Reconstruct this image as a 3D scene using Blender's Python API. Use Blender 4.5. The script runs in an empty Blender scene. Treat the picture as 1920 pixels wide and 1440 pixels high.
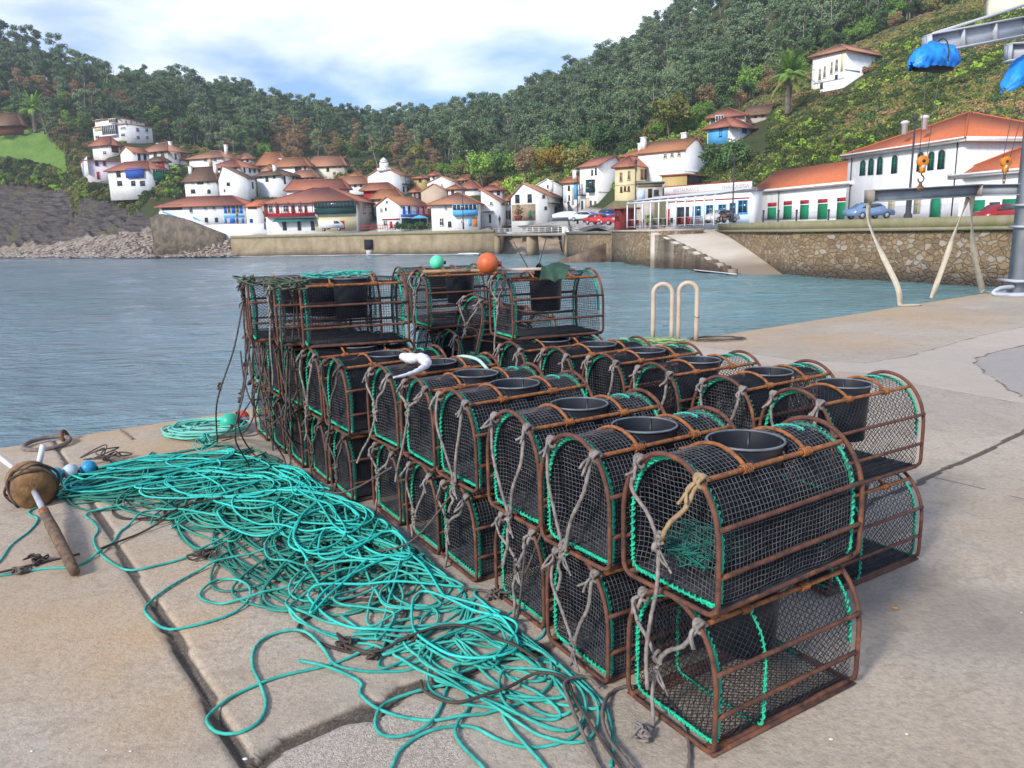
import bpy, math, random
import numpy as np
from mathutils import Vector, Matrix
R=math.radians
rnd=random.Random(7); nr=np.random.default_rng(7)
SC=bpy.context.scene
COL=SC.collection
# ---------------------------------------------------------------- camera
FPX,HOR,ROLL,EYE=1434.0,434.0,0.022,1.55      # focal length (px of a 1920 px wide frame), horizon row, roll, eye height over the quay
PIT=math.atan((720-HOR)/FPX); CP,SP=math.cos(PIT),math.sin(PIT)
cam=bpy.data.cameras.new('camera'); cam.sensor_width=36; cam.lens=36*FPX/1920; cam.clip_start=.05; cam.clip_end=4000
camo=bpy.data.objects.new('camera',cam); COL.objects.link(camo); SC.camera=camo
camo.matrix_world=Matrix.Translation((0,0,EYE))@Matrix.Rotation(math.pi/2-PIT,4,'X')@Matrix.Rotation(-ROLL,4,'Z')
# ---------------------------------------------------------------- light
SC.view_settings.view_transform='Standard'; SC.view_settings.look='None'; SC.view_settings.exposure=0.45; SC.view_settings.gamma=1
SUN_EL,SUN_AZ=R(31),R(222)                    # azimuth clockwise from +Y: sun to the left and a little behind the camera
W=bpy.data.worlds.new('World'); SC.world=W; W.use_nodes=True
wn=W.node_tree.nodes; wl=W.node_tree.links
bg=wn['Background']; bg.inputs['Strength'].default_value=0.12
sky=wn.new('ShaderNodeTexSky'); sky.sky_type='NISHITA'; sky.sun_disc=False; sky.sun_elevation=SUN_EL; sky.sun_rotation=SUN_AZ
sky.air_density=1.0; sky.dust_density=1.2; sky.ozone_density=2.0
tc=wn.new('ShaderNodeTexCoord'); sep=wn.new('ShaderNodeSeparateXYZ'); wl.new(tc.outputs['Generated'],sep.inputs[0])
ad=wn.new('ShaderNodeMath'); ad.operation='MAXIMUM'; wl.new(sep.outputs['Z'],ad.inputs[0]); ad.inputs[1].default_value=0.0
ad2=wn.new('ShaderNodeMath'); ad2.operation='ADD'; wl.new(ad.outputs[0],ad2.inputs[0]); ad2.inputs[1].default_value=0.16
dx=wn.new('ShaderNodeMath'); dx.operation='DIVIDE'; wl.new(sep.outputs['X'],dx.inputs[0]); wl.new(ad2.outputs[0],dx.inputs[1])
dy=wn.new('ShaderNodeMath'); dy.operation='DIVIDE'; wl.new(sep.outputs['Y'],dy.inputs[0]); wl.new(ad2.outputs[0],dy.inputs[1])
cb=wn.new('ShaderNodeCombineXYZ'); wl.new(dx.outputs[0],cb.inputs[0]); wl.new(dy.outputs[0],cb.inputs[1]); cb.inputs[2].default_value=3.7
n1=wn.new('ShaderNodeTexNoise'); wl.new(cb.outputs[0],n1.inputs['Vector']); n1.inputs['Scale'].default_value=0.75; n1.inputs['Detail'].default_value=7; n1.inputs['Roughness'].default_value=.52; n1.inputs['Distortion'].default_value=.25
rp=wn.new('ShaderNodeValToRGB'); wl.new(n1.outputs['Fac'],rp.inputs[0]); rp.color_ramp.elements[0].position=.46; rp.color_ramp.elements[1].position=.62
rp.color_ramp.elements[0].color=(.06,.06,.06,1)
mx=wn.new('ShaderNodeMix'); mx.data_type='RGBA'; wl.new(rp.outputs[0],mx.inputs['Factor']); tn=wn.new('ShaderNodeMix'); tn.data_type='RGBA'; tn.blend_type='MULTIPLY'; tn.inputs['Factor'].default_value=1; tn.inputs['B'].default_value=(.72,.95,1.30,1); wl.new(sky.outputs[0],tn.inputs['A']); wl.new(tn.outputs['Result'],mx.inputs['A']); mx.inputs['B'].default_value=(9.0,9.4,10.2,1)
wl.new(mx.outputs['Result'],bg.inputs['Color'])
sun=bpy.data.lights.new('sun','SUN'); sun.energy=3.3; sun.angle=R(10); sun.color=(1,.94,.84)
suno=bpy.data.objects.new('sun',sun); COL.objects.link(suno)
sd=Vector((math.sin(SUN_AZ)*math.cos(SUN_EL),math.cos(SUN_AZ)*math.cos(SUN_EL),math.sin(SUN_EL)))
suno.rotation_euler=sd.to_track_quat('Z','Y').to_euler()
SC.cycles.max_bounces=6; SC.cycles.diffuse_bounces=3; SC.cycles.glossy_bounces=3; SC.cycles.transmission_bounces=3; SC.cycles.transparent_max_bounces=6; SC.cycles.volume_bounces=0
SC.cycles.use_denoising=True
# ---------------------------------------------------------------- picture-to-place helpers (survey of the photograph)
def ray(x,y):
    u=x-960; v=720-y
    X=u*math.cos(ROLL)+v*math.sin(ROLL); Y=-u*math.sin(ROLL)+v*math.cos(ROLL)
    a=X/FPX; b=Y/FPX
    return np.array([a,CP+b*SP,-SP+b*CP])
def atz(x,y,z):
    r=ray(x,y); return r*(z-EYE)/r[2]+np.array([0,0,EYE])
def atY(x,y,Y):
    r=ray(x,y); return r*Y/r[1]+np.array([0,0,EYE])
def hory(x): return 434-.022*(x-960)
# ---------------------------------------------------------------- mesh builder
class MB:
    def __init__(s): s.v=[]; s.n=0; s.f=[]; s.uv=[]; s.mi=[]; s.hasuv=False
    def add(s,verts,faces,mi=0,uv=None):
        verts=np.asarray(verts,float).reshape(-1,3)
        s.v.append(verts)
        if isinstance(faces,np.ndarray):
            s.f.append(('a',faces+s.n,mi,uv))
        else:
            s.f.append(('l',[[i+s.n for i in f] for f in faces],mi,uv))
        if uv is not None: s.hasuv=True
        s.n+=len(verts)
    def box(s,c,d,rz=0,mi=0,M=None,taper=1.0):
        x,y,z=d[0]/2,d[1]/2,d[2]/2
        v=np.array([[-x,-y,-z],[x,-y,-z],[x,y,-z],[-x,y,-z],[-x*taper,-y*taper,z],[x*taper,-y*taper,z],[x*taper,y*taper,z],[-x*taper,y*taper,z]])
        if rz:
            c_,s_=math.cos(rz),math.sin(rz); v=v@np.array([[c_,s_,0],[-s_,c_,0],[0,0,1]])
        if M is not None: v=v@np.array(M).T
        s.add(v+np.array(c),[[3,2,1,0],[4,5,6,7],[0,1,5,4],[1,2,6,5],[2,3,7,6],[3,0,4,7]],mi)
    def bar(s,a,b,w,h=None,mi=0):
        a=np.array(a,float); b=np.array(b,float); d=b-a; L=np.linalg.norm(d); d=d/L
        up=np.array([0,0,1.]) if abs(d[2])<.95 else np.array([1.,0,0])
        sx=np.cross(d,up); sx/=np.linalg.norm(sx); uz=np.cross(sx,d)
        h=h or w
        s.box((a+b)/2,(L,w,h),M=np.stack([d,sx,uz],1),mi=mi)
    def prism(s,poly,z0,z1,mi=0):
        n=len(poly); v=[(p[0],p[1],z0) for p in poly]+[(p[0],p[1],z1) for p in poly]
        f=[list(range(n))[::-1],list(range(n,2*n))]+[[i,(i+1)%n,n+(i+1)%n,n+i] for i in range(n)]
        s.add(v,f,mi)
    def extr(s,poly,vec,mi=0):        # 3-d polygon extruded along vec
        n=len(poly); p=np.array(poly,float); v=np.vstack([p,p+np.array(vec,float)])
        f=[list(range(n))[::-1],list(range(n,2*n))]+[[i,(i+1)%n,n+(i+1)%n,n+i] for i in range(n)]
        s.add(v,f,mi)
    def tube(s,pts,r,n=8,closed=False,mi=0,lobes=0,pitch=.05,amp=.18,caps=True):
        p=np.asarray(pts,float); N=len(p)
        if closed: t=np.roll(p,-1,0)-np.roll(p,1,0)
        else: t=np.gradient(p,axis=0)
        t/=np.maximum(np.linalg.norm(t,axis=1,keepdims=True),1e-9)
        up=np.array([0,0,1.]) if abs(t[0][2])<.9 else np.array([1.,0,0])
        u=np.cross(t[0],up); u/=np.linalg.norm(u); U=np.empty_like(p)
        for i in range(N):
            u=u-t[i]*(u@t[i]); l=math.sqrt(u@u)
            u=u/l if l>1e-6 else np.array([1.,0,0]); U[i]=u
        Vv=np.cross(t,U)
        if closed:
            # spread the twist error
            u0=U[0]; ue=U[-1]-t[0]*(U[-1]@t[0]); a=math.atan2(np.dot(np.cross(u0,ue),t[0]),u0@ue)
            ang=-a*np.arange(N)/N; c_,s_=np.cos(ang)[:,None],np.sin(ang)[:,None]; U,Vv=U*c_+Vv*s_,Vv*c_-U*s_
        th=np.arange(n)*2*math.pi/n
        rr=np.broadcast_to(np.asarray(r,float).reshape(-1,1),(N,1))*np.ones((1,n))
        if lobes:
            L=np.concatenate([[0],np.cumsum(np.linalg.norm(np.diff(p,axis=0),axis=1))])
            rr=rr*(1+amp*np.cos(lobes*th[None,:]+2*math.pi*L[:,None]/pitch))
        V=p[:,None,:]+rr[:,:,None]*(np.cos(th)[None,:,None]*U[:,None,:]+np.sin(th)[None,:,None]*Vv[:,None,:])
        idx=np.arange(N*n).reshape(N,n); nx=np.roll(idx,-1,1)
        if closed:
            a=idx; b=np.roll(idx,-1,0); an=nx; bn=np.roll(nx,-1,0)
        else: a=idx[:-1]; b=idx[1:]; an=nx[:-1]; bn=nx[1:]
        F=np.stack([a,an,bn,b],-1).reshape(-1,4)
        s.add(V.reshape(-1,3),F,mi)
        if not closed and caps:
            m=s.n-N*n; s.f.append(('l',[[m+i for i in range(n)][::-1],[m+(N-1)*n+i for i in range(n)]],mi,None))
    def segs(s,A,B,r,n=3,mi=0):
        A=np.asarray(A,float).reshape(-1,3); B=np.asarray(B,float).reshape(-1,3)
        d=B-A; d/=np.maximum(np.linalg.norm(d,axis=1,keepdims=True),1e-9)
        up=np.where(np.abs(d[:,2:3])<.9,np.array([[0,0,1.]]),np.array([[1.,0,0]]))
        u=np.cross(d,up); u/=np.linalg.norm(u,axis=1,keepdims=True); w=np.cross(d,u)
        th=np.arange(n)*2*math.pi/n+.5
        o=r*(np.cos(th)[None,:,None]*u[:,None,:]+np.sin(th)[None,:,None]*w[:,None,:])
        V=np.concatenate([A[:,None,:]+o,B[:,None,:]+o],1)   # m,2n,3
        m=len(A); base=(np.arange(m)*2*n)[:,None]
        F=[np.concatenate([base+i,base+(i+1)%n,base+n+(i+1)%n,base+n+i],1) for i in range(n)]
        s.add(V.reshape(-1,3),np.concatenate(F,0),mi)
    def lathe(s,prof,n=20,c=(0,0,0),mi=0,closed=False,M=None):
        th=np.arange(n)*2*math.pi/n; prof=np.array(prof,float); m=len(prof)
        V=np.stack([prof[:,0:1]*np.cos(th),prof[:,0:1]*np.sin(th),np.repeat(prof[:,1:2],n,1)],-1).reshape(-1,3)
        if M is not None: V=V@np.array(M).T
        V=V+np.array(c)
        idx=np.arange(m*n).reshape(m,n); nx=np.roll(idx,-1,1)
        if closed: a,b,an,bn=idx,np.roll(idx,-1,0),nx,np.roll(nx,-1,0)
        else: a,b,an,bn=idx[:-1],idx[1:],nx[:-1],nx[1:]
        s.add(V,np.stack([a,an,bn,b],-1).reshape(-1,4),mi)
    def ball(s,c,r,n=12,m=8,mi=0,sc=(1,1,1)):
        pr=[(max(1e-4,math.sin(math.pi*i/m)),-math.cos(math.pi*i/m)) for i in range(m+1)]
        s.lathe(pr,n,c,mi,M=np.diag([r*sc[0],r*sc[1],r*sc[2]]))
    def mesh(s,name,mats,smooth=False):
        me=bpy.data.meshes.new(name); V=np.concatenate(s.v) if s.v else np.zeros((0,3))
        lt=[];lv=[];mi=[];uvs=[]
        for k,f,m,uv in s.f:
            if k=='a':
                lt.append(np.full(len(f),f.shape[1])); lv.append(f.reshape(-1)); mi.append(np.full(len(f),m)); nl=f.size
            else:
                lt.append(np.array([len(q) for q in f])); lv.append(np.array([i for q in f for i in q])); mi.append(np.full(len(f),m)); nl=sum(len(q) for q in f)
            if s.hasuv: uvs.append(np.asarray(uv,float).reshape(-1,2) if uv is not None else np.zeros((nl,2)))
        lt=np.concatenate(lt); lv=np.concatenate(lv).astype(np.int32); mi=np.concatenate(mi).astype(np.int32)
        me.vertices.add(len(V)); me.vertices.foreach_set('co',V.astype(np.float32).ravel())
        me.loops.add(len(lv)); me.loops.foreach_set('vertex_index',lv)
        me.polygons.add(len(lt)); me.polygons.foreach_set('loop_start',(np.cumsum(lt)-lt).astype(np.int32))
        me.polygons.foreach_set('material_index',mi)
        if s.hasuv:
            ul=me.uv_layers.new(name='UVMap'); ul.data.foreach_set('uv',np.concatenate(uvs).astype(np.float32).ravel())
        me.update(calc_edges=True); me.validate()
        if not isinstance(mats,(list,tuple)): mats=[mats]
        for m in mats: me.materials.append(m)
        if smooth: me.polygons.foreach_set('use_smooth',np.ones(len(me.polygons),bool))
        return me
    def build(s,name,mats,parent=None,smooth=False,**kw):
        return obj(name,s.mesh(name,mats,smooth),parent,**kw)
def obj(name,me,parent=None,loc=None,rz=None):
    o=bpy.data.objects.new(name,me); COL.objects.link(o)
    if parent is not None: o.parent=parent
    if loc is not None: o.location=loc
    if rz is not None: o.rotation_euler=(0,0,rz)
    return o
def tag(o,label=None,cat=None,group=None,kind=None):
    if label: o['label']=label
    if cat: o['category']=cat
    if group: o['group']=group
    if kind: o['kind']=kind
    return o
def empty(name,loc=(0,0,0),rot=(0,0,0),label=None,cat=None,group=None):
    o=bpy.data.objects.new(name,None); o.empty_display_size=.1; COL.objects.link(o); o.location=loc; o.rotation_euler=rot
    return tag(o,label,cat,group)
def smoothpath(P,step,closed=False):
    P=[np.array(p,float) for p in P]; out=[]; n=len(P)
    rng=range(n) if closed else range(n-1)
    for i in rng:
        if closed: a,b,c,d=P[(i-1)%n],P[i],P[(i+1)%n],P[(i+2)%n]
        else: a,b,c,d=P[max(i-1,0)],P[i],P[i+1],P[min(i+2,n-1)]
        k=max(2,int(np.linalg.norm(c-b)/step))
        t=np.arange(k)/k; t=t[:,None]
        out.append(.5*((2*b)+(-a+c)*t+(2*a-5*b+4*c-d)*t**2+(-a+3*b-3*c+d)*t**3))
    if not closed: out.append(P[-1][None])
    return np.concatenate(out)
# ---------------------------------------------------------------- materials
class N:
    def __init__(s,name):
        s.m=bpy.data.materials.new(name); s.m.use_nodes=True; s.t=s.m.node_tree; s.b=s.t.nodes['Principled BSDF']
        s.pos=s.new('ShaderNodeNewGeometry').outputs['Position']
    def new(s,t,**k):
        n=s.t.nodes.new(t)
        for a,b in k.items(): setattr(n,a,b)
        return n
    def L(s,a,b): s.t.links.new(a,b)
    def noise(s,scale,detail=4,rough=.55,vec=None,dist=0,out='Fac'):
        n=s.new('ShaderNodeTexNoise'); n.inputs['Scale'].default_value=scale; n.inputs['Detail'].default_value=detail
        n.inputs['Roughness'].default_value=rough; n.inputs['Distortion'].default_value=dist
        s.L(vec if vec is not None else s.pos,n.inputs['Vector']); return n.outputs[out]
    def vor(s,scale,vec=None,feat='F1',out='Distance',rand=1):
        n=s.new('ShaderNodeTexVoronoi',feature=feat); n.inputs['Scale'].default_value=scale; n.inputs['Randomness'].default_value=rand
        s.L(vec if vec is not None else s.pos,n.inputs['Vector']); return n.outputs[out]
    def ramp(s,f,stops):
        r=s.new('ShaderNodeValToRGB'); e=r.color_ramp.elements
        while len(e)<len(stops): e.new(.5)
        for el,(p,c) in zip(e,stops):
            el.position=p; el.color=(c,c,c,1) if isinstance(c,(int,float)) else (*c,1)
        s.L(f,r.inputs[0]); return r.outputs[0]
    def mix(s,f,a,b,mode='MIX'):
        m=s.new('ShaderNodeMix',data_type='RGBA',blend_type=mode)
        for k,v in (('Factor',f),('A',a),('B',b)):
            if isinstance(v,(int,float)):
                m.inputs[k].default_value=v if k=='Factor' else (v,v,v,1)
            elif isinstance(v,tuple): m.inputs[k].default_value=(*v,1)
            else: s.L(v,m.inputs[k])
        return m.outputs['Result']
    def math(s,op,a,b=0):
        m=s.new('ShaderNodeMath',operation=op)
        for i,v in enumerate((a,b)):
            if isinstance(v,(int,float)): m.inputs[i].default_value=v
            else: s.L(v,m.inputs[i])
        return m.outputs[0]
    def map(s,vec=None,scale=(1,1,1),rot=(0,0,0)):
        m=s.new('ShaderNodeMapping'); m.inputs['Scale'].default_value=scale; m.inputs['Rotation'].default_value=rot
        s.L(vec if vec is not None else s.pos,m.inputs['Vector']); return m.outputs[0]
    def attr(s,name,out='Color'):
        a=s.new('ShaderNodeAttribute'); a.attribute_name=name; return a.outputs[out]
    def set(s,color=None,rough=None,metal=None,spec=None,**k):
        for nm,v in (('Base Color',color),('Roughness',rough),('Metallic',metal),('Specular IOR Level',spec)):
            if v is None: continue
            i=s.b.inputs[nm]
            if isinstance(v,(int,float)): i.default_value=v
            elif isinstance(v,tuple): i.default_value=(*v,1)
            else: s.L(v,i)
        return s
    def bump(s,h,strength=.5,dist=.01):
        b=s.new('ShaderNodeBump'); b.inputs['Strength'].default_value=strength; b.inputs['Distance'].default_value=dist
        s.L(h,b.inputs['Height']); s.L(b.outputs[0],s.b.inputs['Normal']); return s
def mat(name,c1,c2=None,rough=.7,scale=3,metal=0,spec=.4,bump=0,bscale=None,bdist=.01,lo=.35,hi=.65,detail=5):
    n=N(name)
    if c2 is None: c2=tuple(x*.8 for x in c1)
    f=n.ramp(n.noise(scale,detail),[(lo,0),(hi,1)])
    n.set(n.mix(f,c1,c2),rough,metal,spec)
    if bump: n.bump(n.noise(bscale or scale*4,detail),bump,bdist)
    return n.m
# ================================================================ SETTING: quay, water, terrain, sea walls
ZW=-2.4                                        # water level under the quay
# ---- noise helper (value noise, numpy)
_tab=np.random.default_rng(3).random((256,256))
def vnoise(x,y):
    xi=np.floor(x).astype(int); yi=np.floor(y).astype(int); fx=x-xi; fy=y-yi
    fx=fx*fx*(3-2*fx); fy=fy*fy*(3-2*fy)
    a=_tab[xi%256,yi%256]; b=_tab[(xi+1)%256,yi%256]; c=_tab[xi%256,(yi+1)%256]; d=_tab[(xi+1)%256,(yi+1)%256]
    return a*(1-fx)*(1-fy)+b*fx*(1-fy)+c*(1-fx)*fy+d*fx*fy
def fbm(x,y,o=4):
    s=0;a=1;t=0
    for i in range(o): s=s+a*vnoise(x*2**i+17.3*i,y*2**i+9.1*i); t+=a; a*=.5
    return s/t
def dpoly(X,Y,pl):                             # distance to a polyline
    D=np.full(X.shape,1e9)
    for (x0,y0),(x1,y1) in zip(pl[:-1],pl[1:]):
        dx,dy=x1-x0,y1-y0; t=np.clip(((X-x0)*dx+(Y-y0)*dy)/(dx*dx+dy*dy+1e-12),0,1)
        D=np.minimum(D,np.hypot(X-x0-t*dx,Y-y0-t*dy))
    return D
def inpoly(X,Y,pl):
    c=np.zeros(X.shape,bool); n=len(pl)
    for i in range(n):
        x0,y0=pl[i]; x1,y1=pl[(i+1)%n]
        c^=((y0>Y)!=(y1>Y))&(X<(x1-x0)*(Y-y0)/(y1-y0+1e-12)+x0)
    return c
def g(pts): return [tuple(atz(x,y,0)[:2]) for x,y in pts]
# ---- quay: one sheet, fine near the camera, with the joints, broken concrete and stains of the place
EA=R(37.6); E0=np.array([-4.0,5.72]); EV=np.array([math.cos(EA),math.sin(EA)]); EN=np.array([math.sin(EA),-math.cos(EA)])
def axis(a,b,f0,f1,fine,coarse):
    o=[f0]; 
    while o[-1]<f1: o.append(o[-1]+fine)
    st=fine
    while o[-1]<b: st=min(st*1.25,coarse); o.append(o[-1]+st)
    st=fine; p=[o[0]]
    while p[-1]>a: st=min(st*1.25,coarse); p.append(p[-1]-st)
    return np.array(p[::-1][:-1]+o)
S=axis(-14,34,-1.5,9.5,.02,1.2); T=axis(0,13.5,0,7.0,.02,1.0)
SS,TT=np.meshgrid(S,T,indexing='ij')
# slightly ragged arris along the water
rag=(fbm(SS*1.3,SS*0,3)-.5)*.05*np.exp(-TT/.1)
GX=E0[0]+EV[0]*SS+EN[0]*(TT+rag); GY=E0[1]+EV[1]*SS+EN[1]*(TT+rag)
GZ=(fbm(GX*.7,GY*.7,3)-.5)*.012-np.exp(-TT/.03)*.02
wob=(fbm(GX*5,GY*5,4)-.5)
crack=np.zeros_like(GX)
def addcrack(px,w,amt=1,depth=.015,wn=.03,px_is=True):
    global crack,GZ
    d=dpoly(GX+wob*wn*1.5,GY-wob*wn*1.5,g(px)); ww=w*(.55+1.1*fbm(GX*7+3,GY*7,3))
    c=np.clip((1.15-d/ww)*2.2,0,1); crack=np.maximum(crack,c*amt); GZ=GZ-depth*np.clip((1.1-d/ww)*2.5,0,1)
C1=[(60,770),(95,815),(115,855),(160,925),(200,990),(240,1060),(266,1105),(300,1155),(345,1230),(400,1330),(440,1400),(462,1440),(480,1490)]
C2=[(462,1432),(520,1405),(580,1385),(640,1365),(700,1340),(760,1300),(900,1250),(1100,1190)]
addcrack(C1,.015,.9,depth=.012); addcrack([(285,1125),(330,1200),(400,1330),(445,1405),(470,1450)],.020,.9,depth=.013,wn=.05)
addcrack(C2,.030,.8,depth=.015,wn=.08); addcrack([(480,1410),(600,1368),(700,1322)],.02,.5,depth=.02,wn=.12)
addcrack([(1560,985),(1640,940),(1735,897),(1800,867),(1860,838),(1920,808),(2010,770)],.016,.9,depth=.012)
addcrack([(1745,893),(1830,913),(1920,935),(2000,950)],.006,.55,depth=.004,wn=.01)
addcrack([(1340,652),(1480,672),(1620,680),(1700,668),(1760,650),(1840,628),(1920,612),(2000,595)],.012,.5,depth=.006,wn=.03)
addcrack([(1730,722),(1800,735),(1870,748),(1920,757),(2000,770)],.010,.5,depth=.006,wn=.03)
addcrack([(1920,648),(1850,662),(1825,680),(1870,715),(1920,745)],.014,.6,depth=.006,wn=.06)
addcrack([(-20,1205),(120,1150),(255,1130)],.004,.3,depth=.002,wn=.02)
GRAV=np.clip(inpoly(GX+wob*.12,GY-wob*.12,g([(490,1425),(620,1376),(700,1345),(790,1318),(900,1330),(900,1400),(860,1480),(840,1560),(460,1560),(470,1440)])).astype(float),0,1)
PALE=inpoly(GX+wob*.15,GY-wob*.15,g([(1300,648),(1480,674),(1620,681),(1700,669),(1760,651),(1920,612),(2050,590),(2050,640),(1920,648),(1850,662),(1825,680),(1870,715),(1920,745),(2050,790),(1920,757),(1800,735),(1730,722),(1640,700),(1500,690),(1300,670)])).astype(float)
GREY=inpoly(GX+wob*.1,GY-wob*.1,g([(1920,648),(1850,662),(1825,680),(1870,715),(1920,745),(2200,790),(2200,640)])).astype(float)
DKPATCH=.6*np.clip(1-dpoly(GX+wob*.35,GY+wob*.35,g([(1610,1110),(1720,1115),(1850,1165),(1990,1190)]))/.42,0,1)*1.3  # darker patch on the concrete right of the traps
RUST=np.clip(1.2-TT/(.30+.5*fbm(SS*.8,TT*2,3)),0,1)*(.35+.65*fbm(SS*1.1+5,TT*1.1,3))
for (px,py,r,a) in ((250,1210,.35,.55),(235,1160,.25,.4),(90,1180,.5,.45),(150,790,.5,.6),(330,1060,.4,.35),(60,1080,.6,.35),(300,850,.6,.5),(1400,640,.8,.4),(1560,640,1.0,.45),(1700,590,1.5,.5),(1480,700,.7,.3),(330,1330,.3,.35),(60,890,.5,.4)):
    P=atz(px,py,0); RUST=np.maximum(RUST,a*np.clip(1.3-np.hypot(GX-P[0],GY-P[1])/r*(0.6+.8*fbm(GX*3,GY*3,3)),0,1))
def smooth_attr(me,name,A,B,C,D):
    at=me.color_attributes.new(name,'FLOAT_COLOR','POINT')
    at.data.foreach_set('color',np.stack([A,B,C,D],-1).astype(np.float32).ravel())
def grid_mesh(name,X,Y,Z,mats,mask=None,smooth=True):
    a,b=X.shape; idx=np.arange(a*b).reshape(a,b)
    F=np.stack([idx[:-1,:-1],idx[1:,:-1],idx[1:,1:],idx[:-1,1:]],-1)
    F=F.reshape(-1,4) if mask is None else F[mask]
    m=MB(); m.add(np.stack([X,Y,Z],-1).reshape(-1,3),F); return m.mesh(name,mats,smooth)
n=N('quay_concrete')
ca=n.new('ShaderNodeSeparateColor'); n.L(n.attr('wear'),ca.inputs[0]); cb_=n.new('ShaderNodeSeparateColor'); n.L(n.attr('tone'),cb_.inputs[0])
f=n.ramp(n.noise(.9,7,.62),[(.30,0),(.70,1)])
c=n.mix(f,(.43,.335,.24),(.56,.465,.365))
c=n.mix(n.ramp(n.noise(.35,5,.6,dist=.6),[(.44,0),(.58,.8)]),c,(.40,.34,.275))
c=n.mix(n.ramp(n.noise(38,5,.7),[(.36,.6),(.58,0)]),c,(.27,.225,.185))
c=n.mix(n.ramp(n.noise(120,3,.6),[(.60,0),(.72,.55)]),c,(.58,.53,.47))
c=n.mix(n.ramp(n.vor(34,out='Distance'),[(.06,.7),(.11,0)]),c,(.15,.13,.11))
c=n.mix(n.ramp(n.noise(3.2,9,.78,dist=.4),[(.50,0),(.66,.45)]),c,(.46,.41,.35))
c=n.mix(n.ramp(n.noise(7,8,.75,dist=1.2),[(.50,0),(.68,.7)]),c,(.27,.225,.175))
c=n.mix(n.ramp(n.vor(9,out='Distance'),[(.03,.75),(.055,0)]),c,(.13,.11,.09))
c=n.mix(n.math('MULTIPLY',cb_.outputs[1],.6),c,(.32,.305,.29))
c=n.mix(n.math('MULTIPLY',cb_.outputs[0],.35),c,(.56,.48,.41))
c=n.mix(n.math('MULTIPLY',ca.outputs[2],n.ramp(n.noise(2.2,6,.65),[(.25,.35),(.65,1)])),c,(.50,.29,.105))
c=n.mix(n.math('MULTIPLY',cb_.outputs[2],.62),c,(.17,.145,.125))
vg=n.vor(130,out='Color'); vb=n.new('ShaderNodeRGBToBW'); n.L(vg,vb.inputs[0]); gr=n.mix(n.ramp(vb.outputs[0],[(.25,0),(.75,1)]),(.34,.28,.225),(.50,.425,.35))
c=n.mix(ca.outputs[1],c,gr)
ck=n.ramp(ca.outputs[0],[(.22,0),(.55,1)])
dirt=n.mix(n.ramp(n.noise(90,4,.8),[(.5,0),(.7,1)]),(.085,.068,.052),(.24,.19,.14))
c=n.mix(ck,c,dirt)
n.set(c,n.ramp(n.noise(1.5,4),[(.3,.62),(.7,.85)]),spec=.35)
hb=n.mix(n.math('MULTIPLY',ca.outputs[1],.35),n.noise(60,6,.7),n.vor(220,out='Distance')); n.bump(hb,.7,.008)
QM=n.m
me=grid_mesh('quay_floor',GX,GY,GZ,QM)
smooth_attr(me,'wear',crack,GRAV*(1-crack*.5),RUST,np.ones_like(GX)); smooth_attr(me,'tone',PALE,GREY,np.clip(DKPATCH,0,1),np.ones_like(GX))
tag(obj('quay',me),kind='structure')
m=MB(); e=[E0+EV*s for s in (S[0],S[-1])]; inn=[p+EN*.012 for p in e]; b_=[p+EN*13 for p in e]
m.add([(*inn[0],-.03),(*inn[1],-.03),(*inn[1],-5),(*inn[0],-5),(*b_[0],-.03),(*b_[1],-.03),(*b_[1],-5),(*b_[0],-5)],[[0,3,2,1],[1,2,6,5],[3,7,6,2],[0,4,7,3]])
tag(m.build('quay_face',mat('wet_concrete',(.20,.17,.13),(.10,.09,.06),.6,1.5,bump=.4)),kind='structure')
# ---- water
n=N('sea_water'); n.b.inputs['IOR'].default_value=1.333
sx=n.new('ShaderNodeSeparateXYZ'); n.L(n.pos,sx.inputs[0])
side=n.ramp(n.math('MULTIPLY_ADD',sx.outputs[0],.02) if False else n.math('ADD',n.math('MULTIPLY',sx.outputs[0],.02),.35),[(0,0),(1,1)])
c=n.mix(side,(.20,.265,.305),(.13,.30,.30))
c=n.mix(n.ramp(n.noise(.05,3),[(.4,0),(.6,.4)]),c,(.10,.155,.16))
n.set(c,.10,spec=.5)
b1=n.noise(2.6,4,.6,vec=n.map(scale=(.55,1.5,1),rot=(0,0,R(-12)))); b2=n.noise(.9,3,.5,vec=n.map(scale=(.5,1.4,1),rot=(0,0,R(-20))))
n.bump(n.math('ADD',b1,n.math('MULTIPLY',b2,1.6)),.9,.26)
WM=n.m
az=np.linspace(R(-46),R(44),620); rr_=4.0*np.exp(np.linspace(0,math.log(330/4.0),620))
AZ,RR=np.meshgrid(az,rr_,indexing='ij'); WX=np.tan(AZ)*RR; WY=RR.copy()
WZ=np.zeros_like(WX); rg=np.random.default_rng(11)
cell=np.maximum(RR*R(90)/620,RR*math.log(330/4.0)/620)
for k in range(46):
    lam=.55*1.105**k if k<40 else 30.; lam=min(lam,9)
    a=R(76)+rg.normal()*.42; kx,ky=math.cos(a)*2*math.pi/lam,math.sin(a)*2*math.pi/lam
    amp=.0052*lam**.8*(rg.random()*.8+.4); fade=np.clip(lam/(cell*2)-.8,0,1)
    ph=rg.random()*6.28; arg=kx*WX+ky*WY+ph+1.2*np.sin(.11*WX+k)+.9*np.sin(.13*WY+2*k)
    WZ+=amp*fade*(1-2*np.abs(np.sin(arg/2)))**1*.9
me=grid_mesh('sea_surface',WX,WY,WZ*.9+ZW,WM)
tag(obj('sea',me),kind='structure')
m=MB(); m.add([(-900,-400,ZW-.35),(900,-400,ZW-.35),(900,900,ZW-.35),(-900,900,ZW-.35)],[[0,1,2,3]])
tag(m.build('sea_bed',mat('sea_bed',(.05,.07,.06))),kind='structure')
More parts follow.
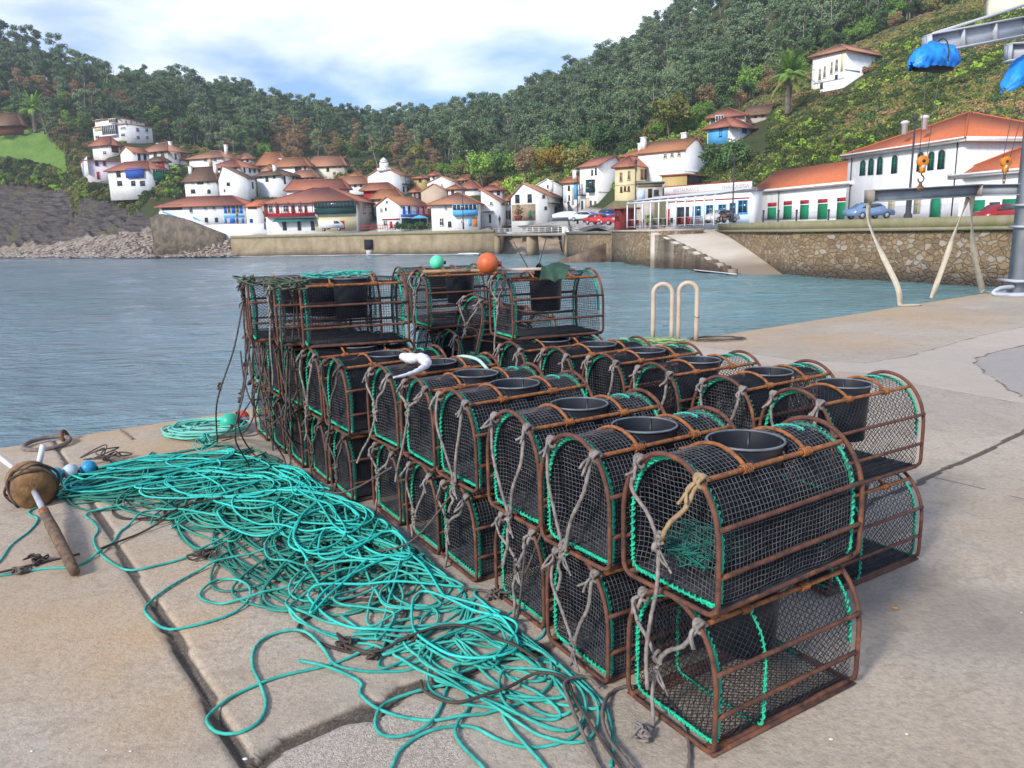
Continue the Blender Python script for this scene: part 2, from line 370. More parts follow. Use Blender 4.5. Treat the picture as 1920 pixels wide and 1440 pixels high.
# ---- shoreline (water line) measured in the photo
SH=[(-700,492),(-200,487),(0,484.5),(150,483.5),(300,482.5),(430,481.5),(520,480),(620,478.8),(700,477.8),(925,476),(1062,481),(1145,489),(1220,498),(1381,514),(1480,514),(1587,518),(1709,526),(1892,536),(1990,545),(2200,575),(2700,640)]
SW=[atz(x,y,ZW)[:2] for x,y in SH]
SWX=np.array([p[0]/p[1] for p in SW]); SWY=np.array([p[1] for p in SW])
def pxdir(px):                                  # ground direction (X/Y) of a column on the horizon
    r=ray(px,hory(px)); return r[0]/r[1]
def shoreY(q): return np.interp(q,SWX,SWY)
def dirpx(q): return np.interp(q,[pxdir(x) for x in range(-1000,3001,50)],range(-1000,3001,50))
# ---- terrain
PZ=1.25                                         # promenade level
ctl=[]
def cp(px,py,Y): ctl.append(atY(px,py,Y))
def cz(px,Y,z): q=pxdir(px); ctl.append(np.array([q*Y,Y,z]))
for px,Y in ((440,162),(520,161),(600,159),(760,153),(900,147)): cz(px,Y,1.3)
for px,Y in ((480,176),(600,176),(700,170),(830,165),(960,158),(1050,150),(1120,132)): cz(px,Y,1.6)
for px,Y in ((1062,122),(1145,100),(1220,92),(1240,98),(1340,78),(1450,70),(1587,62),(1709,56),(1892,52),(2200,45),(2700,40)): cz(px,Y,PZ)
for px,Y in ((1160,116),(1250,118),(1330,116),(1450,108),(1600,96),(1750,88),(1900,80),(2200,70),(2700,60)): cz(px,Y,PZ+.1)
for px in (-700,-300,0,75,150,225,300,340,380,425): cz(px,float(shoreY(pxdir(px))),ZW+.25); cz(px,float(shoreY(pxdir(px)))+7,ZW+1.1)
for px,py,Y in ((305,412,171),(345,425,168),(385,438,163),(330,447,168),(300,446,176),(405,440,166),(290,405,178)): cp(px,py,Y)
for px,py,Y in ((-200,470,222),(0,455,222),(150,452,218),(280,440,208),(400,440,196),
  (-200,380,235),(0,375,232),(60,350,230),(150,360,226),(220,372,220),(270,395,213),(280,372,212),(340,385,204),
  (0,300,240),(100,310,238),(150,345,232),(240,355,216),(300,355,212),(0,262,250),(80,285,245),(140,300,240),(-300,250,250),
  (200,300,238),(250,305,230),(350,330,222),(350,290,240),(230,268,248),(300,268,255),(400,312,232),(450,365,205),(480,330,218),(560,330,220),(600,325,230),(650,335,222),
  (500,375,200),(600,372,195),(700,365,195),(780,350,205),(830,355,195),(900,350,190),(960,355,180),(1000,350,178),(1060,345,170),(1100,350,150),
  (1155,385,128),(1200,385,126),(1160,330,150),(1240,360,126),(1330,350,128),(1290,320,136),(1200,290,155),(1330,275,145),(1400,280,140)): cp(px,py,Y)
for px,py,Y in ((-300,205,275),(0,205,275),(150,212,275),(250,235,275),(400,278,262),(550,290,258),(700,300,245),(800,318,232),(900,322,225),(960,320,220),(1050,310,205),(1120,290,190),
  (-300,128,340),(0,112,340),(100,160,345),(200,162,350),(300,180,365),(400,208,375),(500,222,380),(560,238,388),(620,274,395),(700,265,405),(780,282,410),(860,256,400),(920,248,390),(1000,224,375),(1080,168,360),(1160,152,345),(1240,118,330),(1300,60,318),(1400,-50,300),(1600,-190,280),(1900,-330,265),(2300,-450,260),
  (560,262,310),(700,275,310),(780,285,310),(860,275,300),(920,268,295),(1000,255,285),(1080,225,270)): cp(px,py,Y)
for px,py,Y in ((1450,342,118),(1520,332,115),(1600,300,112),(1700,262,108),(1800,250,104),(1900,240,100),(1450,262,132),(1520,215,138),(1600,180,138),(1700,120,142),(1800,75,146),(1900,30,148),(2000,-10,150),
  (1350,240,158),(1450,205,160),(1530,172,156),(1620,130,160),(1680,80,162),(1850,10,170),(1300,200,195),(1400,160,205),(1500,110,205),(1600,60,205),(1800,-20,215),(2100,-60,150),(2300,-100,140),(2700,-120,130),(2300,180,90),(2700,150,85)): cp(px,py,Y)
for q,Y in ((-1.2,460),(-.6,480),(-.3,480),(0,500),(.2,460),(.5,430),(1.0,420)): ctl.append(np.array([q*Y,Y,30.]))
HBASE=[(240,264,238),(208,290,228),(317,322,228),(251,308,217),(309,322,211),(168,338,216),(281,356,205),(418,315,226),(449,330,213),(407,366,201),(466,374,197),(529,372,200),(532,322,222),(577,332,219),(592,356,206),(646,336,222),(650,362,178),(690,362,196),(460,424,172),(492,432,168),(670,434,162),(751,365,190),(735,368,179),(752,385,172),(751,430,155),(897,431,150),(838,384,170),(854,365,182),(801,356,195),(787,380,176),(866,376,165),(900,362,176),(941,385,168),(938,420,153),(959,414,159),(1026,412,148),(1054,370,161),(1086,392,152),(1121,398,138),(1190,378,128),(1230,312,140),(1283,324,127),(1287,362,122),(1395,250,152),(1366,272,141),(1442,228,154),(1582,160,150),(1528,178,150),(1990,20,150),(1163,420,101)]
for px,py,Y in HBASE:
    P=atY(px,py,Y); (ctl.append(P+np.array([-.5,-.6,-.2])) if px<1100 or Y>138 else None); ctl.append(P+np.array([-4,5,.0]))
CT=np.array(ctl); 
_A=np.hypot(CT[:,None,0]-CT[None,:,0],CT[:,None,1]-CT[None,:,1])-np.eye(len(CT))*1.2
_Wt=np.linalg.solve(np.block([[_A,np.ones((len(CT),1))],[np.ones((1,len(CT))),np.zeros((1,1))]]),np.append(CT[:,2],0))
def terr(X,Y):
    X=np.asarray(X,float); Y=np.asarray(Y,float); sh=X.shape; x=X.ravel(); y=Y.ravel(); o=np.empty(len(x))
    for i in range(0,len(x),20000):
        d=np.hypot(x[i:i+20000,None]-CT[None,:,0],y[i:i+20000,None]-CT[None,:,1]); o[i:i+20000]=d@_Wt[:-1]+_Wt[-1]
    return o.reshape(sh)
cols=np.concatenate([np.linspace(-700,-50,40),np.linspace(-42,1990,420),np.linspace(2000,2700,30)])
Q=np.array([pxdir(x) for x in cols]); K=300; u_=np.linspace(0,1,K)
TYs=shoreY(Q)+np.where((cols>432)&(cols<1225),1.2,np.where(cols>1340,1.0,0))
def cross(q,A,B): # where a ground ray meets the line A-B
    A=np.array(A);B=np.array(B); d=B-A; t=(A[0]-q*A[1])/(q*d[1]-d[0]); return A[1]+t*d[1]
for i,x in enumerate(cols):
    if 1219<x<=1345: TYs[i]=cross(Q[i],atY(1222,431,96.5)[:2],atY(1345,430,88)[:2])+.3
    elif 1345<x<=1490: TYs[i]=cross(Q[i],atY(1345,430,87)[:2],atz(1488,514.4,ZW)[:2])+.8
    elif 923<x<1064: TYs[i]+=14
TY=TYs[:,None]*np.exp(np.log(700/TYs[:,None])*u_[None,:]**1.35)
TX=Q[:,None]*TY; TZ=terr(TX,TY); PXC=np.repeat(cols[:,None],K,1)
pyc=np.empty_like(TZ)                            # where a point stands in the survey photograph
F_=TY*CP-(TZ-EYE)*SP; U_=TY*SP+(TZ-EYE)*CP
a_=FPX*TX/F_; b__=FPX*U_/F_; pyc=720-a_*math.sin(ROLL)-b__*math.cos(ROLL)
# rock cliff + shingle shore zone at the left, meadow
rock=((PXC<300)&(pyc>np.interp(PXC,[-700,0,60,150,220,270,300],[330,338,345,358,378,400,420]))&(pyc<np.interp(PXC,[-700,0,100,150,220,300],[470,466,458,446,438,432]))).astype(float)
rock=np.maximum(rock,((PXC>286)&(PXC<432)&(pyc>404)&(pyc<np.interp(PXC,[286,330,400,432],[447,447,444,440]))&(TY<178)).astype(float))
beach=((PXC<432)&(pyc>=np.interp(PXC,[-700,0,100,150,220,300,432],[470,466,456,446,438,428,436]))).astype(float)
bump_=fbm(TX*.25,TY*.25,4)-.5
strat=np.abs(((TX*.35+TY*.12+TZ*1.25)/2.6+ (fbm(TX*.1,TY*.1,3))*2.2)%1-.5)*2
TZ=TZ+np.where(rock>0,(strat-.5)*1.7+bump_*2.2,0)+np.where(beach>0,np.abs(bump_)*1.0,0)
lowm=(PXC<434)*np.clip(TY-TYs[:,None],0,40); TZ=np.where(PXC<434,np.maximum(TZ,ZW+.30+.11*lowm+np.abs(bump_)*.5*np.clip(lowm,0,1)),TZ)
capz=ZW+.15+np.where(PXC>288,.95,.38)*np.clip(TY-TYs[:,None],0,60); TZ=np.where((PXC<434)&(TY-TYs[:,None]<22)&(pyc>380),np.minimum(TZ,capz+np.abs(bump_)*.6),TZ)
far=np.clip((TY-TYs[:,None]-30)/60,0,1)*(beach==0)*(rock==0); TZ=TZ+far*(fbm(TX*.03,TY*.03,3)-.5)*6
mead=((PXC<150)&(pyc>240)&(pyc<np.interp(PXC,[-700,0,60,110,150],[292,288,296,308,322]))).astype(float)
paved=np.clip(((PXC>432)*(pyc-np.interp(PXC,[432,480,900,960,1060,1150,1200,1340,1500,1900,2700],[428,420,415,395,385,395,402,402,395,385,380])))/6+.5,0,1)*(PXC>432)
n=N('hill_ground')
za=n.new('ShaderNodeSeparateColor'); n.L(n.attr('zone'),za.inputs[0])
c=n.mix(n.ramp(n.noise(.12,6,.65),[(.35,0),(.65,1)]),(.030,.040,.014),(.075,.070,.028))
c=n.mix(n.ramp(n.noise(.6,5),[(.4,0),(.7,.8)]),c,(.045,.075,.018))
st=n.noise(1.1,6,.65,vec=n.map(scale=(.3,.3,2.4),rot=(0,R(14),0)),dist=.8)
rk=n.mix(n.ramp(st,[(.36,0),(.62,1)]),(.020,.018,.019),(.125,.10,.088))
rk=n.mix(n.ramp(n.noise(.12,4,.6),[(.52,0),(.66,.8)]),rk,(.095,.085,.03))
bc=n.mix(n.ramp(n.vor(1.6,out='Color'),[(.2,0),(.8,1)]),(.13,.10,.08),(.36,.29,.235))
c=n.mix(za.outputs[0],c,rk); c=n.mix(za.outputs[1],c,bc)
gm=n.mix(n.ramp(n.noise(.25,6,.7),[(.35,0),(.65,1)]),(.10,.20,.035),(.17,.26,.055)); c=n.mix(za.outputs[2],c,gm)
c=n.mix(n.attr('zone','Alpha'),c,n.mix(n.ramp(n.noise(.5,5),[(.3,0),(.7,1)]),(.30,.27,.24),(.40,.37,.33)))
n.set(c,.9,spec=.2); n.bump(n.noise(1.2,7,.7),.7,.5)
me=grid_mesh('hill_terrain',TX,TY,TZ,n.m)
smooth_attr(me,'zone',rock,beach,mead,paved); tag(obj('hills',me),kind='structure')
def ground_z(X,Y): return terr(np.array([X]),np.array([Y]))[0]
# ---- foam along the shore
FM=mat('sea_foam',(.78,.80,.82),(.6,.63,.66),.6,3,bump=.3)
def foam(pxs,w,seed,thr=.0,up=.05):
    P=[atz(x,y,ZW) for x,y in pxs]; path=smoothpath(P,.5); rg=np.random.default_rng(seed); m=MB(); L=len(path); s=np.arange(L)*.5
    t=np.gradient(path,axis=0)[:,:2]; t/=np.linalg.norm(t,axis=1,keepdims=True); nn=np.stack([t[:,1],-t[:,0]],1)
    nn*=np.sign((-path[:,:2]*nn).sum(1))[:,None]
    a=fbm(s*.35+seed,s*0,4)*w*1.6-w*.3; o=(fbm(s*.2,s*0+seed,3)-.5)*w*2
    A=path[:,:2]+nn*(o-.2)[:,None]; B=path[:,:2]+nn*(o+np.clip(a,.02,9))[:,None]
    V=np.concatenate([np.c_[A,np.full(L,ZW+up)],np.c_[(A+B)/2,ZW+up*1.2+.10*np.clip(a,0,1)],np.c_[B,np.full(L,ZW+.02)]]); k=np.arange(L-1)
    F=np.concatenate([np.stack([k,k+1,k+1+L,k+L],1),np.stack([k+L,k+L+1,k+2*L+1,k+2*L],1)])
    m.add(V,F); tag(m.build('surf_foam',FM,smooth=True),kind='stuff')
foam([(-300,488.3),(0,484.8),(150,483.8),(300,482.8),(430,481.8)],1.1,1)
foam([(430,481.8),(520,480.4),(620,479.2),(700,478.2),(925,476.6)],.8,2); foam([(860,477.3),(885,476.6),(905,476.9)],1.0,4,up=.2)
foam([(1300,506.5),(1381,515)],.10,5); foam([(1470,511),(1500,508),(1530,510),(1570,516)],1.5,6,up=.25); foam([(1490,506),(1505,503),(1525,506)],1.0,7,up=.5)
# ---- sea walls
n=N('rubble_masonry'); 
wv=n.new('ShaderNodeVectorMath',operation='ADD'); n.L(n.pos,wv.inputs[0]); wv2=n.new('ShaderNodeVectorMath',operation='SCALE'); n.L(n.noise(1.5,3,out='Color'),wv2.inputs[0]); wv2.inputs['Scale'].default_value=.55; n.L(wv2.outputs[0],wv.inputs[1])
v1=n.vor(1.9,vec=n.map(wv.outputs[0],scale=(1,1,1.5)),out='Color',rand=.9); v2=n.vor(1.9,vec=n.map(wv.outputs[0],scale=(1,1,1.5)),feat='DISTANCE_TO_EDGE',out='Distance',rand=.9)
sc=n.new('ShaderNodeSeparateColor'); n.L(v1,sc.inputs[0])
c=n.mix(sc.outputs[0],(.13,.085,.045),(.27,.19,.11)); c=n.mix(n.ramp(sc.outputs[1],[(.82,0),(.88,.6)]),c,(.34,.31,.27))
c=n.mix(n.ramp(v2,[(.0,.6),(.13,0)]),c,(.17,.12,.07)); c=n.mix(n.ramp(n.noise(.5,5),[(.4,0),(.65,.5)]),c,(.24,.17,.08))
sp=n.new('ShaderNodeSeparateXYZ'); n.L(n.pos,sp.inputs[0]); zz=n.math('ADD',sp.outputs[2],n.math('MULTIPLY',n.noise(.3,4),1.2))
c=n.mix(n.ramp(n.math('MULTIPLY',n.math('ADD',zz,2.4),.5),[(.38,.85),(.78,0)]),c,(.085,.06,.045))
n.set(c,.85); n.bump(n.ramp(v2,[(0,0),(.12,1)]),.8,.12); RUB=n.m
n=N('plain_seawall'); c=n.mix(n.ramp(n.noise(.5,7,.7),[(.35,0),(.65,1)]),(.21,.155,.085),(.34,.27,.17))
c=n.mix(n.ramp(n.noise(.8,5,.6,vec=n.map(scale=(1,1,.15))),[(.5,0),(.7,.5)]),c,(.14,.10,.05))
sp=n.new('ShaderNodeSeparateXYZ'); n.L(n.pos,sp.inputs[0]); zz=n.math('ADD',sp.outputs[2],n.math('MULTIPLY',n.noise(.25,4),1.2))
c=n.mix(n.ramp(n.math('MULTIPLY',n.math('ADD',zz,2.4),.5),[(.35,.8),(.8,0)]),c,(.11,.085,.065)); n.set(c,.85); n.bump(n.noise(2,6,.7),.6,.1); PLW=n.m
COP=mat('mossy_coping',(.27,.235,.155),(.20,.19,.09),.85,1.2,bump=.3)
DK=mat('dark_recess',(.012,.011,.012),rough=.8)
CONC=mat('pale_concrete',(.50,.43,.35),(.38,.32,.26),.85,.6,bump=.2)
def wall_strip(m,P,z0,z1,th,mi=0,off=0):
    P=[np.array(p[:2],float) for p in P]; n_=len(P); nrm=[]
    for i in range(n_):
        d=P[min(i+1,n_-1)]-P[max(i-1,0)]; d/=np.linalg.norm(d); q=np.array([-d[1],d[0]])
        if q@P[i]<0: q=-q
        nrm.append(q)
    A=[P[i]-nrm[i]*off for i in range(n_)]; B=[P[i]+nrm[i]*th for i in range(n_)]
    zz=lambda z,i: z[i] if isinstance(z,(list,tuple)) else z
    V=[(*a,zz(z0,i)) for i,a in enumerate(A)]+[(*a,zz(z1,i)) for i,a in enumerate(A)]+[(*a,zz(z1,i)) for i,a in enumerate(B)]+[(*a,zz(z0,i)) for i,a in enumerate(B)]
    F=[]
    for i in range(n_-1):
        for a,b in ((0,1),(1,2),(2,3),(3,0)): F.append([a*n_+i,a*n_+i+1,b*n_+i+1,b*n_+i])
    F+= [[0,n_,2*n_,3*n_],[n_-1,4*n_-1,3*n_-1,2*n_-1]]
    m.add(V,F,mi)
def shp(px): q=pxdir(px); Y=float(shoreY(q)); return np.array([q*Y,Y])
r_=empty('sea_wall',(0,0,0),label='long brown sea wall in front of the village houses, left of the footbridge',cat='sea wall')
P=[shp(x) for x in (432,520,620,720,820,925)]
m=MB(); wall_strip(m,P,ZW-1,1.35,2.2); m.build('wall',PLW,r_)
m=MB(); wall_strip(m,P,1.353,1.95,.55,off=.12); m.build('parapet',COP,r_)
q=shp(691); m=MB(); m.box((q[0],q[1]-.3,-.35),(1.7,.9,1.9)); m.build('drain_opening',DK,r_)
m=MB(); m.box((q[0],q[1]-.25,-1.9),(1.1,.6,1.2)); m.build('drain_spill',mat('pale_spill',(.55,.52,.48)),r_)
r_=empty('sea_wall',(0,0,0),label='short stretch of wall right of the footbridge, ribbed stone with dark top edge',cat='sea wall')
P=[shp(x) for x in (1062,1100,1146)]
m=MB(); wall_strip(m,P,ZW-1,.95,2.2); m.build('wall',RUB,r_); m=MB(); wall_strip(m,P,.953,1.3,.9,off=.15); m.build('coping',mat('dark_coping',(.10,.10,.08),(.2,.19,.15)),r_)
r_=empty('stone_bastion',(0,0,0),label='square stone bastion beside the flight of harbour steps',cat='bastion')
P=[shp(x) for x in (1147,1180,1219)]
m=MB(); wall_strip(m,P,ZW-1,1.2,6); m.build('wall',RUB,r_); m=MB(); wall_strip(m,P,1.203,1.42,6.1,off=.1); m.build('coping',CONC,r_)
# low sloping jetty in front of the bridge
m=MB(); a=atz(1046,491,ZW)[:2]; b=atz(1146,486,ZW)[:2]; b=np.array([b[0],b[1]-3]); bk=np.array([1.5,7])
m.add([(*a,ZW-.3),(*b,ZW-.3),(*(b+bk),ZW-.3),(*(a+bk),ZW-.3),(*a,ZW+.12),(*b,.2),(*(b+bk),.2),(*(a+bk),ZW+.12)],[[0,1,5,4],[1,2,6,5],[2,3,7,6],[3,0,4,7],[4,5,6,7]])
tag(m.build('jetty',mat('wet_jetty_stone',(.17,.11,.07),(.08,.05,.035),.6,1.2,bump=.8)),'low weed-stained stone jetty sloping into the water by the bridge','jetty')
# slipway and steps
r_=empty('slipway',(0,0,0),label='broad pale concrete boat slipway running down to the water',cat='slipway')
s0=shp(1221)+np.array([1.2,3.6]); s1=atY(1345,430,88)[:2]; e0=atz(1383,514,ZW)[:2]+np.array([.6,2.0]); e1=atz(1486,514,ZW)[:2]
m=MB(); k=14
top=lambda t:(1.28+(ZW-.5-1.28)*t**1.15)
V=[];F=[]
for i in range(k+1):
    t=i/k*1.08; a=s0+(e0-s0)*t; b=s1+(e1-s1)*t
    for j in range(7):
        w=j/6; p=a+(b-a)*w; V.append((*p,top(t)))
for i in range(k):
    for j in range(6): F.append([i*7+j,i*7+j+1,i*7+j+8,i*7+j+7])
m.add(V,F); n=N('slipway_concrete'); c=n.mix(n.ramp(n.noise(.25,6,.6),[(.35,0),(.65,1)]),(.56,.46,.35),(.66,.58,.48))
sp=n.new('ShaderNodeSeparateXYZ'); n.L(n.pos,sp.inputs[0]); zz=n.math('ADD',sp.outputs[2],n.math('MULTIPLY',n.noise(.3,4),1.0))
c=n.mix(n.ramp(n.math('MULTIPLY',n.math('ADD',zz,2.4),.4),[(.35,.85),(.75,0)]),c,(.20,.145,.09)); n.set(c,.6); SLM=n.m
m.build('ramp',SLM,r_,smooth=True)
r_=empty('harbour_steps',(0,0,0),label='long flight of stone steps going down beside the slipway',cat='steps')
q0=shp(1221)+np.array([0,.5]); q1=shp(1378)
for i in range(15):
    t0=i/15; t1=(i+1)/15; a=s0*.97+(q0-s0)*.0; z=1.1+(ZW-1.0)*t0
    A=q0+(q1-q0)*t0; B=q0+(q1-q0)*1.0; A2=s0+(e0-s0)*t0*1.0; B2=e0
    m=MB(); m.add([(*A,ZW-1),(*B,ZW-1),(*B2,ZW-1),(*A2,ZW-1),(*A,z),(*(q0+(q1-q0)*t1),z),(*(s0+(e0-s0)*t1),z),(*A2,z)],[[0,1,5,4],[4,5,6,7],[2,3,7,6],[3,0,4,7],[1,2,6,5]])
    m.build('step',RUB if i%2 else SLM,r_)
# big rubble wall at the right
r_=empty('sea_wall',(0,0,0),label='tall golden rubble sea wall with mossy parapet below the white harbour buildings',cat='sea wall')
WPX=(1488,1540,1587,1650,1709,1800,1892,1990,2150)
P=[shp(x) for x in WPX]
a0=atY(1345,430,87)[:2]
P=[a0]+[a0+(P[0]-a0)*.5]+P
m=MB(); wall_strip(m,P,ZW-1,1.0,1.6); m.build('wall',RUB,r_)
m=MB(); wall_strip(m,P,1.003,1.22,1.9,off=.28); m.build('ledge',COP,r_)
m=MB(); wall_strip(m,P,1.223,1.88,.5,off=-.05); m.build('parapet',COP,r_)
# footbridge
r_=empty('footbridge',(0,0,0),label='concrete footbridge with white railings across the river mouth',cat='bridge')
A=shp(926)+np.array([0,.8]); B=shp(1061)+np.array([0,.8]); d=(B-A)/np.linalg.norm(B-A); nn=np.array([-d[1],d[0]])
L=np.linalg.norm(B-A)
m=MB(); m.bar((*(A-d*.3+nn*1.2),.95),(*(B+d*.3+nn*1.2),.95),2.4,.35); m.build('deck',mat('bridge_deck',(.32,.26,.20),(.24,.19,.14)),r_)
m=MB(); p=A+d*L*.49+nn*1.2; m.box((*p,-1.2),(1.1,2.2,4.0),rz=math.atan2(d[1],d[0]),taper=.8); m.build('pier',PLW,r_)
m=MB(); WP=mat('white_railing',(.62,.62,.60),rough=.5)
for s_ in (0,2.4):
    for h_ in (1.5,1.8,2.1): m.bar((*(A+nn*s_),h_),(*(B+nn*s_),h_),.07)
    for i in range(13): p=A+d*L*i/12+nn*s_; m.bar((*p,1.12),(*p,2.1),.09)
m.build('railing',WP,r_)
m=MB(); 
for s0_,px_ in ((A,0),(B,0)): pass
m=MB(); wall_strip(m,[shp(926),shp(926)+np.array([1.5,26])],ZW-1,.78,-1.0); wall_strip(m,[shp(1061),shp(1061)+np.array([1,26])],ZW-1,.78,1.0); m.build('abutment',PLW,r_)
# river bank behind the bridge
m=MB(); a=shp(918)+np.array([0,9]); b=shp(1068)+np.array([0,12])
xs=np.linspace(0,1,12); V=[];F=[]
for i in range(12):
    for j in range(6):
        p=a+(b-a)*xs[i]+np.array([0,j*3.2]); V.append((*p,ZW-.4+j*.75+.5*math.sin(i*1.3+j)-.35*(i/11)))
for i in range(11):
    for j in range(5): F.append([i*6+j,i*6+6+j,i*6+7+j,i*6+j+1])
m.add(V,F); tag(m.build('river_bank',mat('river_sand',(.42,.34,.27),(.28,.2,.13),.9,.4)),kind='structure')
# shingle boulders
m=MB(); rg=np.random.default_rng(5); c0=0
for i in range(3400):
    px=rg.uniform(-60,440); q=pxdir(px); Y0=float(shoreY(q)); wmax=np.interp(px,[-60,100,250,330,440],[7,9,26,24,6]); Y=Y0+rg.uniform(-.6,1)**1*wmax*rg.random(); X=q*Y; z=float(np.interp(Y,[Y0,Y0+wmax],[ZW,ZW+.2]))
    z=max(ground_z(X,Y),ZW+.25+.11*max(0,Y-Y0))
    z=min(z,ZW+.15+(.95 if px>288 else .38)*max(0,Y-Y0)) if Y-Y0<22 else z
    if z>3.2: continue
    r=rg.uniform(.18,.55)*(1.4 if rg.random()<.08 else 1)
    V=np.array([[1,0,0],[-1,0,0],[0,1,0],[0,-1,0],[0,0,1],[0,0,-1],[.7,.7,.5],[-.7,.6,.5],[-.6,-.7,.5],[.7,-.6,.5]])*rg.uniform(.75,1.25,(10,3))*np.array([r,r,r*.6]); a=rg.uniform(0,6.28)
    V=V@np.array([[math.cos(a),math.sin(a),0],[-math.sin(a),math.cos(a),0],[0,0,1]])+np.array([X,Y,z+.15])
    m.add(V,[[4,6,7],[4,7,8],[4,8,9],[4,9,6],[6,0,2],[6,2,7],[7,2,1],[7,1,8],[8,1,3],[8,3,9],[9,3,0],[9,0,6]],mi=int(rg.integers(0,3)))
tag(m.build('shingle_rocks',[mat('rock_a',(.33,.265,.22),(.22,.17,.14),.9,1),mat('rock_b',(.20,.145,.12),(.11,.08,.07),.9,1),mat('rock_c',(.40,.34,.29),(.3,.25,.21),.9,1)]),kind='stuff')
# ================================================================ LOBSTER TRAPS
TW,TH,TL=.395,.438,.655                         # width, height, length of a trap
n=N('rusty_steel'); f=n.noise(22,6,.65); c=n.mix(n.ramp(f,[(.36,0),(.6,1)]),(.060,.028,.021),(.145,.056,.034))
c=n.mix(n.ramp(n.noise(9,5,.7),[(.58,0),(.70,.8)]),c,(.34,.115,.030)); n.set(c,.75,spec=.4); n.bump(n.noise(160,5,.7),.8,.003); RUST_M=n.m
n=N('bright_rust'); c=n.mix(n.ramp(n.noise(40,6,.7),[(.35,0),(.65,1)]),(.125,.045,.024),(.40,.145,.035)); n.set(c,.8); n.bump(n.noise(140,5,.7),.9,.004); RUST_B=n.m
NET=mat('dark_net',(.030,.033,.042),(.014,.017,.024),.55,30,spec=.25)
LIN=mat('darkening_liner',(.012,.013,.017),(.006,.007,.010),.6,30,spec=.3)
NET_LIT=mat('net_lit_tone',(.13,.135,.15),(.05,.054,.066),.5,24,spec=.4)  # paler copy of the net colour, daylight on the near strands painted in
GRN=mat('green_lacing',(.012,.50,.27),(.010,.30,.18),.6,25,spec=.4)
GRNL=mat('mint_twine',(.05,.50,.36),(.03,.33,.25),.6,25)
BUCK=mat('black_plastic',(.024,.027,.036),(.015,.017,.024),.38,6,spec=.5)
BRIM=mat('grey_rim',(.17,.18,.20),(.08,.09,.10),.45,14)
MATB=mat('black_mat',(.014,.014,.017),(.03,.03,.034),.75,20)
ROPG=mat('grey_rope',(.27,.235,.215),(.13,.11,.10),.9,30,bump=.4,bscale=300,bdist=.002)
ROPT=mat('tan_rope',(.38,.27,.15),(.25,.165,.09),.9,30,bump=.4,bscale=300,bdist=.002)
ROPD=mat('dark_rope',(.105,.085,.075),(.06,.05,.045),.9,30)
def prof(w=TW,h=TH,leg=.19,rc=.035,k=14):
    """arch outline from the bottom centre, counter-clockwise seen from the near end (y,z)"""
    P=[]; a=w/2
    P+=[(-a+rc,0)]; 
    for i in range(1,5): t=i/4*math.pi/2; P.append((-a+rc-rc*math.sin(t),rc-rc*math.cos(t)))
    P+=[(-a,leg*.5),(-a,leg)]
    for i in range(1,2*k): t=i/(2*k)*math.pi; P.append((-a*math.cos(t),leg+(h-leg)*math.sin(t)**.92))
    P+=[(a,leg),(a,leg*.5)]
    for i in range(0,5): t=i/4*math.pi/2; P.append((a-rc+rc*math.cos(t),rc-rc*math.sin(t)))
    return np.array(P)
def halfw(z,w=TW,h=TH,leg=.19,rc=.035):
    a=w/2; z=np.asarray(z,float)
    o=np.where(z<leg,a,a*np.sqrt(np.clip(1-((z-leg)/(h-leg))**2,0,1)))
    return np.where(z<rc,a-rc+np.sqrt(np.clip(rc**2-(rc-z)**2,0,1)),o)
def resamp(P,d,closed=True):
    Q=np.vstack([P,P[:1]]) if closed else P; s=np.concatenate([[0],np.cumsum(np.linalg.norm(np.diff(Q,axis=0),axis=1))])
    n_=int(round(s[-1]/d)); t=np.arange(n_+(0 if closed else 1))*s[-1]/n_
    return np.stack([np.interp(t,s,Q[:,i]) for i in range(Q.shape[1])],1)
PR=prof(TW-.016,TH-.016); PR[:,1]+=.008
def hoop_mesh(x):
    m=MB(); p=resamp(PR,.02); pts=np.c_[np.full(len(p),x),p]; m.tube(pts,.008,8,closed=True); return m.mesh('end_hoop',RUST_M,True)
def shoulder(y,zoff=0):
    return None
def rail(y,z,r=.0075,sag=0,mt=None):
    m=MB(); xs=np.linspace(0,TL,14); m.tube(np.c_[xs,np.full(14,y),z+sag*np.sin(np.pi*xs/TL)],r,8); return m.mesh('rail',mt or RUST_M,True)
zs=.380; ys=float(halfw(zs,TW-.016,TH-.008))
ME={}
ME['hoop0']=hoop_mesh(0.0); ME['hoop1']=hoop_mesh(TL)
ME['rails']=[rail(s*(TW/2-.008),z) for s in (-1,1) for z in (.125,.262)]+[rail(s*ys,zs,.008,mt=RUST_B) for s in (-1,1)]
ME['base']=[rail(s*(TW/2-.03),.010,.0105) for s in (-1,1)]
m=MB(); 
for s in (-1,1): m.box((TL/2,s*(TW/2-.035),.006),(TL+.01,.055,.005))
ME['plate']=m.mesh('base_plate',RUST_M)
BX=.325
def crossbars():
    o=[]
    for x in (BX-.135,BX+.135):
        m=MB(); yy=np.linspace(-ys,ys,10); z=.19+(TH-.2)*np.sqrt(1-(yy/(TW/2))**2)*1.0; m.tube(np.c_[np.full(10,x),yy,np.minimum(z,TH)-.0],.0065,7)
        # rope-like rusty lashings where the bar meets the rails
        for s in (-1,1):
            t=np.linspace(0,1,40); m.tube(np.c_[x-.02+.04*t,s*ys+.013*np.cos(t*44),zs+.013*np.sin(t*44)],.003,5)
        o.append(m.mesh('crossbar',RUST_B,True))
    return o
ME['cross']=crossbars()
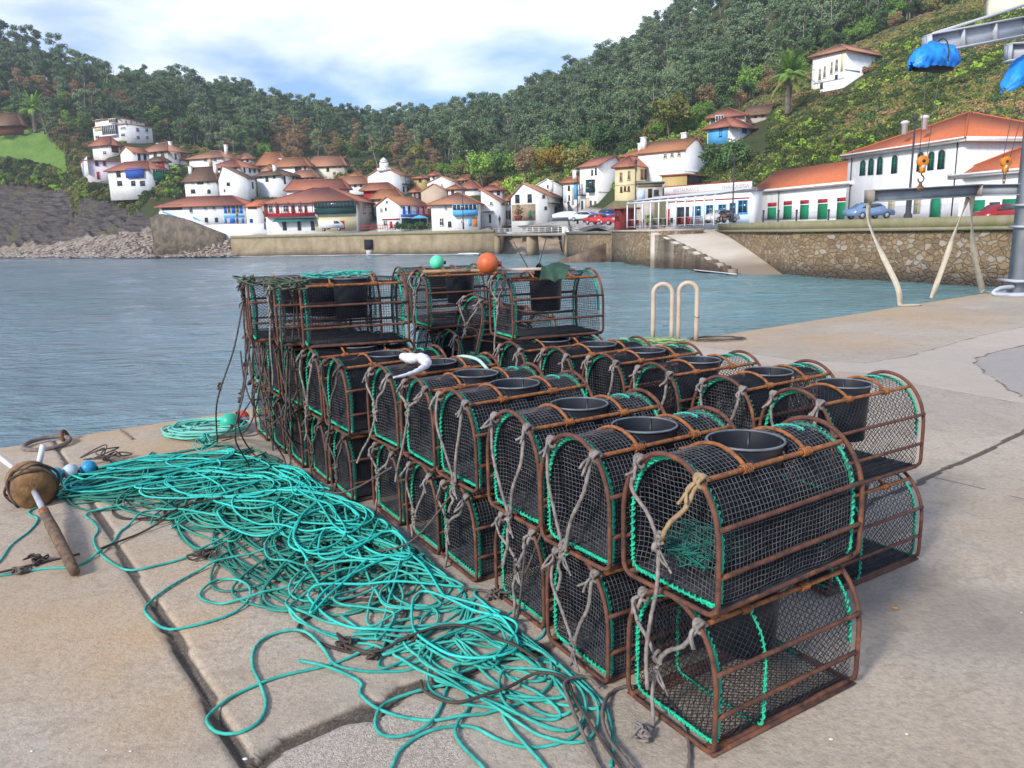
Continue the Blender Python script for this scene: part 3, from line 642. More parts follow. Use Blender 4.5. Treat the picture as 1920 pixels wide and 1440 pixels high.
# bucket-shaped entrance
m=MB(); R0,R1,ZB=.115,.098,TH-.27
RZ=TH-.022
m.lathe([(R0,RZ),(R0-.004,RZ-.008),(R0-.006,RZ-.03),(R1,ZB),(R1-.004,ZB),(R0-.011,RZ-.03),(R0-.008,RZ)],40,(BX,0,0))
for i in range(4):
    a=i*math.pi/2+.6; m.box((BX+(R0-.013)*math.cos(a),(R0-.013)*math.sin(a),RZ-.06),(.004,.006,.12),rz=a)
ME['bucket']=m.mesh('entrance_bucket',BUCK,True)
m=MB(); th=np.arange(48)*2*math.pi/48; m.tube(np.c_[BX+R0*np.cos(th),R0*np.sin(th),np.full(48,RZ)],.0042,8,closed=True)
ME['rim']=m.mesh('bucket_rim',BRIM,True)
def warp(V,seed,amp=.006):
    o=V.copy(); o[:,0]+=(fbm(V[:,1]*9+seed,V[:,2]*9,3)-.5)*amp*2; o[:,1]+=(fbm(V[:,0]*8+seed,V[:,2]*8+4,3)-.5)*amp*2; o[:,2]+=(fbm(V[:,0]*8+seed*2,V[:,1]*8+7,3)-.5)*amp*2; return o
def body_net(seed,d=.0163,r=.0011,diamond=False,mt=NET,sc=.965,nm='body_net'):
    p=resamp(PR*np.array([sc,sc])+np.array([0,.008]),d); n_=len(p); xs=np.arange(.028,TL-.02,d*(1.0 if not diamond else .62)); k=len(xs)
    X=np.repeat(xs[:,None],n_,1); Y=np.repeat(p[None,:,0],k,0); Z=np.repeat(p[None,:,1],k,0)
    if diamond:
        q=resamp(PR*sc+np.array([0,.008]),d/2); q=q[:2*(len(q)//2)]; n_=len(q)//2
        Y=np.stack([q[(i%2)::2][:n_,0] for i in range(k)]); Z=np.stack([q[(i%2)::2][:n_,1] for i in range(k)]); X=np.repeat(xs[:,None],n_,1)
    sg=(fbm(X*5+seed,(Z+Y)*5,3)-.5)*.03; nrm=np.stack([Y,(Z-.2)],-1); nrm/=np.linalg.norm(nrm,axis=-1,keepdims=True)
    Y=Y-nrm[...,0]*np.abs(sg)*.9; Z=Z-nrm[...,1]*np.abs(sg)*.9
    V=np.stack([X,Y,Z],-1)
    hole=((X-BX)**2+Y**2<(R0+.004)**2)&(Z>.3)
    V=warp(V.reshape(-1,3),seed,.004); ok=~hole.reshape(-1); idx=np.arange(k*n_).reshape(k,n_); E=[]
    if diamond:
        for i in range(k-1):
            a=idx[i]; 
            if i%2==0: E+=[np.c_[a,idx[i+1]],np.c_[a,np.roll(idx[i+1],1)]]
            else: E+=[np.c_[a,idx[i+1]],np.c_[a,np.roll(idx[i+1],-1)]]
    else:
        E+=[np.c_[idx.ravel(),np.roll(idx,-1,1).ravel()],np.c_[idx[:-1].ravel(),idx[1:].ravel()]]
    E=np.concatenate(E); E=E[ok[E[:,0]]&ok[E[:,1]]]; L=np.linalg.norm(V[E[:,0]]-V[E[:,1]],axis=1); E=E[L<.05]
    m=MB(); m.segs(V[E[:,0]],V[E[:,1]],r); return m.mesh(nm,mt)
def end_net(x,sgn,seed,d=.0160,r=.0011,mt=NET_LIT,dia=False,nm='end_net'):
    ny=int(TW/d)+2; nz=int(TH/d)+2
    j,i=np.meshgrid(np.arange(ny),np.arange(nz)); Y=(j-ny/2)*d+ (i%2)*(d/2 if dia else 0); Z=i*d*(.8 if dia else 1)+.012
    ok=(np.abs(Y)<halfw(Z+.0)-.015)&(Z<TH-.02); bulge=.035*(1-np.clip((Y/(TW/2))**2+((Z-.2)/.25)**2,0,1))
    X=x+sgn*bulge; V=np.stack([X,Y,Z],-1).reshape(-1,3); V=warp(V,seed,.0075); ok=ok.ravel(); idx=np.arange(ny*nz).reshape(nz,ny)
    # let the border knots reach the hoop
    if dia:
        E=[]
        for q in range(nz-1): 
            E.append(np.c_[idx[q],idx[q+1]]); E.append(np.c_[idx[q][1:],idx[q+1][:-1]] if q%2==0 else np.c_[idx[q][:-1],idx[q+1][1:]])
        E=np.concatenate(E)
    else: E=np.concatenate([np.c_[idx[:,:-1].ravel(),idx[:,1:].ravel()],np.c_[idx[:-1].ravel(),idx[1:].ravel()]])
    E=E[ok[E[:,0]]&ok[E[:,1]]]; m=MB(); m.segs(V[E[:,0]],V[E[:,1]],r); return m.mesh(nm,mt)
def lacing(x,seed,mt=GRN,r=.0036,frac=1.0,off=.93):
    p=resamp(PR,.004); L=len(p); c=np.array([0,.21]); p=c+(p-c)*off; s=np.arange(L)*.004
    if frac<1: k0=int(L*.5*(1-frac)); p=p[k0:L-k0]; s=s[k0:L-k0]; L=len(p)
    rg=np.random.default_rng(seed); rad=.0042+.003*(fbm(s*30+seed,s*0,3)); ph=s/.021*2*math.pi+2.5*fbm(s*8+seed,s*0,2)*6
    t=np.gradient(p,axis=0); t/=np.linalg.norm(t,axis=1,keepdims=True); nn=np.stack([-t[:,1],t[:,0]],1)
    q=np.c_[x+rad*np.sin(ph),p+nn*(rad*np.cos(ph))[:,None]]
    m=MB(); m.tube(q,r,5,closed=(frac>=1)); core=np.c_[np.full(L,x),p+nn*((fbm(s*10+seed,s*0,3)-.5)*.012)[:,None]][::3]
    m.tube(core,r*1.25,5,closed=(frac>=1)); return m.mesh('lacing',mt,True)
ME['body']=[body_net(1,mt=NET_LIT),body_net(5),body_net(9,d=.021,r=.0013,diamond=True)]
ME['end']=[[end_net(.030,1,3),end_net(TL-.03,-1,4,mt=NET)],[end_net(.030,1,8),end_net(TL-.03,-1,9,mt=NET)],[end_net(.03,1,12,d=.022,r=.0012,dia=True,mt=NET),end_net(TL-.03,-1,13,d=.022,dia=True,mt=NET)]]
ME['liner']=body_net(21,d=.0125,r=.0019,diamond=True,mt=LIN,sc=.925,nm='darkening_liner')  # inner net layers here and below, added to darken the trap interior
ME['part']=[end_net(.19,1,31,d=.0125,r=.0018,dia=True,mt=LIN,nm='darkening_partition'),end_net(.47,-1,33,d=.0125,r=.0018,dia=True,mt=LIN,nm='darkening_partition')]
ME['lace']=[[lacing(.026,1),lacing(TL-.03,2)],[lacing(.026,5),lacing(TL-.03,6,frac=.75)]]
ME['lacetop']=lacing(TL-.10,8,GRNL,.0025,frac=.28,off=.96)
ME['lacemid']=lacing(.21,11,GRN,.0026,off=.975)
m=MB(); m.box((TL/2,0,.02),(TL-.06,TW-.05,.007)); 
for i in range(9): m.box((TL/2,-.16+i*.04,.026),(TL-.07,.012,.006))
ME['mat']=m.mesh('floor_mat',MATB)
def tangle(seed,c,s,mt,k=260,r=.0016):
    rg=np.random.default_rng(seed); P=np.cumsum(rg.normal(0,1,(k,3)),0); P=(P-P.mean(0)); q=rg.normal(0,1,(k,3)); q=q*np.array(s)*.5; q=np.clip(q,-np.array(s),np.array(s))
    p=smoothpath(list(q+np.array(c)),.02); m=MB(); m.tube(p,r,4); return m.mesh('twine_tangle',mt,True)
ME['tangle']=tangle(3,(.13,-.02,.13),(.11,.12,.035),mat('teal_twine',(.01,.17,.13),(.008,.10,.08),.7),k=420)
def arch_z(y): return .19+(TH-.2)*math.sqrt(max(0,1-(y/(TW/2))**2))
# --- bridle: two rope legs knotted to the shoulders, meeting in a knot in front of the end net
def knot_wrap(m,c,r=.007,turns=3,rad=.016,axis='t',seed=0):
    rg=np.random.default_rng(seed); t=np.linspace(0,1,turns*16); a=t*turns*2*math.pi
    p=np.c_[c[0]+rad*np.cos(a)*.9,c[1]+(t-.5)*r*turns*1.5+.004*np.sin(a*2.3),c[2]+rad*np.sin(a)]; m.tube(p,r,7,lobes=3,pitch=.03)
    for k in range(2):
        e=np.array(c)+np.array([-rad-.004,0,0]); q=[e,e+np.array([-.012,rg.uniform(-.02,.02),-.018]),e+np.array([-.02-rg.random()*.015,rg.uniform(-.04,.04),-.035-rg.random()*.03])]
        m.tube(smoothpath(q,.006),r*.8,6,lobes=3,pitch=.03)
def blob_knot(m,c,r=.007,s=.017,seed=0):
    rg=np.random.default_rng(seed); q=[]
    for k in range(9):
        v=rg.normal(0,1,3); v/=np.linalg.norm(v); q.append(np.array(c)+v*np.array([s*.8,s*.9,s*1.25]))
    m.tube(smoothpath(q,.006),r,7,lobes=3,pitch=.03)
def bridle(root,seed,join=(.0,.05),tail=.15,mt=ROPG,mt2=None,r=.0072,tail_dir=(0,0),below=None,loop=False):
    r=r*.86
    rg=np.random.default_rng(seed); jy,jz=join; x0=-.016
    for s,mm in ((1,mt),(-1,mt2 or mt)):
        m=MB(); k=(0,s*ys*1.02,zs+.004); knot_wrap(m,k,r,3,.0165,seed=seed+s)
        a=np.array([x0,s*ys,zs-.01]); b=np.array([x0-.004,s*.012+jy,jz]); mid1=a+(b-a)*.3+np.array([-.012,s*.020+rg.uniform(-.012,.012),-.01]); mid2=a+(b-a)*.68+np.array([-.008,s*rg.uniform(-.004,.014),.0])
        m.tube(smoothpath([a+np.array([.012,0,.012]),a,mid1,mid2,b,b+np.array([0,0,-.02])],.006),r*(1.15 if s<0 else 1),9,lobes=3,pitch=.034)
        m.build('bridle_rope',mm,root,smooth=True)
    m=MB(); blob_knot(m,(x0-.006,jy,jz),r,.017,seed); blob_knot(m,(x0-.008,jy+.004,jz-.035),r,.014,seed+5)
    if tail>0:
        td=np.array([-.02+tail_dir[0],tail_dir[1],0]); p=[np.array([x0-.006,jy,jz-.04])]
        for i in range(1,5): t=i/4; p.append(np.array([x0-.012,jy,jz-.04])+td*t**1.4+np.array([rg.uniform(-.008,.004),rg.uniform(-.012,.012),-tail*t]))
        m.tube(smoothpath(p,.006),r,9,lobes=3,pitch=.034)
    for k in range(2):
        e=np.array([x0-.01,jy-.01,jz-.04]); q=[e,e+np.array([-.02,-.02-.02*k,-.01]),e+np.array([-.03,-.06-.015*k,-.02-.012*k])]; m.tube(smoothpath(q,.006),r*.6,5)
    m.build('bridle_knot',mt,root,smooth=True)
COUNT=[0]
def trap(px,py,z,yaw,label,group,var=0,lace=0,brid=None,floor=True,plate=False,tangle=False,liner=True,tilt=(0,0),top=True,lacem=False,bright=False,parts=True,scale=1):
    i=COUNT[0]; COUNT[0]+=1
    yaw=R(yaw+rnd.uniform(-.9,.9)*(0 if i in (0,11) else 1))
    r=empty('lobster_trap',(px,py,z),(tilt[0],tilt[1],yaw),label,'lobster trap',group)
    r.scale=(scale,scale,scale)
    for me in (ME['hoop0'],ME['hoop1']): obj('end_hoop',me,r)
    for me in ME['rails']: obj('rail',me,r)
    for me in ME['base']: obj('base_rail',me,r)
    if plate: obj('base_plate',ME['plate'],r)
    for me in ME['cross']: obj('crossbar',me,r)
    b=obj('entrance_bucket',ME['bucket'],r); obj('bucket_rim',ME['rim'],b)
    obj('body_net',ME['body'][var],r)
    for me in ME['end'][var]: obj('end_net',me,r)
    for me in ME['lace'][lace]: obj('lacing',me,r)
    if var!=2 and liner:
        obj('darkening_liner',ME['liner'],r)
        for me in ME['part']: obj('darkening_partition',me,r)
    if top: obj('top_twine',ME['lacetop'],r)
    if lacem: obj('middle_lacing',ME['lacemid'],r)
    if floor: obj('floor_mat',ME['mat'],r)
    if tangle: obj('twine_tangle',ME['tangle'],r)
    if brid is not None: bridle(r,**brid)
    return r
GL='lobster traps in the stacked left row'; GR='lobster traps in the stacked right row'
Z1=.434; 
od=['nearest','second','third','fourth','fifth','sixth','seventh','eighth','ninth','tenth','eleventh']
def num(i): return 'nearest to the camera' if i==0 else od[i]+' from the camera'
# left row, upper layer
UP=[(.466,2.190,33.5,dict(join=(.015,.185),tail=.42,mt=ROPG,mt2=ROPT,tail_dir=(-.03,-.01))),
    (.203,2.500,33.5,dict(join=(.03,.035),tail=.12,mt=ROPG)),(-.005,2.872,32.5,dict(join=(.0,.03),tail=.18,mt=ROPG)),
    (-.262,3.312,33.5,dict(join=(-.02,.04),tail=.12,mt=ROPG)),(-.470,3.63,31.5,dict(join=(.05,.28),tail=.35,mt=ROPG,tail_dir=(-.03,.08))),
    (-.698,3.988,32.0,dict(join=(.03,.22),tail=.30,mt=ROPG,tail_dir=(-.05,.12))),(-1.02,4.312,32.5,dict(join=(.05,.12),tail=.2,mt=ROPD)),
    (-1.256,4.70,31.5,dict(join=(.05,.08),tail=.2,mt=ROPG)),(-1.50,5.06,31.5,dict(join=(.0,.1),tail=.3,mt=ROPD)),(-1.73,5.43,31,dict(join=(.0,.06),tail=.3,mt=ROPD)),(-1.97,5.80,30,dict(join=(0,.1),tail=.3,mt=ROPD))]
LO=[(.474,2.176,31.5,dict(join=(.03,.22),tail=.33,mt=ROPG,mt2=ROPG,tail_dir=(-.02,-.02))),
    (.213,2.545,31,dict(join=(-.01,.10),tail=.12,mt=ROPG)),(.010,2.930,31,dict(join=(-.03,.24),tail=.26,mt=ROPG)),
    (-.272,3.352,30,dict(join=(.05,.22),tail=.24,mt=ROPG)),(-.470,3.66,31,dict(join=(.04,.16),tail=.14,mt=ROPG)),
    (-.712,4.052,32,dict(join=(.05,.26),tail=.22,mt=ROPG)),(-1.045,4.425,31,dict(join=(.0,.2),tail=.2,mt=ROPD)),
    (-1.275,4.79,31,dict(join=(.02,.2),tail=.2,mt=ROPD)),(-1.52,5.14,31,dict(join=(.0,.2),tail=.2,mt=ROPD)),(-1.75,5.50,31,dict(join=(.0,.2),tail=.2,mt=ROPD)),(-1.99,5.87,30,None)]
for i,(x,y,a,b) in enumerate(UP):
    if b: b=dict(b,seed=10+i)
    trap(x,y,Z1,a,'upper lobster trap in the left row, '+num(i)+(', green twine inside' if i==0 else ', rope bridle in front'),GL,var=0 if i<6 else 1,lace=i%2,brid=b,floor=True,tangle=(i==0),scale=1.055 if i==0 else 1.01,tilt=(rnd.uniform(-.012,.012),rnd.uniform(-.01,.01)))
for i,(x,y,a,b) in enumerate(LO):
    if b: b=dict(b,seed=40+i)
    trap(x,y,0,a,'ground-level lobster trap in the left row, '+num(i)+(', see-through with green seam' if i==0 else ''),GL,var=2 if i==0 else (0 if i<6 else 1),lace=(i+1)%2,brid=b,floor=(i!=0),plate=(i in (0,2)),scale=1.03 if i==0 else 1.0,lacem=(i==0))
# right row
KU=[(1.215,3.185,32.0),(.985,3.505,32.5),(.735,3.90,32.5),(.515,4.26,32.5),(.262,4.545,31.8),(-.005,4.80,31.4),(-.23,5.16,31.5),(-.45,5.50,31.5),(-.68,5.86,31.5)]
for i,(x,y,a) in enumerate(KU):
    if i!=6: trap(x,y,Z1,a,'upper lobster trap in the right row, '+num(i)+', black bucket mouth on top',GR,var=2 if i in (0,2) else 1,lace=(i+1)%2,brid=dict(seed=70+i,join=(.0,.10 if i<2 else .04),tail=.10,mt=ROPG),tilt=(rnd.uniform(-.012,.012),rnd.uniform(-.01,.01)),floor=(i!=2))
    trap(x+.01,y-.025,0,a-1,'ground-level lobster trap in the right row, '+num(i),GR,var=2 if i in (0,3) else 1,lace=i%2,floor=True,plate=(i==0),lacem=(i==0))
# third layer
Z2=.864
GT='lobster traps lying on top of the stacks'
def side(px,py,z,yaw,lab,**k):                 # px,py: near right foot of the end hoop
    P=atz(px,py,z); a=R(yaw); x=P[0]-math.sin(a)*TW/2; y=P[1]+math.cos(a)*TW/2
    return trap(x,y,z,yaw,lab,GT,liner=False,**k)
side(571,656,Z2,19,'lobster trap on top of the left stack, long side facing the camera',var=1,lace=0,brid=dict(seed=91,join=(.06,.33),tail=.5,mt=ROPD,tail_dir=(-.03,0)),top=False)
side(524,652,Z2,21,'middle one of three lobster traps side by side on top of the left stack',var=1,lace=1,brid=dict(seed=92,join=(.0,.22),tail=.5,mt=ROPG))
side(474,643,Z2,23,'leftmost lobster trap on top of the left stack, open water behind its thin net',var=2,lace=0,brid=dict(seed=93,join=(.0,.3),tail=.5,mt=ROPD),floor=False)
side(964,641,Z2,24,'lobster trap on the right stack, under the orange buoy and flag cloth',var=1,lace=1,brid=dict(seed=94,join=(.0,.24),tail=.28,mt=ROPG),top=False)
side(893,668,.70,34,'tilted lobster trap leaning against its neighbour on the right stack',var=1,lace=0,brid=dict(seed=95,join=(-.02,.2),tail=.22,mt=ROPG),tilt=(.05,.24),top=False)
side(806,619,Z2,26,'lobster trap on top of the right stack below the small mint buoy',var=1,lace=0,brid=dict(seed=96,join=(.02,.25),tail=.3,mt=ROPG),top=False)
side(768,607,Z2,27,'lobster trap at the back of the right stack, thin pale blue net',var=2,lace=1,floor=False,top=False)
# ================================================================ ROPES ON THE QUAY
TUR=mat('turquoise_rope',(.070,.47,.385),(.030,.27,.225),.85,9,spec=.2,bump=.3,bscale=400,bdist=.002)
TUD=mat('green_rope',(.030,.21,.15),(.016,.10,.08),.65,3,bump=.3,bscale=400,bdist=.002)
TUP=mat('pale_aqua_rope',(.20,.62,.50),(.12,.42,.35),.6,5)
DRK=mat('tarred_rope',(.085,.060,.048),(.045,.032,.028),.85,8)
GRK=mat('worn_grey_rope',(.16,.13,.115),(.10,.08,.07),.9,10)
HC=.02; hx0,hy0=-5.0,.5; HMAP=np.zeros((600,500))
def lay(path,r,win=9,cap=.14,press=.35):
    """drop a rope on what already lies there: each point rests on the highest thing under it"""
    p=np.array(path,float); ix=np.clip(((p[:,0]-hx0)/HC).astype(int),1,598); iy=np.clip(((p[:,1]-hy0)/HC).astype(int),1,498)
    z=np.maximum.reduce([HMAP[ix+a,iy+b] for a in (-1,0,1) for b in (-1,0,1)])
    k=np.ones(win)/win; zp=np.pad(z,win//2,mode='edge'); zs_=np.convolve(zp,k,'valid')[:len(z)]; z=np.minimum(np.maximum(zs_,z*press*2),cap)
    p=np.c_[p[:,0],p[:,1],z+r]; HMAP[ix,iy]=np.maximum(HMAP[ix,iy],z+r*1.7); return p
def gpt(q): return [atz(x,y,0)[:2] for x,y in q]
def xy(path): return np.array([[a[0],a[1],0] for a in path])
PILE=[(110,905),(200,866),(330,843),(430,826),(490,848),(560,888),(640,942),(700,982),(770,1032),(840,1082),(930,1148),(1020,1222),(1085,1272),(1130,1330),(1110,1395),(960,1400),(870,1340),(760,1300),(690,1250),(600,1200),(480,1150),(400,1105),(410,1055),(330,1012),(240,978),(150,955),(95,935)]
PG=gpt(PILE)
rg=np.random.default_rng(21)
def inside(p): return inpoly(np.array([p[0]]),np.array([p[1]]),PG)[0]
# axis of the heap from the float at the far left to the front trap
AX=gpt([(150,912),(260,900),(380,890),(480,905),(540,950),(600,1010),(650,1060),(720,1090),(800,1140),(870,1190),(930,1240),(990,1290),(1040,1330)])
WD=[.10,.34,.55,.55,.50,.42,.40,.40,.36,.32,.30,.26,.20]
def axis_at(t):
    i=min(int(t),len(AX)-2); f=t-i; a=np.array(AX[i]); b=np.array(AX[i+1]); d=b-a; d/=np.linalg.norm(d); return a+(b-a)*f,WD[i]+(WD[i+1]-WD[i])*f,d
def scribble(t0,t1,loops,rmin,rmax,seed,elong=1.0):
    rg=np.random.default_rng(seed); pts=[]; ph=rg.uniform(0,6.28); t=t0; sg=1 if rg.random()<.5 else -1
    for k in range(loops):
        tt=t0+(t1-t0)*(k/loops)+rg.normal()*.55*abs(t1-t0)/len(AX)*1.2; tt=float(np.clip(tt,0,len(AX)-1.01)); c,w,d=axis_at(tt); nn=np.array([-d[1],d[0]])
        c=c+nn*np.clip(rg.normal()*.55,-1,1)*w; ra=rg.uniform(rmin,rmax); rb=ra*rg.uniform(.35,.95); rot=rg.uniform(0,3.14) if elong<=1 else math.atan2(d[1],d[0])+rg.normal()*.35
        ra*=elong; turns=rg.choice([.75,1.1,1.6,2.2]); m_=max(4,int(7*turns))
        if rg.random()<.18: sg=-sg
        for j in range(m_):
            a=ph+sg*2*math.pi*turns*j/m_; q=np.array([ra*math.cos(a),rb*math.sin(a)])*(1+rg.normal()*.09); 
            p=c+np.array([q[0]*math.cos(rot)-q[1]*math.sin(rot),q[0]*math.sin(rot)+q[1]*math.cos(rot)]); 
            pts.append(p)
        ph=ph+sg*2*math.pi*turns
    out=[]
    for p in pts:
        if not inside(p):
            if rg.random()<.62: continue
            c,w,d=axis_at(float(np.clip(min(range(len(AX)-1),key=lambda i:np.hypot(*(np.array(AX[i])-p))),0,len(AX)-1.01)));
            for _ in range(4):
                if inside(p): break
                p=p+(c-p)*rg.uniform(.15,.8)
        out.append(p)
    return out
def rope_obj(name,paths,r,mt,label,cat='rope',step=.011,n=8,lobes=3,pitch=.045,group=None,cap=.085,kind=None):
    m=MB()
    for P in paths:
        sm=smoothpath([np.array([a[0],a[1],0.]) for a in P],step); p=lay(sm,r,cap=cap); p[:,2]=np.convolve(np.pad(p[:,2],3,mode='edge'),np.ones(7)/7,'valid'); m.tube(p,r,n,lobes=lobes,pitch=pitch,amp=.2)
    return tag(m.build(name,mt,smooth=True),label,cat,group,kind)
# the old dark line at the bottom of the heap, then the green ropes over it
rope_obj('fishing_rope',[scribble(1,8,12,.14,.34,5)],.006,DRK,'thin dark tarred rope mixed under the turquoise rope heap',step=.016,n=6,lobes=0)
rope_obj('fishing_rope',[scribble(.3,5.5,34,.22,.50,31,1.5),scribble(5.6,.5,34,.2,.48,32,1.4),scribble(.8,5.8,22,.16,.42,36,1.2)],.0060,TUD,'old dull green rope, the densely packed far part of the heap',step=.016,n=6,pitch=.05,cap=.12)
rope_obj('fishing_rope',[scribble(.5,6.5,26,.20,.45,33,1.3),scribble(3,7,7,.2,.40,34)],.0060,mat('sea_green_rope',(.035,.30,.22),(.018,.17,.13),.6,2.5),'sea-green rope looped through the middle of the heap',step=.015,n=6,pitch=.05,cap=.12)
FR=[
 [(701,1219),(619,1249),(525,1271),(450,1301),(405,1331),(388,1354),(409,1376),(450,1376),(487,1354),(499,1320),(487,1282),(474,1252),(476,1222),(495,1200),(532,1187),(574,1192),(607,1222),(630,1249),(675,1260),(720,1262),(770,1258),(830,1235),(880,1205),(910,1180),(890,1150),(830,1150),(770,1165),(700,1180),(620,1170),(540,1150)],
 [(560,1000),(457,1005),(420,1020),(360,1044),(300,1061),(244,1071),(210,1057),(184,1035),(176,1012),(184,997),(175,980),(161,969),(178,962),(230,958)],
 [(420,985),(292,967),(232,994),(210,1020),(150,1061),(75,1069),(0,1082),(-60,1088)],
 [(120,935),(56,960),(71,975),(56,997),(22,1024),(0,1054),(-40,1090)],
 [(520,1040),(450,1050),(390,1065),(319,1102),(277,1136),(276,1155),(311,1181),(360,1176),(420,1159),(461,1136),(469,1110),(446,1095),(412,1091),(379,1110),(379,1125),(412,1134),(450,1129),(520,1112),(600,1095)],
 [(728,1460),(736,1440),(751,1409),(792,1379),(837,1366),(886,1366),(935,1390),(980,1403),(1017,1403),(1062,1392),(1085,1375),(1096,1345),(1080,1312),(1040,1285),(980,1262),(900,1240),(830,1225)],
 [(915,1460),(905,1440),(867,1401),(854,1379),(860,1358),(880,1325),(870,1290),(860,1250),(885,1205),(930,1190)],
 [(1130,1330),(1100,1334),(1017,1318),(950,1300),(942,1337),(957,1367),(987,1405),(1014,1431),(1040,1465)],
 [(560,1240),(669,1277),(676,1304),(706,1330),(755,1347),(811,1354),(867,1351),(924,1339),(980,1322),(1017,1304),(1040,1274),(1042,1251),(1017,1238),(961,1240),(905,1251),(860,1270),(837,1296),(826,1330),(804,1364),(774,1382),(736,1386),(710,1375),(704,1352),(717,1326),(755,1307),(820,1290),(900,1285)],
 [(640,1160),(690,1195),(760,1215),(850,1215),(930,1215),(1010,1200),(1020,1170),(1000,1145),(960,1150),(920,1180),(860,1215),(790,1245),(740,1250)],
 [(1145,1440),(1150,1400),(1142,1350),(1120,1310),(1080,1270),(1030,1250),(960,1235)],
]
rope_obj('fishing_rope',[gpt(q) for q in FR],.0055,TUR,'bright turquoise rope in wide loose loops on the concrete in front of the heap',step=.009,n=9,pitch=.04)
rope_obj('fishing_rope',[scribble(4.5,11.9,11,.22,.48,41),scribble(11.5,6,8,.22,.45,42)],.0052,TUR,'bright turquoise rope coiled in the heap beside the traps',step=.010,n=8,pitch=.04)
rope_obj('fishing_rope',[scribble(4.5,9.5,7,.20,.42,43),scribble(.6,5,16,.2,.42,44,1.4)],.0056,mat('aqua_rope',(.04,.58,.50),(.02,.40,.34),.55,3),'aqua rope lying over the top of the heap in the middle',step=.012,n=8,pitch=.04)
rope_obj('dark_line',[gpt([(1180,1470),(1130,1400),(1080,1330),(1060,1290),(1000,1280),(940,1310),(860,1330),(800,1310),(790,1290)]),gpt([(640,1215),(700,1235),(760,1215),(830,1190),(900,1200),(960,1230),(1010,1255)])],.0058,DRK,'dark brown line crossing the front of the turquoise rope',step=.012,n=6,lobes=0)
rope_obj('grey_rope_coil',[gpt([(1290,1470),(1292,1400),(1270,1340),(1235,1305),(1190,1290),(1150,1300),(1130,1345),(1140,1395),(1175,1440),(1200,1470)]),gpt([(1125,1300),(1100,1280),(1060,1300),(1070,1340),(1100,1400),(1130,1450)])],.0062,GRK,'worn grey rope looped on the ground before the front trap','rope',step=.01)
# knots and tufts in the heap
def tuft(c,s,mt,k,r,seed,name,label,group=None,cat='rope knot'):
    rg=np.random.default_rng(seed); q=[np.array(c)+np.clip(rg.normal(0,1,3),-1.6,1.6)*np.array([s,s,s*.45])+np.array([0,0,s*.45]) for _ in range(k)]
    for a in q: a[2]=max(a[2],r)
    m=MB(); m.tube(smoothpath(q,.012),r,6); return tag(m.build(name,mt,smooth=True),label,cat,group)
for (x,y,s,mt,lab) in ((652,1213,.028,DRK,'dark knot of old line on the left edge of the near rope loops'),(705,1236,.018,DRK,'small dark knot just below the bigger knot in the near loops'),(380,1045,.035,DRK,'frayed brown knot at the left tip of the middle rope loops'),(770,1208,.022,DRK,'dark knot halfway along the near rope loops'),
   (388,852,.06,TUR,'bright turquoise bunch of knots on the far heap'),(202,866,.075,GRK,'tangle of grey twine behind the pale floats'),(930,1120,.03,GRK,'grey rope knot at the foot of the traps beside the heap'),(1205,1385,.022,ROPG,'frayed grey knot at the end of the bridle by the front trap'),(70,1056,.03,DRK,'dark knot on the line left of the marker pole weight'),(40,1075,.022,GRK,'small grey knot at the far left end of the line'),(535,985,.03,DRK,'dark knot at the right side of the far heap')):
    P=atz(x,y,0); tuft((P[0],P[1],.06 if mt is TUR else .01),s,mt,26,.005,int(x),'rope_knot',lab)
P=atz(640,930,0)
rope_obj('dark_line',[gpt([(150,1040),(60,1062),(-20,1085)]),gpt([(300,985),(360,962),(420,950)]),gpt([(190,1036),(245,1010),(310,985)])],.0055,DRK,'thin dark line running left past the marker pole weight',step=.02,n=6,lobes=0)
# pale aqua coil near the water edge
c=atz(386,812,0); m=MB(); rg=np.random.default_rng(8); q=[]
for i in range(150):
    a=i*.62; ra=.27+.03*math.sin(i*.37)+rg.normal()*.015; q.append(np.array([c[0]+ra*1.05*math.cos(a)+.02*math.sin(i*.11),c[1]+ra*.85*math.sin(a),.012+i*.00035+rg.random()*.012]))
m.tube(smoothpath(q,.03),.0068,6)
for k in range(7):
    a=rg.uniform(0,6.28); b=a+rg.uniform(1.8,3.6); m.tube(smoothpath([(c[0]+.27*math.cos(a),c[1]+.22*math.sin(a),.05),(c[0]+rg.normal()*.08,c[1]+rg.normal()*.06,.05),(c[0]+.27*math.cos(b),c[1]+.22*math.sin(b),.05)],.02),.0068,6)
tag(m.build('rope_coil',TUP,smooth=True),'pale aqua rope coiled in a neat ring near the water edge','rope coil')
# dark ropes hanging down the left corner of the stacks
m=MB(); rg=np.random.default_rng(14)
top=[(457,560),(470,640),(500,660),(540,665),(448,660),(520,560),(575,690)]
for k in range(11):
    tx,ty=top[k%len(top)]; A=atY(tx+rg.uniform(-8,8),ty+rg.uniform(-6,10),4.62+rg.uniform(0,.5)); B=atz(rg.uniform(395,600),rg.uniform(822,905),0); mid=(A+B)/2+np.array([rg.uniform(-.08,.04),rg.uniform(-.25,-.05),-.12])
    B[2]=.05; m.tube(smoothpath([A,A*.7+mid*.3+np.array([0,-.05,-.1]),mid,B,B+np.array([rg.uniform(-.15,.15),rg.uniform(-.2,.1),-.03])],.02),.0055,6,lobes=3,pitch=.05)
    for j in range(2): blob_knot(m,A+(mid-A)*rg.uniform(.2,1)+np.array([0,-.03,0]),.005,.016,k*3+j)
tag(m.build('hanging_ropes',ROPD,smooth=True),'bunch of dark ropes hanging from the left end of the stacks to the ground','ropes')
m=MB()
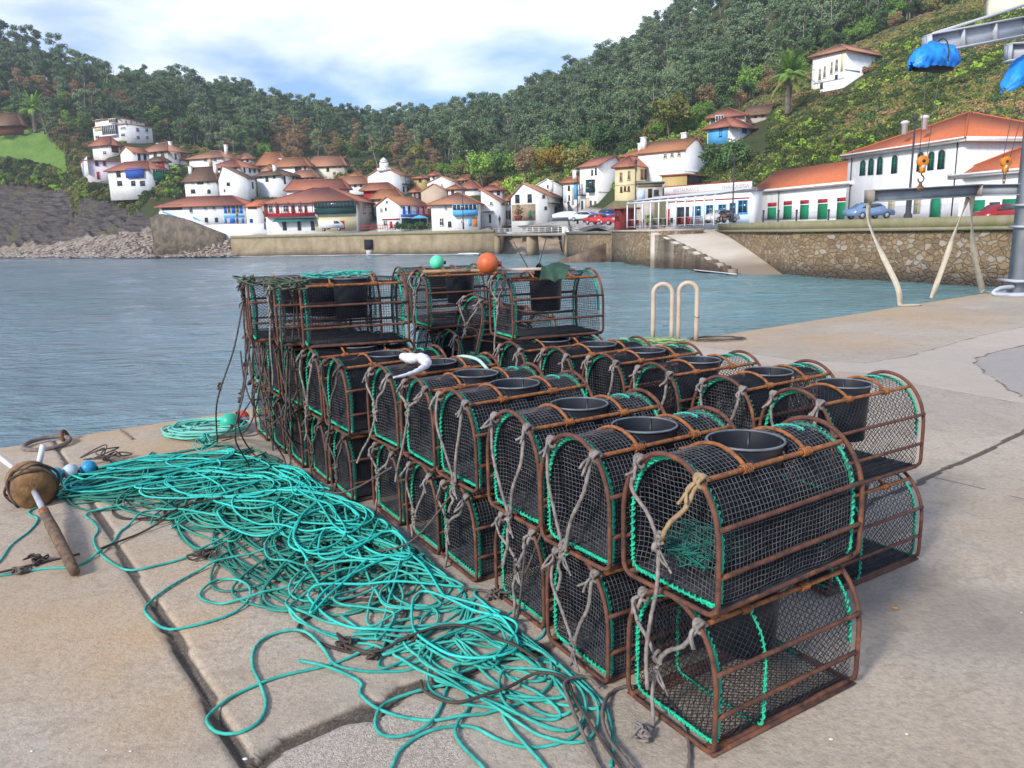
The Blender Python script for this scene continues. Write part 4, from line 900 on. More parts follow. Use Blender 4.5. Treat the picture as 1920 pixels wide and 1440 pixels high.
for A,B in (((1040,985),(930,1110)),((880,905),(690,1035)),((757,870),(560,905)),((1010,1010),(960,1160))):
    a=atY(*A,3.1 if A[0]>900 else 4.0); a=atz(*A,.42); b=atz(*B,.02); a=a+np.array([-.05,-.05,0]); mm=(a+b)/2+np.array([0,0,-.10]); m.tube(smoothpath([a,mm,b,b+np.array([-.15,.05,0])],.015),.0055,6)
tag(m.build('slack_line',ROPD,smooth=True),'dark slack lines drooping from the left row of traps into the rope heap','rope')
# ================================================================ SMALL THINGS ON THE QUAY
ALU=mat('grey_tube',(.42,.43,.47),(.28,.29,.33),.45,12); YEL=mat('yellow_tape',(.62,.40,.06),(.45,.28,.05),.6,20); WHT=mat('white_plastic',(.70,.70,.72),(.55,.55,.6),.5,15)
CORK=mat('cork_float',(.28,.15,.06),(.12,.065,.03),.85,12,bump=.8,bscale=40,bdist=.01); BLK=mat('black_rubber',(.025,.022,.022),(.05,.04,.04),.7,15)
r_=empty('marker_buoy',tuple(atz(52,935,0)),(0,0,0),'dan buoy lying on the quay, grey pole through a brown cork float','marker buoy'); o0=np.array(r_.location)
def W(p): return np.array(p)-o0
fl=atz(52,950,0)+np.array([0,.06,.115]); pd=atz(135,1065,.03)-fl; pd/=np.linalg.norm(pd)
def along(t): return fl+pd*t
q=np.cross(pd,(0,0,1)); q/=np.linalg.norm(q); Mx=np.stack([q,np.cross(pd,q),pd],1)
m=MB(); m.lathe([(.001,-.13),(.10,-.13),(.125,-.10),(.122,-.02),(.128,.05),(.118,.10),(.09,.135),(.001,.135)],22,W(fl),M=Mx); m.build('float_body',CORK,r_,smooth=True)
m=MB(); m.tube([W(along(.12)),W(along(.50))],.017,10); m.build('pole',ALU,r_,smooth=True)
end=along(.50); wt=atz(140,1072,.03)
m=MB(); m.tube([W(end),W(end+(wt-end)*.3),W(end+(wt-end)*.75),W(wt)],[.024,.030,.028,.024],10); m.build('weight',mat('rusty_lead',(.19,.125,.08),(.09,.055,.035),.85,30,bump=.6),r_,smooth=True)
m=MB(); m.tube([W(end-pd*.03),W(end+pd*.04)],.026,10); m.build('rusty_sleeve',RUST_B,r_,smooth=True)
up=atz(-30,835,.30); e=along(-.12)
m=MB(); m.tube([W(e),W(up)],.016,10); m.build('pole',WHT,r_,smooth=True)
m=MB(); m.tube([W(e+(up-e)*.10),W(e+(up-e)*.32)],.020,10); m.build('yellow_tape',YEL,r_,smooth=True)
a=e+np.array([.03,.03,.0]); m=MB(); m.tube([W(a),W(a+np.array([.06,.02,.20]))],.017,10); m.build('white_stick',WHT,r_,smooth=True)
m=MB(); rg=np.random.default_rng(2); m.tube(smoothpath([W(fl+pd*rg.uniform(-.05,.10)+q*.13*math.cos(k*1.1)+np.cross(pd,q)*.13*math.sin(k*1.1)+rg.normal(0,.012,3)) for k in range(34)],.015),.008,6); m.build('lashing',DRK,r_,smooth=True)
for (px,py,c,lab) in ((101,897,(.06,.38,.52),'light blue net float next to the cork buoy'),(130,890,(.52,.62,.70),'faded white net float between two blue ones'),(164,883,(.03,.34,.62),'bright blue net float nearest to the twine tangle')):
    P=atz(px,py+11,0); m=MB(); m.ball((P[0],P[1]+.03,.052),.052,16,10); o=m.build('net_float',mat('float_'+str(px),c,tuple(x*.7 for x in c),.45,20),smooth=True)
    m2=MB(); m2.tube([(P[0]-.058,P[1]+.03,.052),(P[0]-.045,P[1]+.03,.052)],.012,8); m2.tube([(P[0]+.045,P[1]+.03,.052),(P[0]+.058,P[1]+.03,.052)],.012,8); m2.build('eyelet',BLK,o,smooth=True)
    tag(o,lab,'float','small net floats on a line')
# mooring ring
P=atz(89,836,0); m=MB(); th=np.arange(40)*2*math.pi/40; m.tube(np.c_[P[0]+.155*np.cos(th),P[1]+.155*np.sin(th),.022+.012*np.sin(th)+0*th],.017,10,closed=True); o=m.build('mooring_ring',mat('old_iron',(.20,.15,.13),(.12,.09,.08),.7,25,bump=.5),smooth=True); tag(o,'thick rusty mooring ring lying at the quay edge','mooring ring')
m=MB(); m.tube(smoothpath([(P[0]+.03,P[1]+.24,.0),(P[0]+.03,P[1]+.20,.06),(P[0]+.04,P[1]+.14,.07),(P[0]+.05,P[1]+.13,.0)],.01),.014,8); m.build('staple',RUST_M,o,smooth=True)
# twig, litter
a=atz(226,806,.008); b=atz(248,823,.008); m=MB(); m.tube([a,b],.007,6); tag(m.build('stick',mat('driftwood',(.22,.15,.08)),smooth=True),'short brown stick on the stained quay edge','stick')
SHL=mat('shell_white',(.75,.75,.78)); k=0
for (x,y,s) in ((1558,1388,.010),(60,1410,.007),(200,1408,.006),(245,1410,.007),(1700,1378,.008),(460,1425,.012),(1915,1150,.006)):
    P=atz(x,y,0); m=MB(); s*=.6; m.ball((P[0],P[1],.002+s*.3),s,7,5,sc=(1.2,.8,.4)); lab=['white bit of litter right of the front trap','tiny white chip at the bottom left','tiny white chip beside the other at the bottom left','tiny white chip right of the bottom left pair','pale chip on the concrete at the lower right','white cigarette end in the corner of the crack','tiny chip at the right edge of the quay'][k]; tag(m.build('litter_chip',SHL,smooth=True),lab,'litter','scraps of litter on the quay'); k+=1
P=atz(1672,1139,.006); m=MB(); m.tube([P,P+np.array([.022,-.01,0])],.0045,8); o=m.build('cigarette_butt',mat('butt_orange',(.60,.27,.05)),smooth=True); tag(o,'orange cigarette butt on the dark patch at the right','litter')
# buoys and gear lying on the top traps
def buoy(px,py,z,r,c,lab,sc=(1,1,1)):
    P=atop(px,py,z) if z>1 else atz(px,py,z); root=empty('buoy',tuple(P),(0,0,0),lab,'buoy')
    m=MB(); m.ball((0,0,r*.9),r,24,16,sc=sc); m.build('ball',mat('buoy_skin_'+str(px),c,tuple(x*.75 for x in c),.45,14),root,smooth=True)
    m=MB(); m.tube([(r*.75,0,r*.9),(r*1.28,0,r*.85)],.018*r/.075,8); m.build('eye',BLK if c[0]<.3 else mat('eye_orange',(.32,.08,.04)),root,smooth=True)
PZ3=1.302
def top(px,Y): return np.array([pxdir(px)*Y,Y,PZ3])
def atop(px,py,z): return top(px,{913:4.72,817:5.45,790:4.86,1062:4.86,620:4.66,668:4.68,590:4.62,462:4.95,515:4.72,545:4.6}.get(px,4.8))+np.array([0,0,z-PZ3])
buoy(913,528,PZ3,.066,(.60,.135,.045),'orange ball buoy on the topmost trap of the right stack')
buoy(817,515,PZ3,.05,(.13,.72,.42),'mint green ball buoy on the back trap of the right stack')
buoy(432,806,.0,.075,(.04,.50,.33),'green buoy half hidden behind the hanging dark ropes')
P=atz(455,795,.02); root=empty('buoy',tuple(P),(0,0,0),'small red and white buoy at the foot of the left stack','buoy'); m=MB(); m.ball((0,0,.055),.06,16,10); m.build('ball',mat('red_buoy',(.60,.06,.05)),root,smooth=True); m=MB(); m.lathe([(.0605,.045),(.0625,.055),(.0605,.068)],16); m.build('white_band',WHT,root,smooth=True)
a=atop(790,519,PZ3+.012); b=atop(1062,524,PZ3+.012)
root=empty('flag_pole',tuple(a),(0,0,0),'bamboo marker pole with dark green cloth flag lying across the top traps','marker pole'); A0=a
m=MB(); d=b-a; m.tube([a-A0,d*.33],.011,8); m.tube([d*.30,d*.62],.009,8); m.build('pole',mat('bamboo',(.36,.24,.13),(.22,.13,.07),.7,20),root,smooth=True)
m=MB(); m.tube([d*.55,d*1.06],.010,8); m.build('pole',mat('pale_pole',(.58,.42,.36),(.42,.32,.28),.6,20),root,smooth=True)
m=MB(); V=[];F=[]; fx=np.linspace(.80,1.0,14)
for i in range(14):
    for j in range(7):
        base=d*fx[i]; y=(j-3)*.045; V.append((base[0]+.02*math.sin(j*.9+i*.4),base[1]+y*.9+.02*math.sin(i*.8),base[2]+.030-abs(j-3)**1.6*.016+.010*math.sin(i*.7+j*.6)))
for i in range(13):
    for j in range(6): F.append([i*7+j,i*7+j+7,i*7+j+8,i*7+j+1])
m.add(V,F); m.add(np.array(V)-np.array([0,0,.004]),[f[::-1] for f in F]); m.build('flag_cloth',mat('dark_green_cloth',(.035,.085,.055),(.02,.05,.035),.8,10),root,smooth=True)
m=MB(); c_=d*.735; m.tube([c_,c_+np.array([-.09,.05,.17])],.003,5); c_=d*.80; m.tube([c_,c_+np.array([.06,.05,.20])],.0028,5); m.build('wire_spike',BLK,root)
# white bait sack
P=atz(776,690,Z2-.02+.0); m=MB(); pts=smoothpath([atz(752,668,Z2+.03),atz(770,672,Z2+.045),atz(790,672,Z2+.045),atz(800,682,Z2+.035),atz(785,694,Z2+.02),atz(760,703,Z2+.012),atz(738,708,Z2+.01)],.008); L=len(pts)
rad=np.interp(np.linspace(0,1,L),[0,.06,.25,.5,.62,.8,1],[.006,.019,.027,.028,.018,.010,.005])*(1+.10*np.sin(np.arange(L)*1.1)); m.tube(pts,rad,14)
tag(m.build('white_sack',mat('white_cloth',(.72,.70,.74),(.50,.47,.55),.7,30,bump=.4,bscale=60),smooth=True),'white limp sack with a thin lilac tail lying bent on a trap','sack')
m=MB(); a=atz(852,668,Z2-.06); q=[atz(850,672,Z2-.07),atz(868,668,Z2-.0),atz(895,674,Z2+.0),atz(912,690,Z2-.03),atz(921,700,Z2-.07)]; m.tube(smoothpath(q,.02),.009,8); tag(m.build('hose',mat('mint_hose',(.42,.68,.60)),smooth=True),'pale mint plastic tube arched over a trap behind the bucket mouths','tube')
m=MB(); rg=np.random.default_rng(4)
for (x,y) in ((620,534),(668,533),(590,535)):
    c_=atop(x,y,PZ3+.005); q=[c_+np.array([rg.uniform(-.11,.11),rg.uniform(-.06,.06),rg.uniform(-.01,.035)]) for _ in range(11)]; m.tube(smoothpath(q,.015),.004,5)
tag(m.build('twine_heap',TUR,smooth=True),'loose turquoise twine on top of the left stack','twine')
m=MB()
for (x,y,s) in ((462,540,.07),(515,541,.07),(545,545,.06)):
    c_=atop(x,y,PZ3-.03); q=[c_+np.clip(rg.normal(0,1,3),-1.5,1.5)*np.array([s,s*.6,s*.35]) for _ in range(26)]; m.tube(smoothpath(q,.015),.0055,6)
tag(m.build('knotted_ropes',mat('algae_rope',(.10,.13,.09),(.05,.06,.045),.9,20),smooth=True),'clump of weedy knotted rope on the corners of the left stack','ropes')
# net scraps and twine by the ladder
c_=atz(1240,643,.02); m=MB(); q=[c_+np.array([rg.uniform(-.55,.35),rg.uniform(-.22,.22),rg.uniform(0,.07)]) for _ in range(90)]; m.tube(smoothpath(q,.03),.005,5); tag(m.build('net_scrap',mat('lime_net',(.34,.42,.20),(.22,.33,.14),.8,20),smooth=True),'heap of yellow-green netting at the foot of the ladder rails','netting')
c_=atz(1340,637,.01); m=MB(); q=[c_+np.array([.34*math.cos(k*.9)*(1+.3*math.sin(k)),.16*math.sin(k*.9)*(1+.3*math.cos(k*.7)),.01+.02*rg.random()]) for k in range(40)]; m.tube(smoothpath(q,.03),.005,5); tag(m.build('rope_scrap',ROPD,smooth=True),'thin grey line strewn on the quay right of the ladder rails','rope')
# ladder rails
for k,(x0,x1,yb,yt,lab) in enumerate(((1224,1259,641,527,'left one of the two beige arched ladder rails at the quay edge'),(1271,1305,640,524,'right one of the two beige arched ladder rails at the quay edge'))):
    a=atz(x0,yb,0); b=atz(x1,yb,0); P=[]; H=.80+.01*k; w=np.linalg.norm(b-a); d=(b-a)/w
    for z in (-.02,.2,.4,H-w/2): P.append(a+np.array([0,0,z]))
    for i in range(1,12): t=i/12*math.pi; P.append(a+d*(w/2-w/2*math.cos(t))+np.array([0,0,H-w/2+w/2*math.sin(t)]))
    for z in (H-w/2,.4,.2,-.02): P.append(b+np.array([0,0,z]))
    m=MB(); m.tube(P,.031,14); o=m.build('ladder_rail',mat('beige_paint',(.52,.42,.32),(.44,.35,.26),.45,6),smooth=True); tag(o,lab,'ladder rail')
    if k: m=MB(); q=b+np.array([0,0,.34]); th=np.arange(20)*2*math.pi/20; m.tube(np.c_[q[0]+.035*np.cos(th),q[1]+.035*np.sin(th),q[2]+.01*np.cos(2*th)],.005,6,closed=True); m.build('wire_loop',DRK,o)
# ================================================================ BOAT CRANE AT THE RIGHT
GST=mat('grey_steel_paint',(.27,.29,.32),(.19,.21,.23),.5,2,spec=.5); GSL=mat('light_steel_paint',(.44,.46,.50),(.36,.38,.42),.5,2); WEB=mat('webbing_sling',(.50,.44,.34),(.38,.33,.25),.85,8); CBL=mat('steel_cable',(.10,.10,.11),rough=.5)
YO=mat('orange_paint',(.72,.27,.02),(.55,.17,.015),.5,6); TARP=mat('blue_tarp',(.010,.17,.62),(.02,.29,.80),.42,5,bump=.5,bscale=9,bdist=.05)
base=atz(1908,553,0)
cr=empty('boat_crane',tuple(base),(0,0,0),'grey steel column crane at the right edge with two tarp-covered hoists','crane')
cb0=np.array(base)
def C_(p): return np.array(p,float)-cb0
colx,coly=base[0]+.10,base[1]+.1
tip1=atY(1738,84,15.6); arm1=atY(1990,48,17.3); tip2=atY(1888,110,17.6); arm2=np.array([base[0]+2.5,base[1]+1.6,tip2[2]+.2])
zt=float(max(tip1[2],arm1[2]))
m=MB(); m.box(C_((colx,coly,2.9)),(.34,.34,5.8+.0)); m.build('column',GST,cr)
for z,q_ in ((.30,.62),(.02,.9),(1.42,.46),(1.86,.46)): m=MB(); m.box(C_((colx,coly,z)),(q_,q_,.045)); m.build('flange',GSL,cr)
m=MB(); m.box(C_((colx+.42,coly-.05,.85)),(.38,.3,1.5)); m.build('control_box',mat('box_grey',(.30,.31,.33)),cr)
m=MB(); m.tube(smoothpath([C_((colx-.2,coly-.1,.18)),C_((colx-.55,coly-.2,.16)),C_((colx-.72,coly-.25,.06)),C_((colx-.5,coly-.3,.03)),C_((colx+.2,coly-.3,.03))],.05),.04,10); m.build('cable_duct',GSL,cr,smooth=True)
def ibeam(A,B,w,h):
    m=MB(); A=np.array(A);B=np.array(B); z=np.array([0,0,h/2]); m.bar(A+z,B+z,w,.03); m.bar(A-z,B-z,w,.03); m.bar(A,B,.03,h-.03)
    u=(B-A)/np.linalg.norm(B-A); L=np.linalg.norm(B-A)
    for k in range(5): m.bar(A+u*L*k/4.0,A+u*(L*k/4.0+.03),w*.9,h-.035)
    m.build('jib',GSL,cr)
ibeam(C_(tip1),C_((colx+.1,coly,tip1[2]+.55)),.26,.34)
m=MB(); m.bar(C_(tip1+np.array([.1,0,.20])),C_((colx+.2,coly,tip1[2]+1.05)),.05,.05); m.bar(C_(tip1+np.array([-.05,0,-.14])),C_((colx-1.3,coly,tip1[2]+.33)),.06,.06); m.build('stay_rod',GSL,cr)
ibeam(C_(tip2+np.array([0,0,.12])),C_(arm2),.26,.34)
m=MB(); m.box(C_((arm2[0],arm2[1],2.6)),(.34,.34,5.4)); m.build('column',GST,cr)
def tarp(c,L,rot,drop,name='hoist_cover'):
    m=MB(); V=[];F=[]; nu,nv=22,16; ex=np.array([math.cos(rot),math.sin(rot),0]); ey=np.array([-math.sin(rot),math.cos(rot),0]); rg=np.random.default_rng(int(c[0]*10))
    for i in range(nu):
        u=i/(nu-1)*2-1; prof_=(1-abs(u)**2.6)**.5*(.85+.25*math.sin(i*.9)*.3)
        for j in range(nv):
            a=-.68*math.pi+1.36*math.pi*j/(nv-1)+math.pi/2; rr=.28*prof_+.05+.026*math.sin(i*2.1+j*1.3)+.018*math.sin(i*.7-j*2.2)
            V.append(np.array(c)+ex*u*L/2+ey*rr*.85*math.cos(a)+np.array([0,0,rr*(math.sin(a) if math.sin(a)>0 else math.sin(a)*.9+ .0)-drop*(u<-.4)*(-u-.4)*1.2]))
    for i in range(nu-1):
        for j in range(nv-1): F.append([i*nv+j,i*nv+j+1,i*nv+nv+j+1,i*nv+nv+j])
    V=np.array(V)-cb0; m.add(V,F); m.add(V*1.0-np.array([0,0,.01]),[f[::-1] for f in F]); return m.build(name,TARP,cr,smooth=True)
h1=atY(1752,112,15.3); t_=tarp(h1,1.10,R(20),.16)
m=MB(); m.box(C_(h1+np.array([0,0,-.10])),(.7,.28,.2),rz=R(20)); m.build('hoist_motor',BLK,cr)
m=MB(); m.tube(smoothpath([C_(h1+np.array([.09,-.02,0]))+np.array([.0,.30*math.cos(a),.36*math.sin(a)]) for a in np.linspace(-.3,3.4,10)],.03),.012,6); m.build('tarp_rope',BLK,cr)
h2=atY(1925,135,16.6); tarp(h2,1.35,R(28),.55)
m=MB(); m.box(C_(h2+np.array([0,0,-.10])),(.7,.28,.2),rz=R(28)); m.build('hoist_motor',BLK,cr)
m=MB(); m.ball(C_(tip1+np.array([-.02,0,-.12])),.085,12,8,sc=(1.5,1,.7)); m.build('hoist_lamp',YO,cr,smooth=True)
def hookblock(px,py,Y,top,lab,chain=False):
    P=atY(px,py,Y); root=empty('hook_block',tuple(P),(0,0,0),lab,'hook block'); root.scale=(.72,.72,.72)
    Mx=np.array([[1,0,0],[0,0,1],[0,-1,0]]).T
    m=MB(); m.lathe([(.001,-.07),(.13,-.07),(.15,-.05),(.15,.05),(.13,.07),(.001,.07)],26,(0,0,0),M=Mx); m.build('sheave_housing',YO,root,smooth=False)
    m=MB(); m.lathe([(.001,-.075),(.045,-.075),(.045,.075),(.001,.075)],18,(0,0,0),M=Mx); m.build('axle',BLK,root)
    m=MB(); m.box((0,-.01,-.21),(.13,.12,.20)); m.build('hook_frame',YO,root); m=MB(); m.box((0,-.074,-.15),(.085,.004,.09)); m.build('label_plate',mat('pale_plate',(.65,.62,.50)),root)
    m=MB()
    for s_ in (-1,1): m.tube([(s_*.10,0,.05),(np.array(top)-P+np.array([s_*.13,0,-.1]))/.72],.009,5)
    m.build('hoist_cable',CBL,root)
    if not chain:
        m=MB(); q=[(0,0,-.30),(0,0,-.36),(.055,0,-.41),(.07,0,-.48),(.03,0,-.545),(-.04,0,-.55),(-.085,0,-.50),(-.075,0,-.45)]; m.tube(smoothpath(q,.012),.022,10); m.build('hook',mat('hook_steel',(.13,.12,.13),rough=.5),root,smooth=True)
        m=MB(); m.box((-.01,0,-.62),(.10,.06,.10),taper=.7); m.box((-.01,0,-.70),(.22,.10,.10),taper=.6); m.build('shackle',mat('brown_rust',(.20,.09,.04)),root)
    else:
        m=MB(); 
        for k in range(4):
            th=np.arange(16)*2*math.pi/16; c0=-.33-.10*k; a=np.c_[.035*np.cos(th)*(1 if k%2==0 else .0),.035*np.cos(th)*(0 if k%2==0 else 1),c0+.06*np.sin(th)]; m.tube(a,.014,6,closed=True)
        m.build('chain',RUST_M,root,smooth=True)
    return P
hookblock(1730,302,15.4,h1,'orange hook block with black hook hanging before the white building')
hookblock(1886,303,16.8,h2,'orange hook block with rusty chain at the right edge',True)
def spreader(A,B,lab,holes=False):
    root=empty('spreader_beam',tuple(A),(0,0,0),lab,'lifting beam'); m=MB(); d=np.array(B)-np.array(A); m.bar((0,0,.11),d+np.array([0,0,.11]),.26,.022); m.bar((0,0,-.11),d+np.array([0,0,-.11]),.26,.022); m.bar((0,0,0),d,.03,.198); m.build('beam',GST,root)
    m=MB(); u=d/np.linalg.norm(d); m.bar(-u*.006,u*.02,.26,.24); m.bar(d-u*.02,d+u*.006,.26,.24); m.build('end_plate',mat('rusty_plate',(.30,.27,.24),(.22,.14,.09)),root); return root
bA=atY(1630,368,15.2); bB=atY(1832,357,16.0)
spreader(bA,bB,'grey steel lifting beam hanging from the hook, slings at both ends'); spreader(atY(1808,357,17.4),atY(1925,355,16.4),'second grey lifting beam behind, hanging from the chain')
def strap(P,w,lab,lw=.10):
    m=MB(); P=smoothpath(P,.08); L=len(P); V=[];k=0
    t=np.gradient(P,axis=0); t/=np.linalg.norm(t,axis=1,keepdims=True)
    for i in range(L):
        a=math.sin(i/L*math.pi*2.2)*w; s_=np.array([math.cos(a),math.sin(a),0]); s_=s_-t[i]*(s_@t[i]); s_/=np.linalg.norm(s_); nn=np.cross(s_,t[i])
        for (u,v) in ((-1,-.5),(1,-.5),(1,.5),(-1,.5)): V.append(P[i]+s_*u*lw/2+nn*v*.012)
    F=[[i*4+j,i*4+(j+1)%4,i*4+4+(j+1)%4,i*4+4+j] for i in range(L-1) for j in range(4)]+[[0,1,2,3],[4*L-1,4*L-2,4*L-3,4*L-4]]
    m.add(V,F); return tag(m.build('sling_strap',WEB),lab,'sling','beige webbing slings of the boat crane')
g1=atz(1688,572,.02); strap([bA+np.array([0,0,-.12]),bA+np.array([.03,0,-.5]),(bA+g1)/2+np.array([-.03,0,-.1]),g1+np.array([-.08,0,.35]),g1],.7,'beige webbing sling hanging from the left end of the lifting beam',.10)
e1_=bA+(bB-bA)*.93
g2=atz(1747,559,.02); strap([e1_+np.array([0,.03,-.12]),e1_*.7+g2*.3,e1_*.35+g2*.65,g2+np.array([.05,0,.2]),g2],.9,'beige sling slanting down left from the right end of the beam',.10)
g3=atz(1843,546,.02); strap([e1_+np.array([.04,-.03,-.12]),e1_*.7+g3*.3+np.array([-.05,0,0]),e1_*.35+g3*.65+np.array([-.08,0,0]),g3],.9,'beige sling hanging almost straight from the right end of the beam',.12)
m=MB(); c_=g1+np.array([.18,-.02,.01]); th=np.arange(24)*2*math.pi/24; m.tube(np.c_[c_[0]+.20*np.cos(th),c_[1]+.07*np.sin(th),np.full(24,.02)],.014,6,closed=True); tag(m.build('strap_loop',WEB,smooth=True),'loose end loop of a sling lying on the quay','sling')
# ================================================================ VILLAGE
n=N('white_render'); c=n.mix(n.ramp(n.noise(.5,6,.65),[(.35,0),(.7,1)]),(.80,.80,.80),(.70,.69,.67)); c=n.mix(n.ramp(n.noise(1.3,6,.7,vec=n.map(scale=(1,1,.22))),[(.52,0),(.75,.5)]),c,(.52,.50,.45)); n.set(c,.85,spec=.2); WH=n.m
def plaster(nm,c,d=.82): return mat(nm,c,tuple(x*d for x in c),.85,.5,spec=.2)
WC=dict(white=WH,cream=plaster('cream_render',(.72,.66,.52)),grey=plaster('grey_render',(.62,.62,.62)),pink=plaster('pink_render',(.74,.64,.68)),ochre=plaster('ochre_render',(.50,.36,.15)),
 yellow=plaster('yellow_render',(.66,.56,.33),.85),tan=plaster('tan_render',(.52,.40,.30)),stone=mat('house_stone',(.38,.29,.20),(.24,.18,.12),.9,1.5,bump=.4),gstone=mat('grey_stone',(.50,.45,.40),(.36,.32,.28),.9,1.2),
 red=plaster('red_paint',(.40,.03,.03)),maroon=plaster('maroon_paint',(.20,.03,.03)),blue=plaster('blue_paint',(.012,.15,.60)),lblue=plaster('light_blue_paint',(.10,.40,.72)),dblue=plaster('dark_blue_paint',(.012,.03,.12)),
 green=plaster('green_paint',(.012,.20,.10)),dgreen=plaster('dark_green_paint',(.012,.05,.045)),teal=plaster('teal_paint',(.03,.16,.15)),dgrey=plaster('dark_grey_paint',(.06,.06,.07)),brown=plaster('brown_wood',(.16,.07,.035)),
 orange=plaster('orange_paint',(.55,.22,.06)),dark=DK,mossy=mat('mossy_stone',(.20,.17,.10),(.11,.11,.05),.9,.8,bump=.4),ltgrey=plaster('plinth_grey',(.50,.50,.53)),wfr=plaster('white_frame',(.78,.78,.78)),beige=plaster('beige_panel',(.46,.37,.26)),bluew=plaster('pale_blue_wall',(.55,.68,.85)),cobalt=plaster('cobalt_blind',(.03,.09,.40)))
n=N('window_glass'); n.set((.035,.045,.055),.12,spec=.6); GLS=n.m
def roofmat(nm,c1,c2,c3,lines=1.0):
    n=N(nm); uv=n.new('ShaderNodeTexCoord').outputs['UV']
    sp=n.new('ShaderNodeSeparateXYZ'); n.L(uv,sp.inputs[0])
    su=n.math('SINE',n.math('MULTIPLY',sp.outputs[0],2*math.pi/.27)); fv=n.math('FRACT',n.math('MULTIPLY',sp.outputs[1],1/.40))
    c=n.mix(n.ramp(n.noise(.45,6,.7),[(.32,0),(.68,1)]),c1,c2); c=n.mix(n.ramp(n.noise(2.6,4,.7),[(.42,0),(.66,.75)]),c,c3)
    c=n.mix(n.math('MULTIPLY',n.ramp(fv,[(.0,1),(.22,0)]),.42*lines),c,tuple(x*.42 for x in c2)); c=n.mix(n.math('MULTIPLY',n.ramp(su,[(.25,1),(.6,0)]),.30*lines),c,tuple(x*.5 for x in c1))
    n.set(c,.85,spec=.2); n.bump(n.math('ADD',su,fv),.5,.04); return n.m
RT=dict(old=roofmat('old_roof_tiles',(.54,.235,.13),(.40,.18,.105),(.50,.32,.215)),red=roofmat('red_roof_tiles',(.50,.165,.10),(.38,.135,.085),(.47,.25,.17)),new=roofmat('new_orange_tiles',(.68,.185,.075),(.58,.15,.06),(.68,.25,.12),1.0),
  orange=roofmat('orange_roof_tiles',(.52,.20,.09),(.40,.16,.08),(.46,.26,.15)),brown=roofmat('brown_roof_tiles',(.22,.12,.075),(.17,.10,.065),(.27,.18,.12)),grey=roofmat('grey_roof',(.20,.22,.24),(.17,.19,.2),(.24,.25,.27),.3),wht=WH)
def slab(m,poly,th=.16):
    P=np.array(poly,float); n_=len(P); e=P[1]-P[0]; e=e/np.linalg.norm(e); nrm=np.cross(P[1]-P[0],P[-1]-P[0]); nrm/=np.linalg.norm(nrm); v=np.cross(nrm,e)
    uv=[((p-P[0])@e,(p-P[0])@v) for p in P]; V=np.vstack([P,P-np.array([0,0,th])])
    fs=[list(range(n_)),list(range(n_,2*n_))[::-1]]+[[i,n_+i,n_+(i+1)%n_,(i+1)%n_] for i in range(n_)]
    UV=list(uv)+[uv[i] for i in range(n_)][::-1]
    for i in range(n_): UV+=[uv[i],uv[i],uv[(i+1)%n_],uv[(i+1)%n_]]
    m.add(V,fs,0,uv=UV)
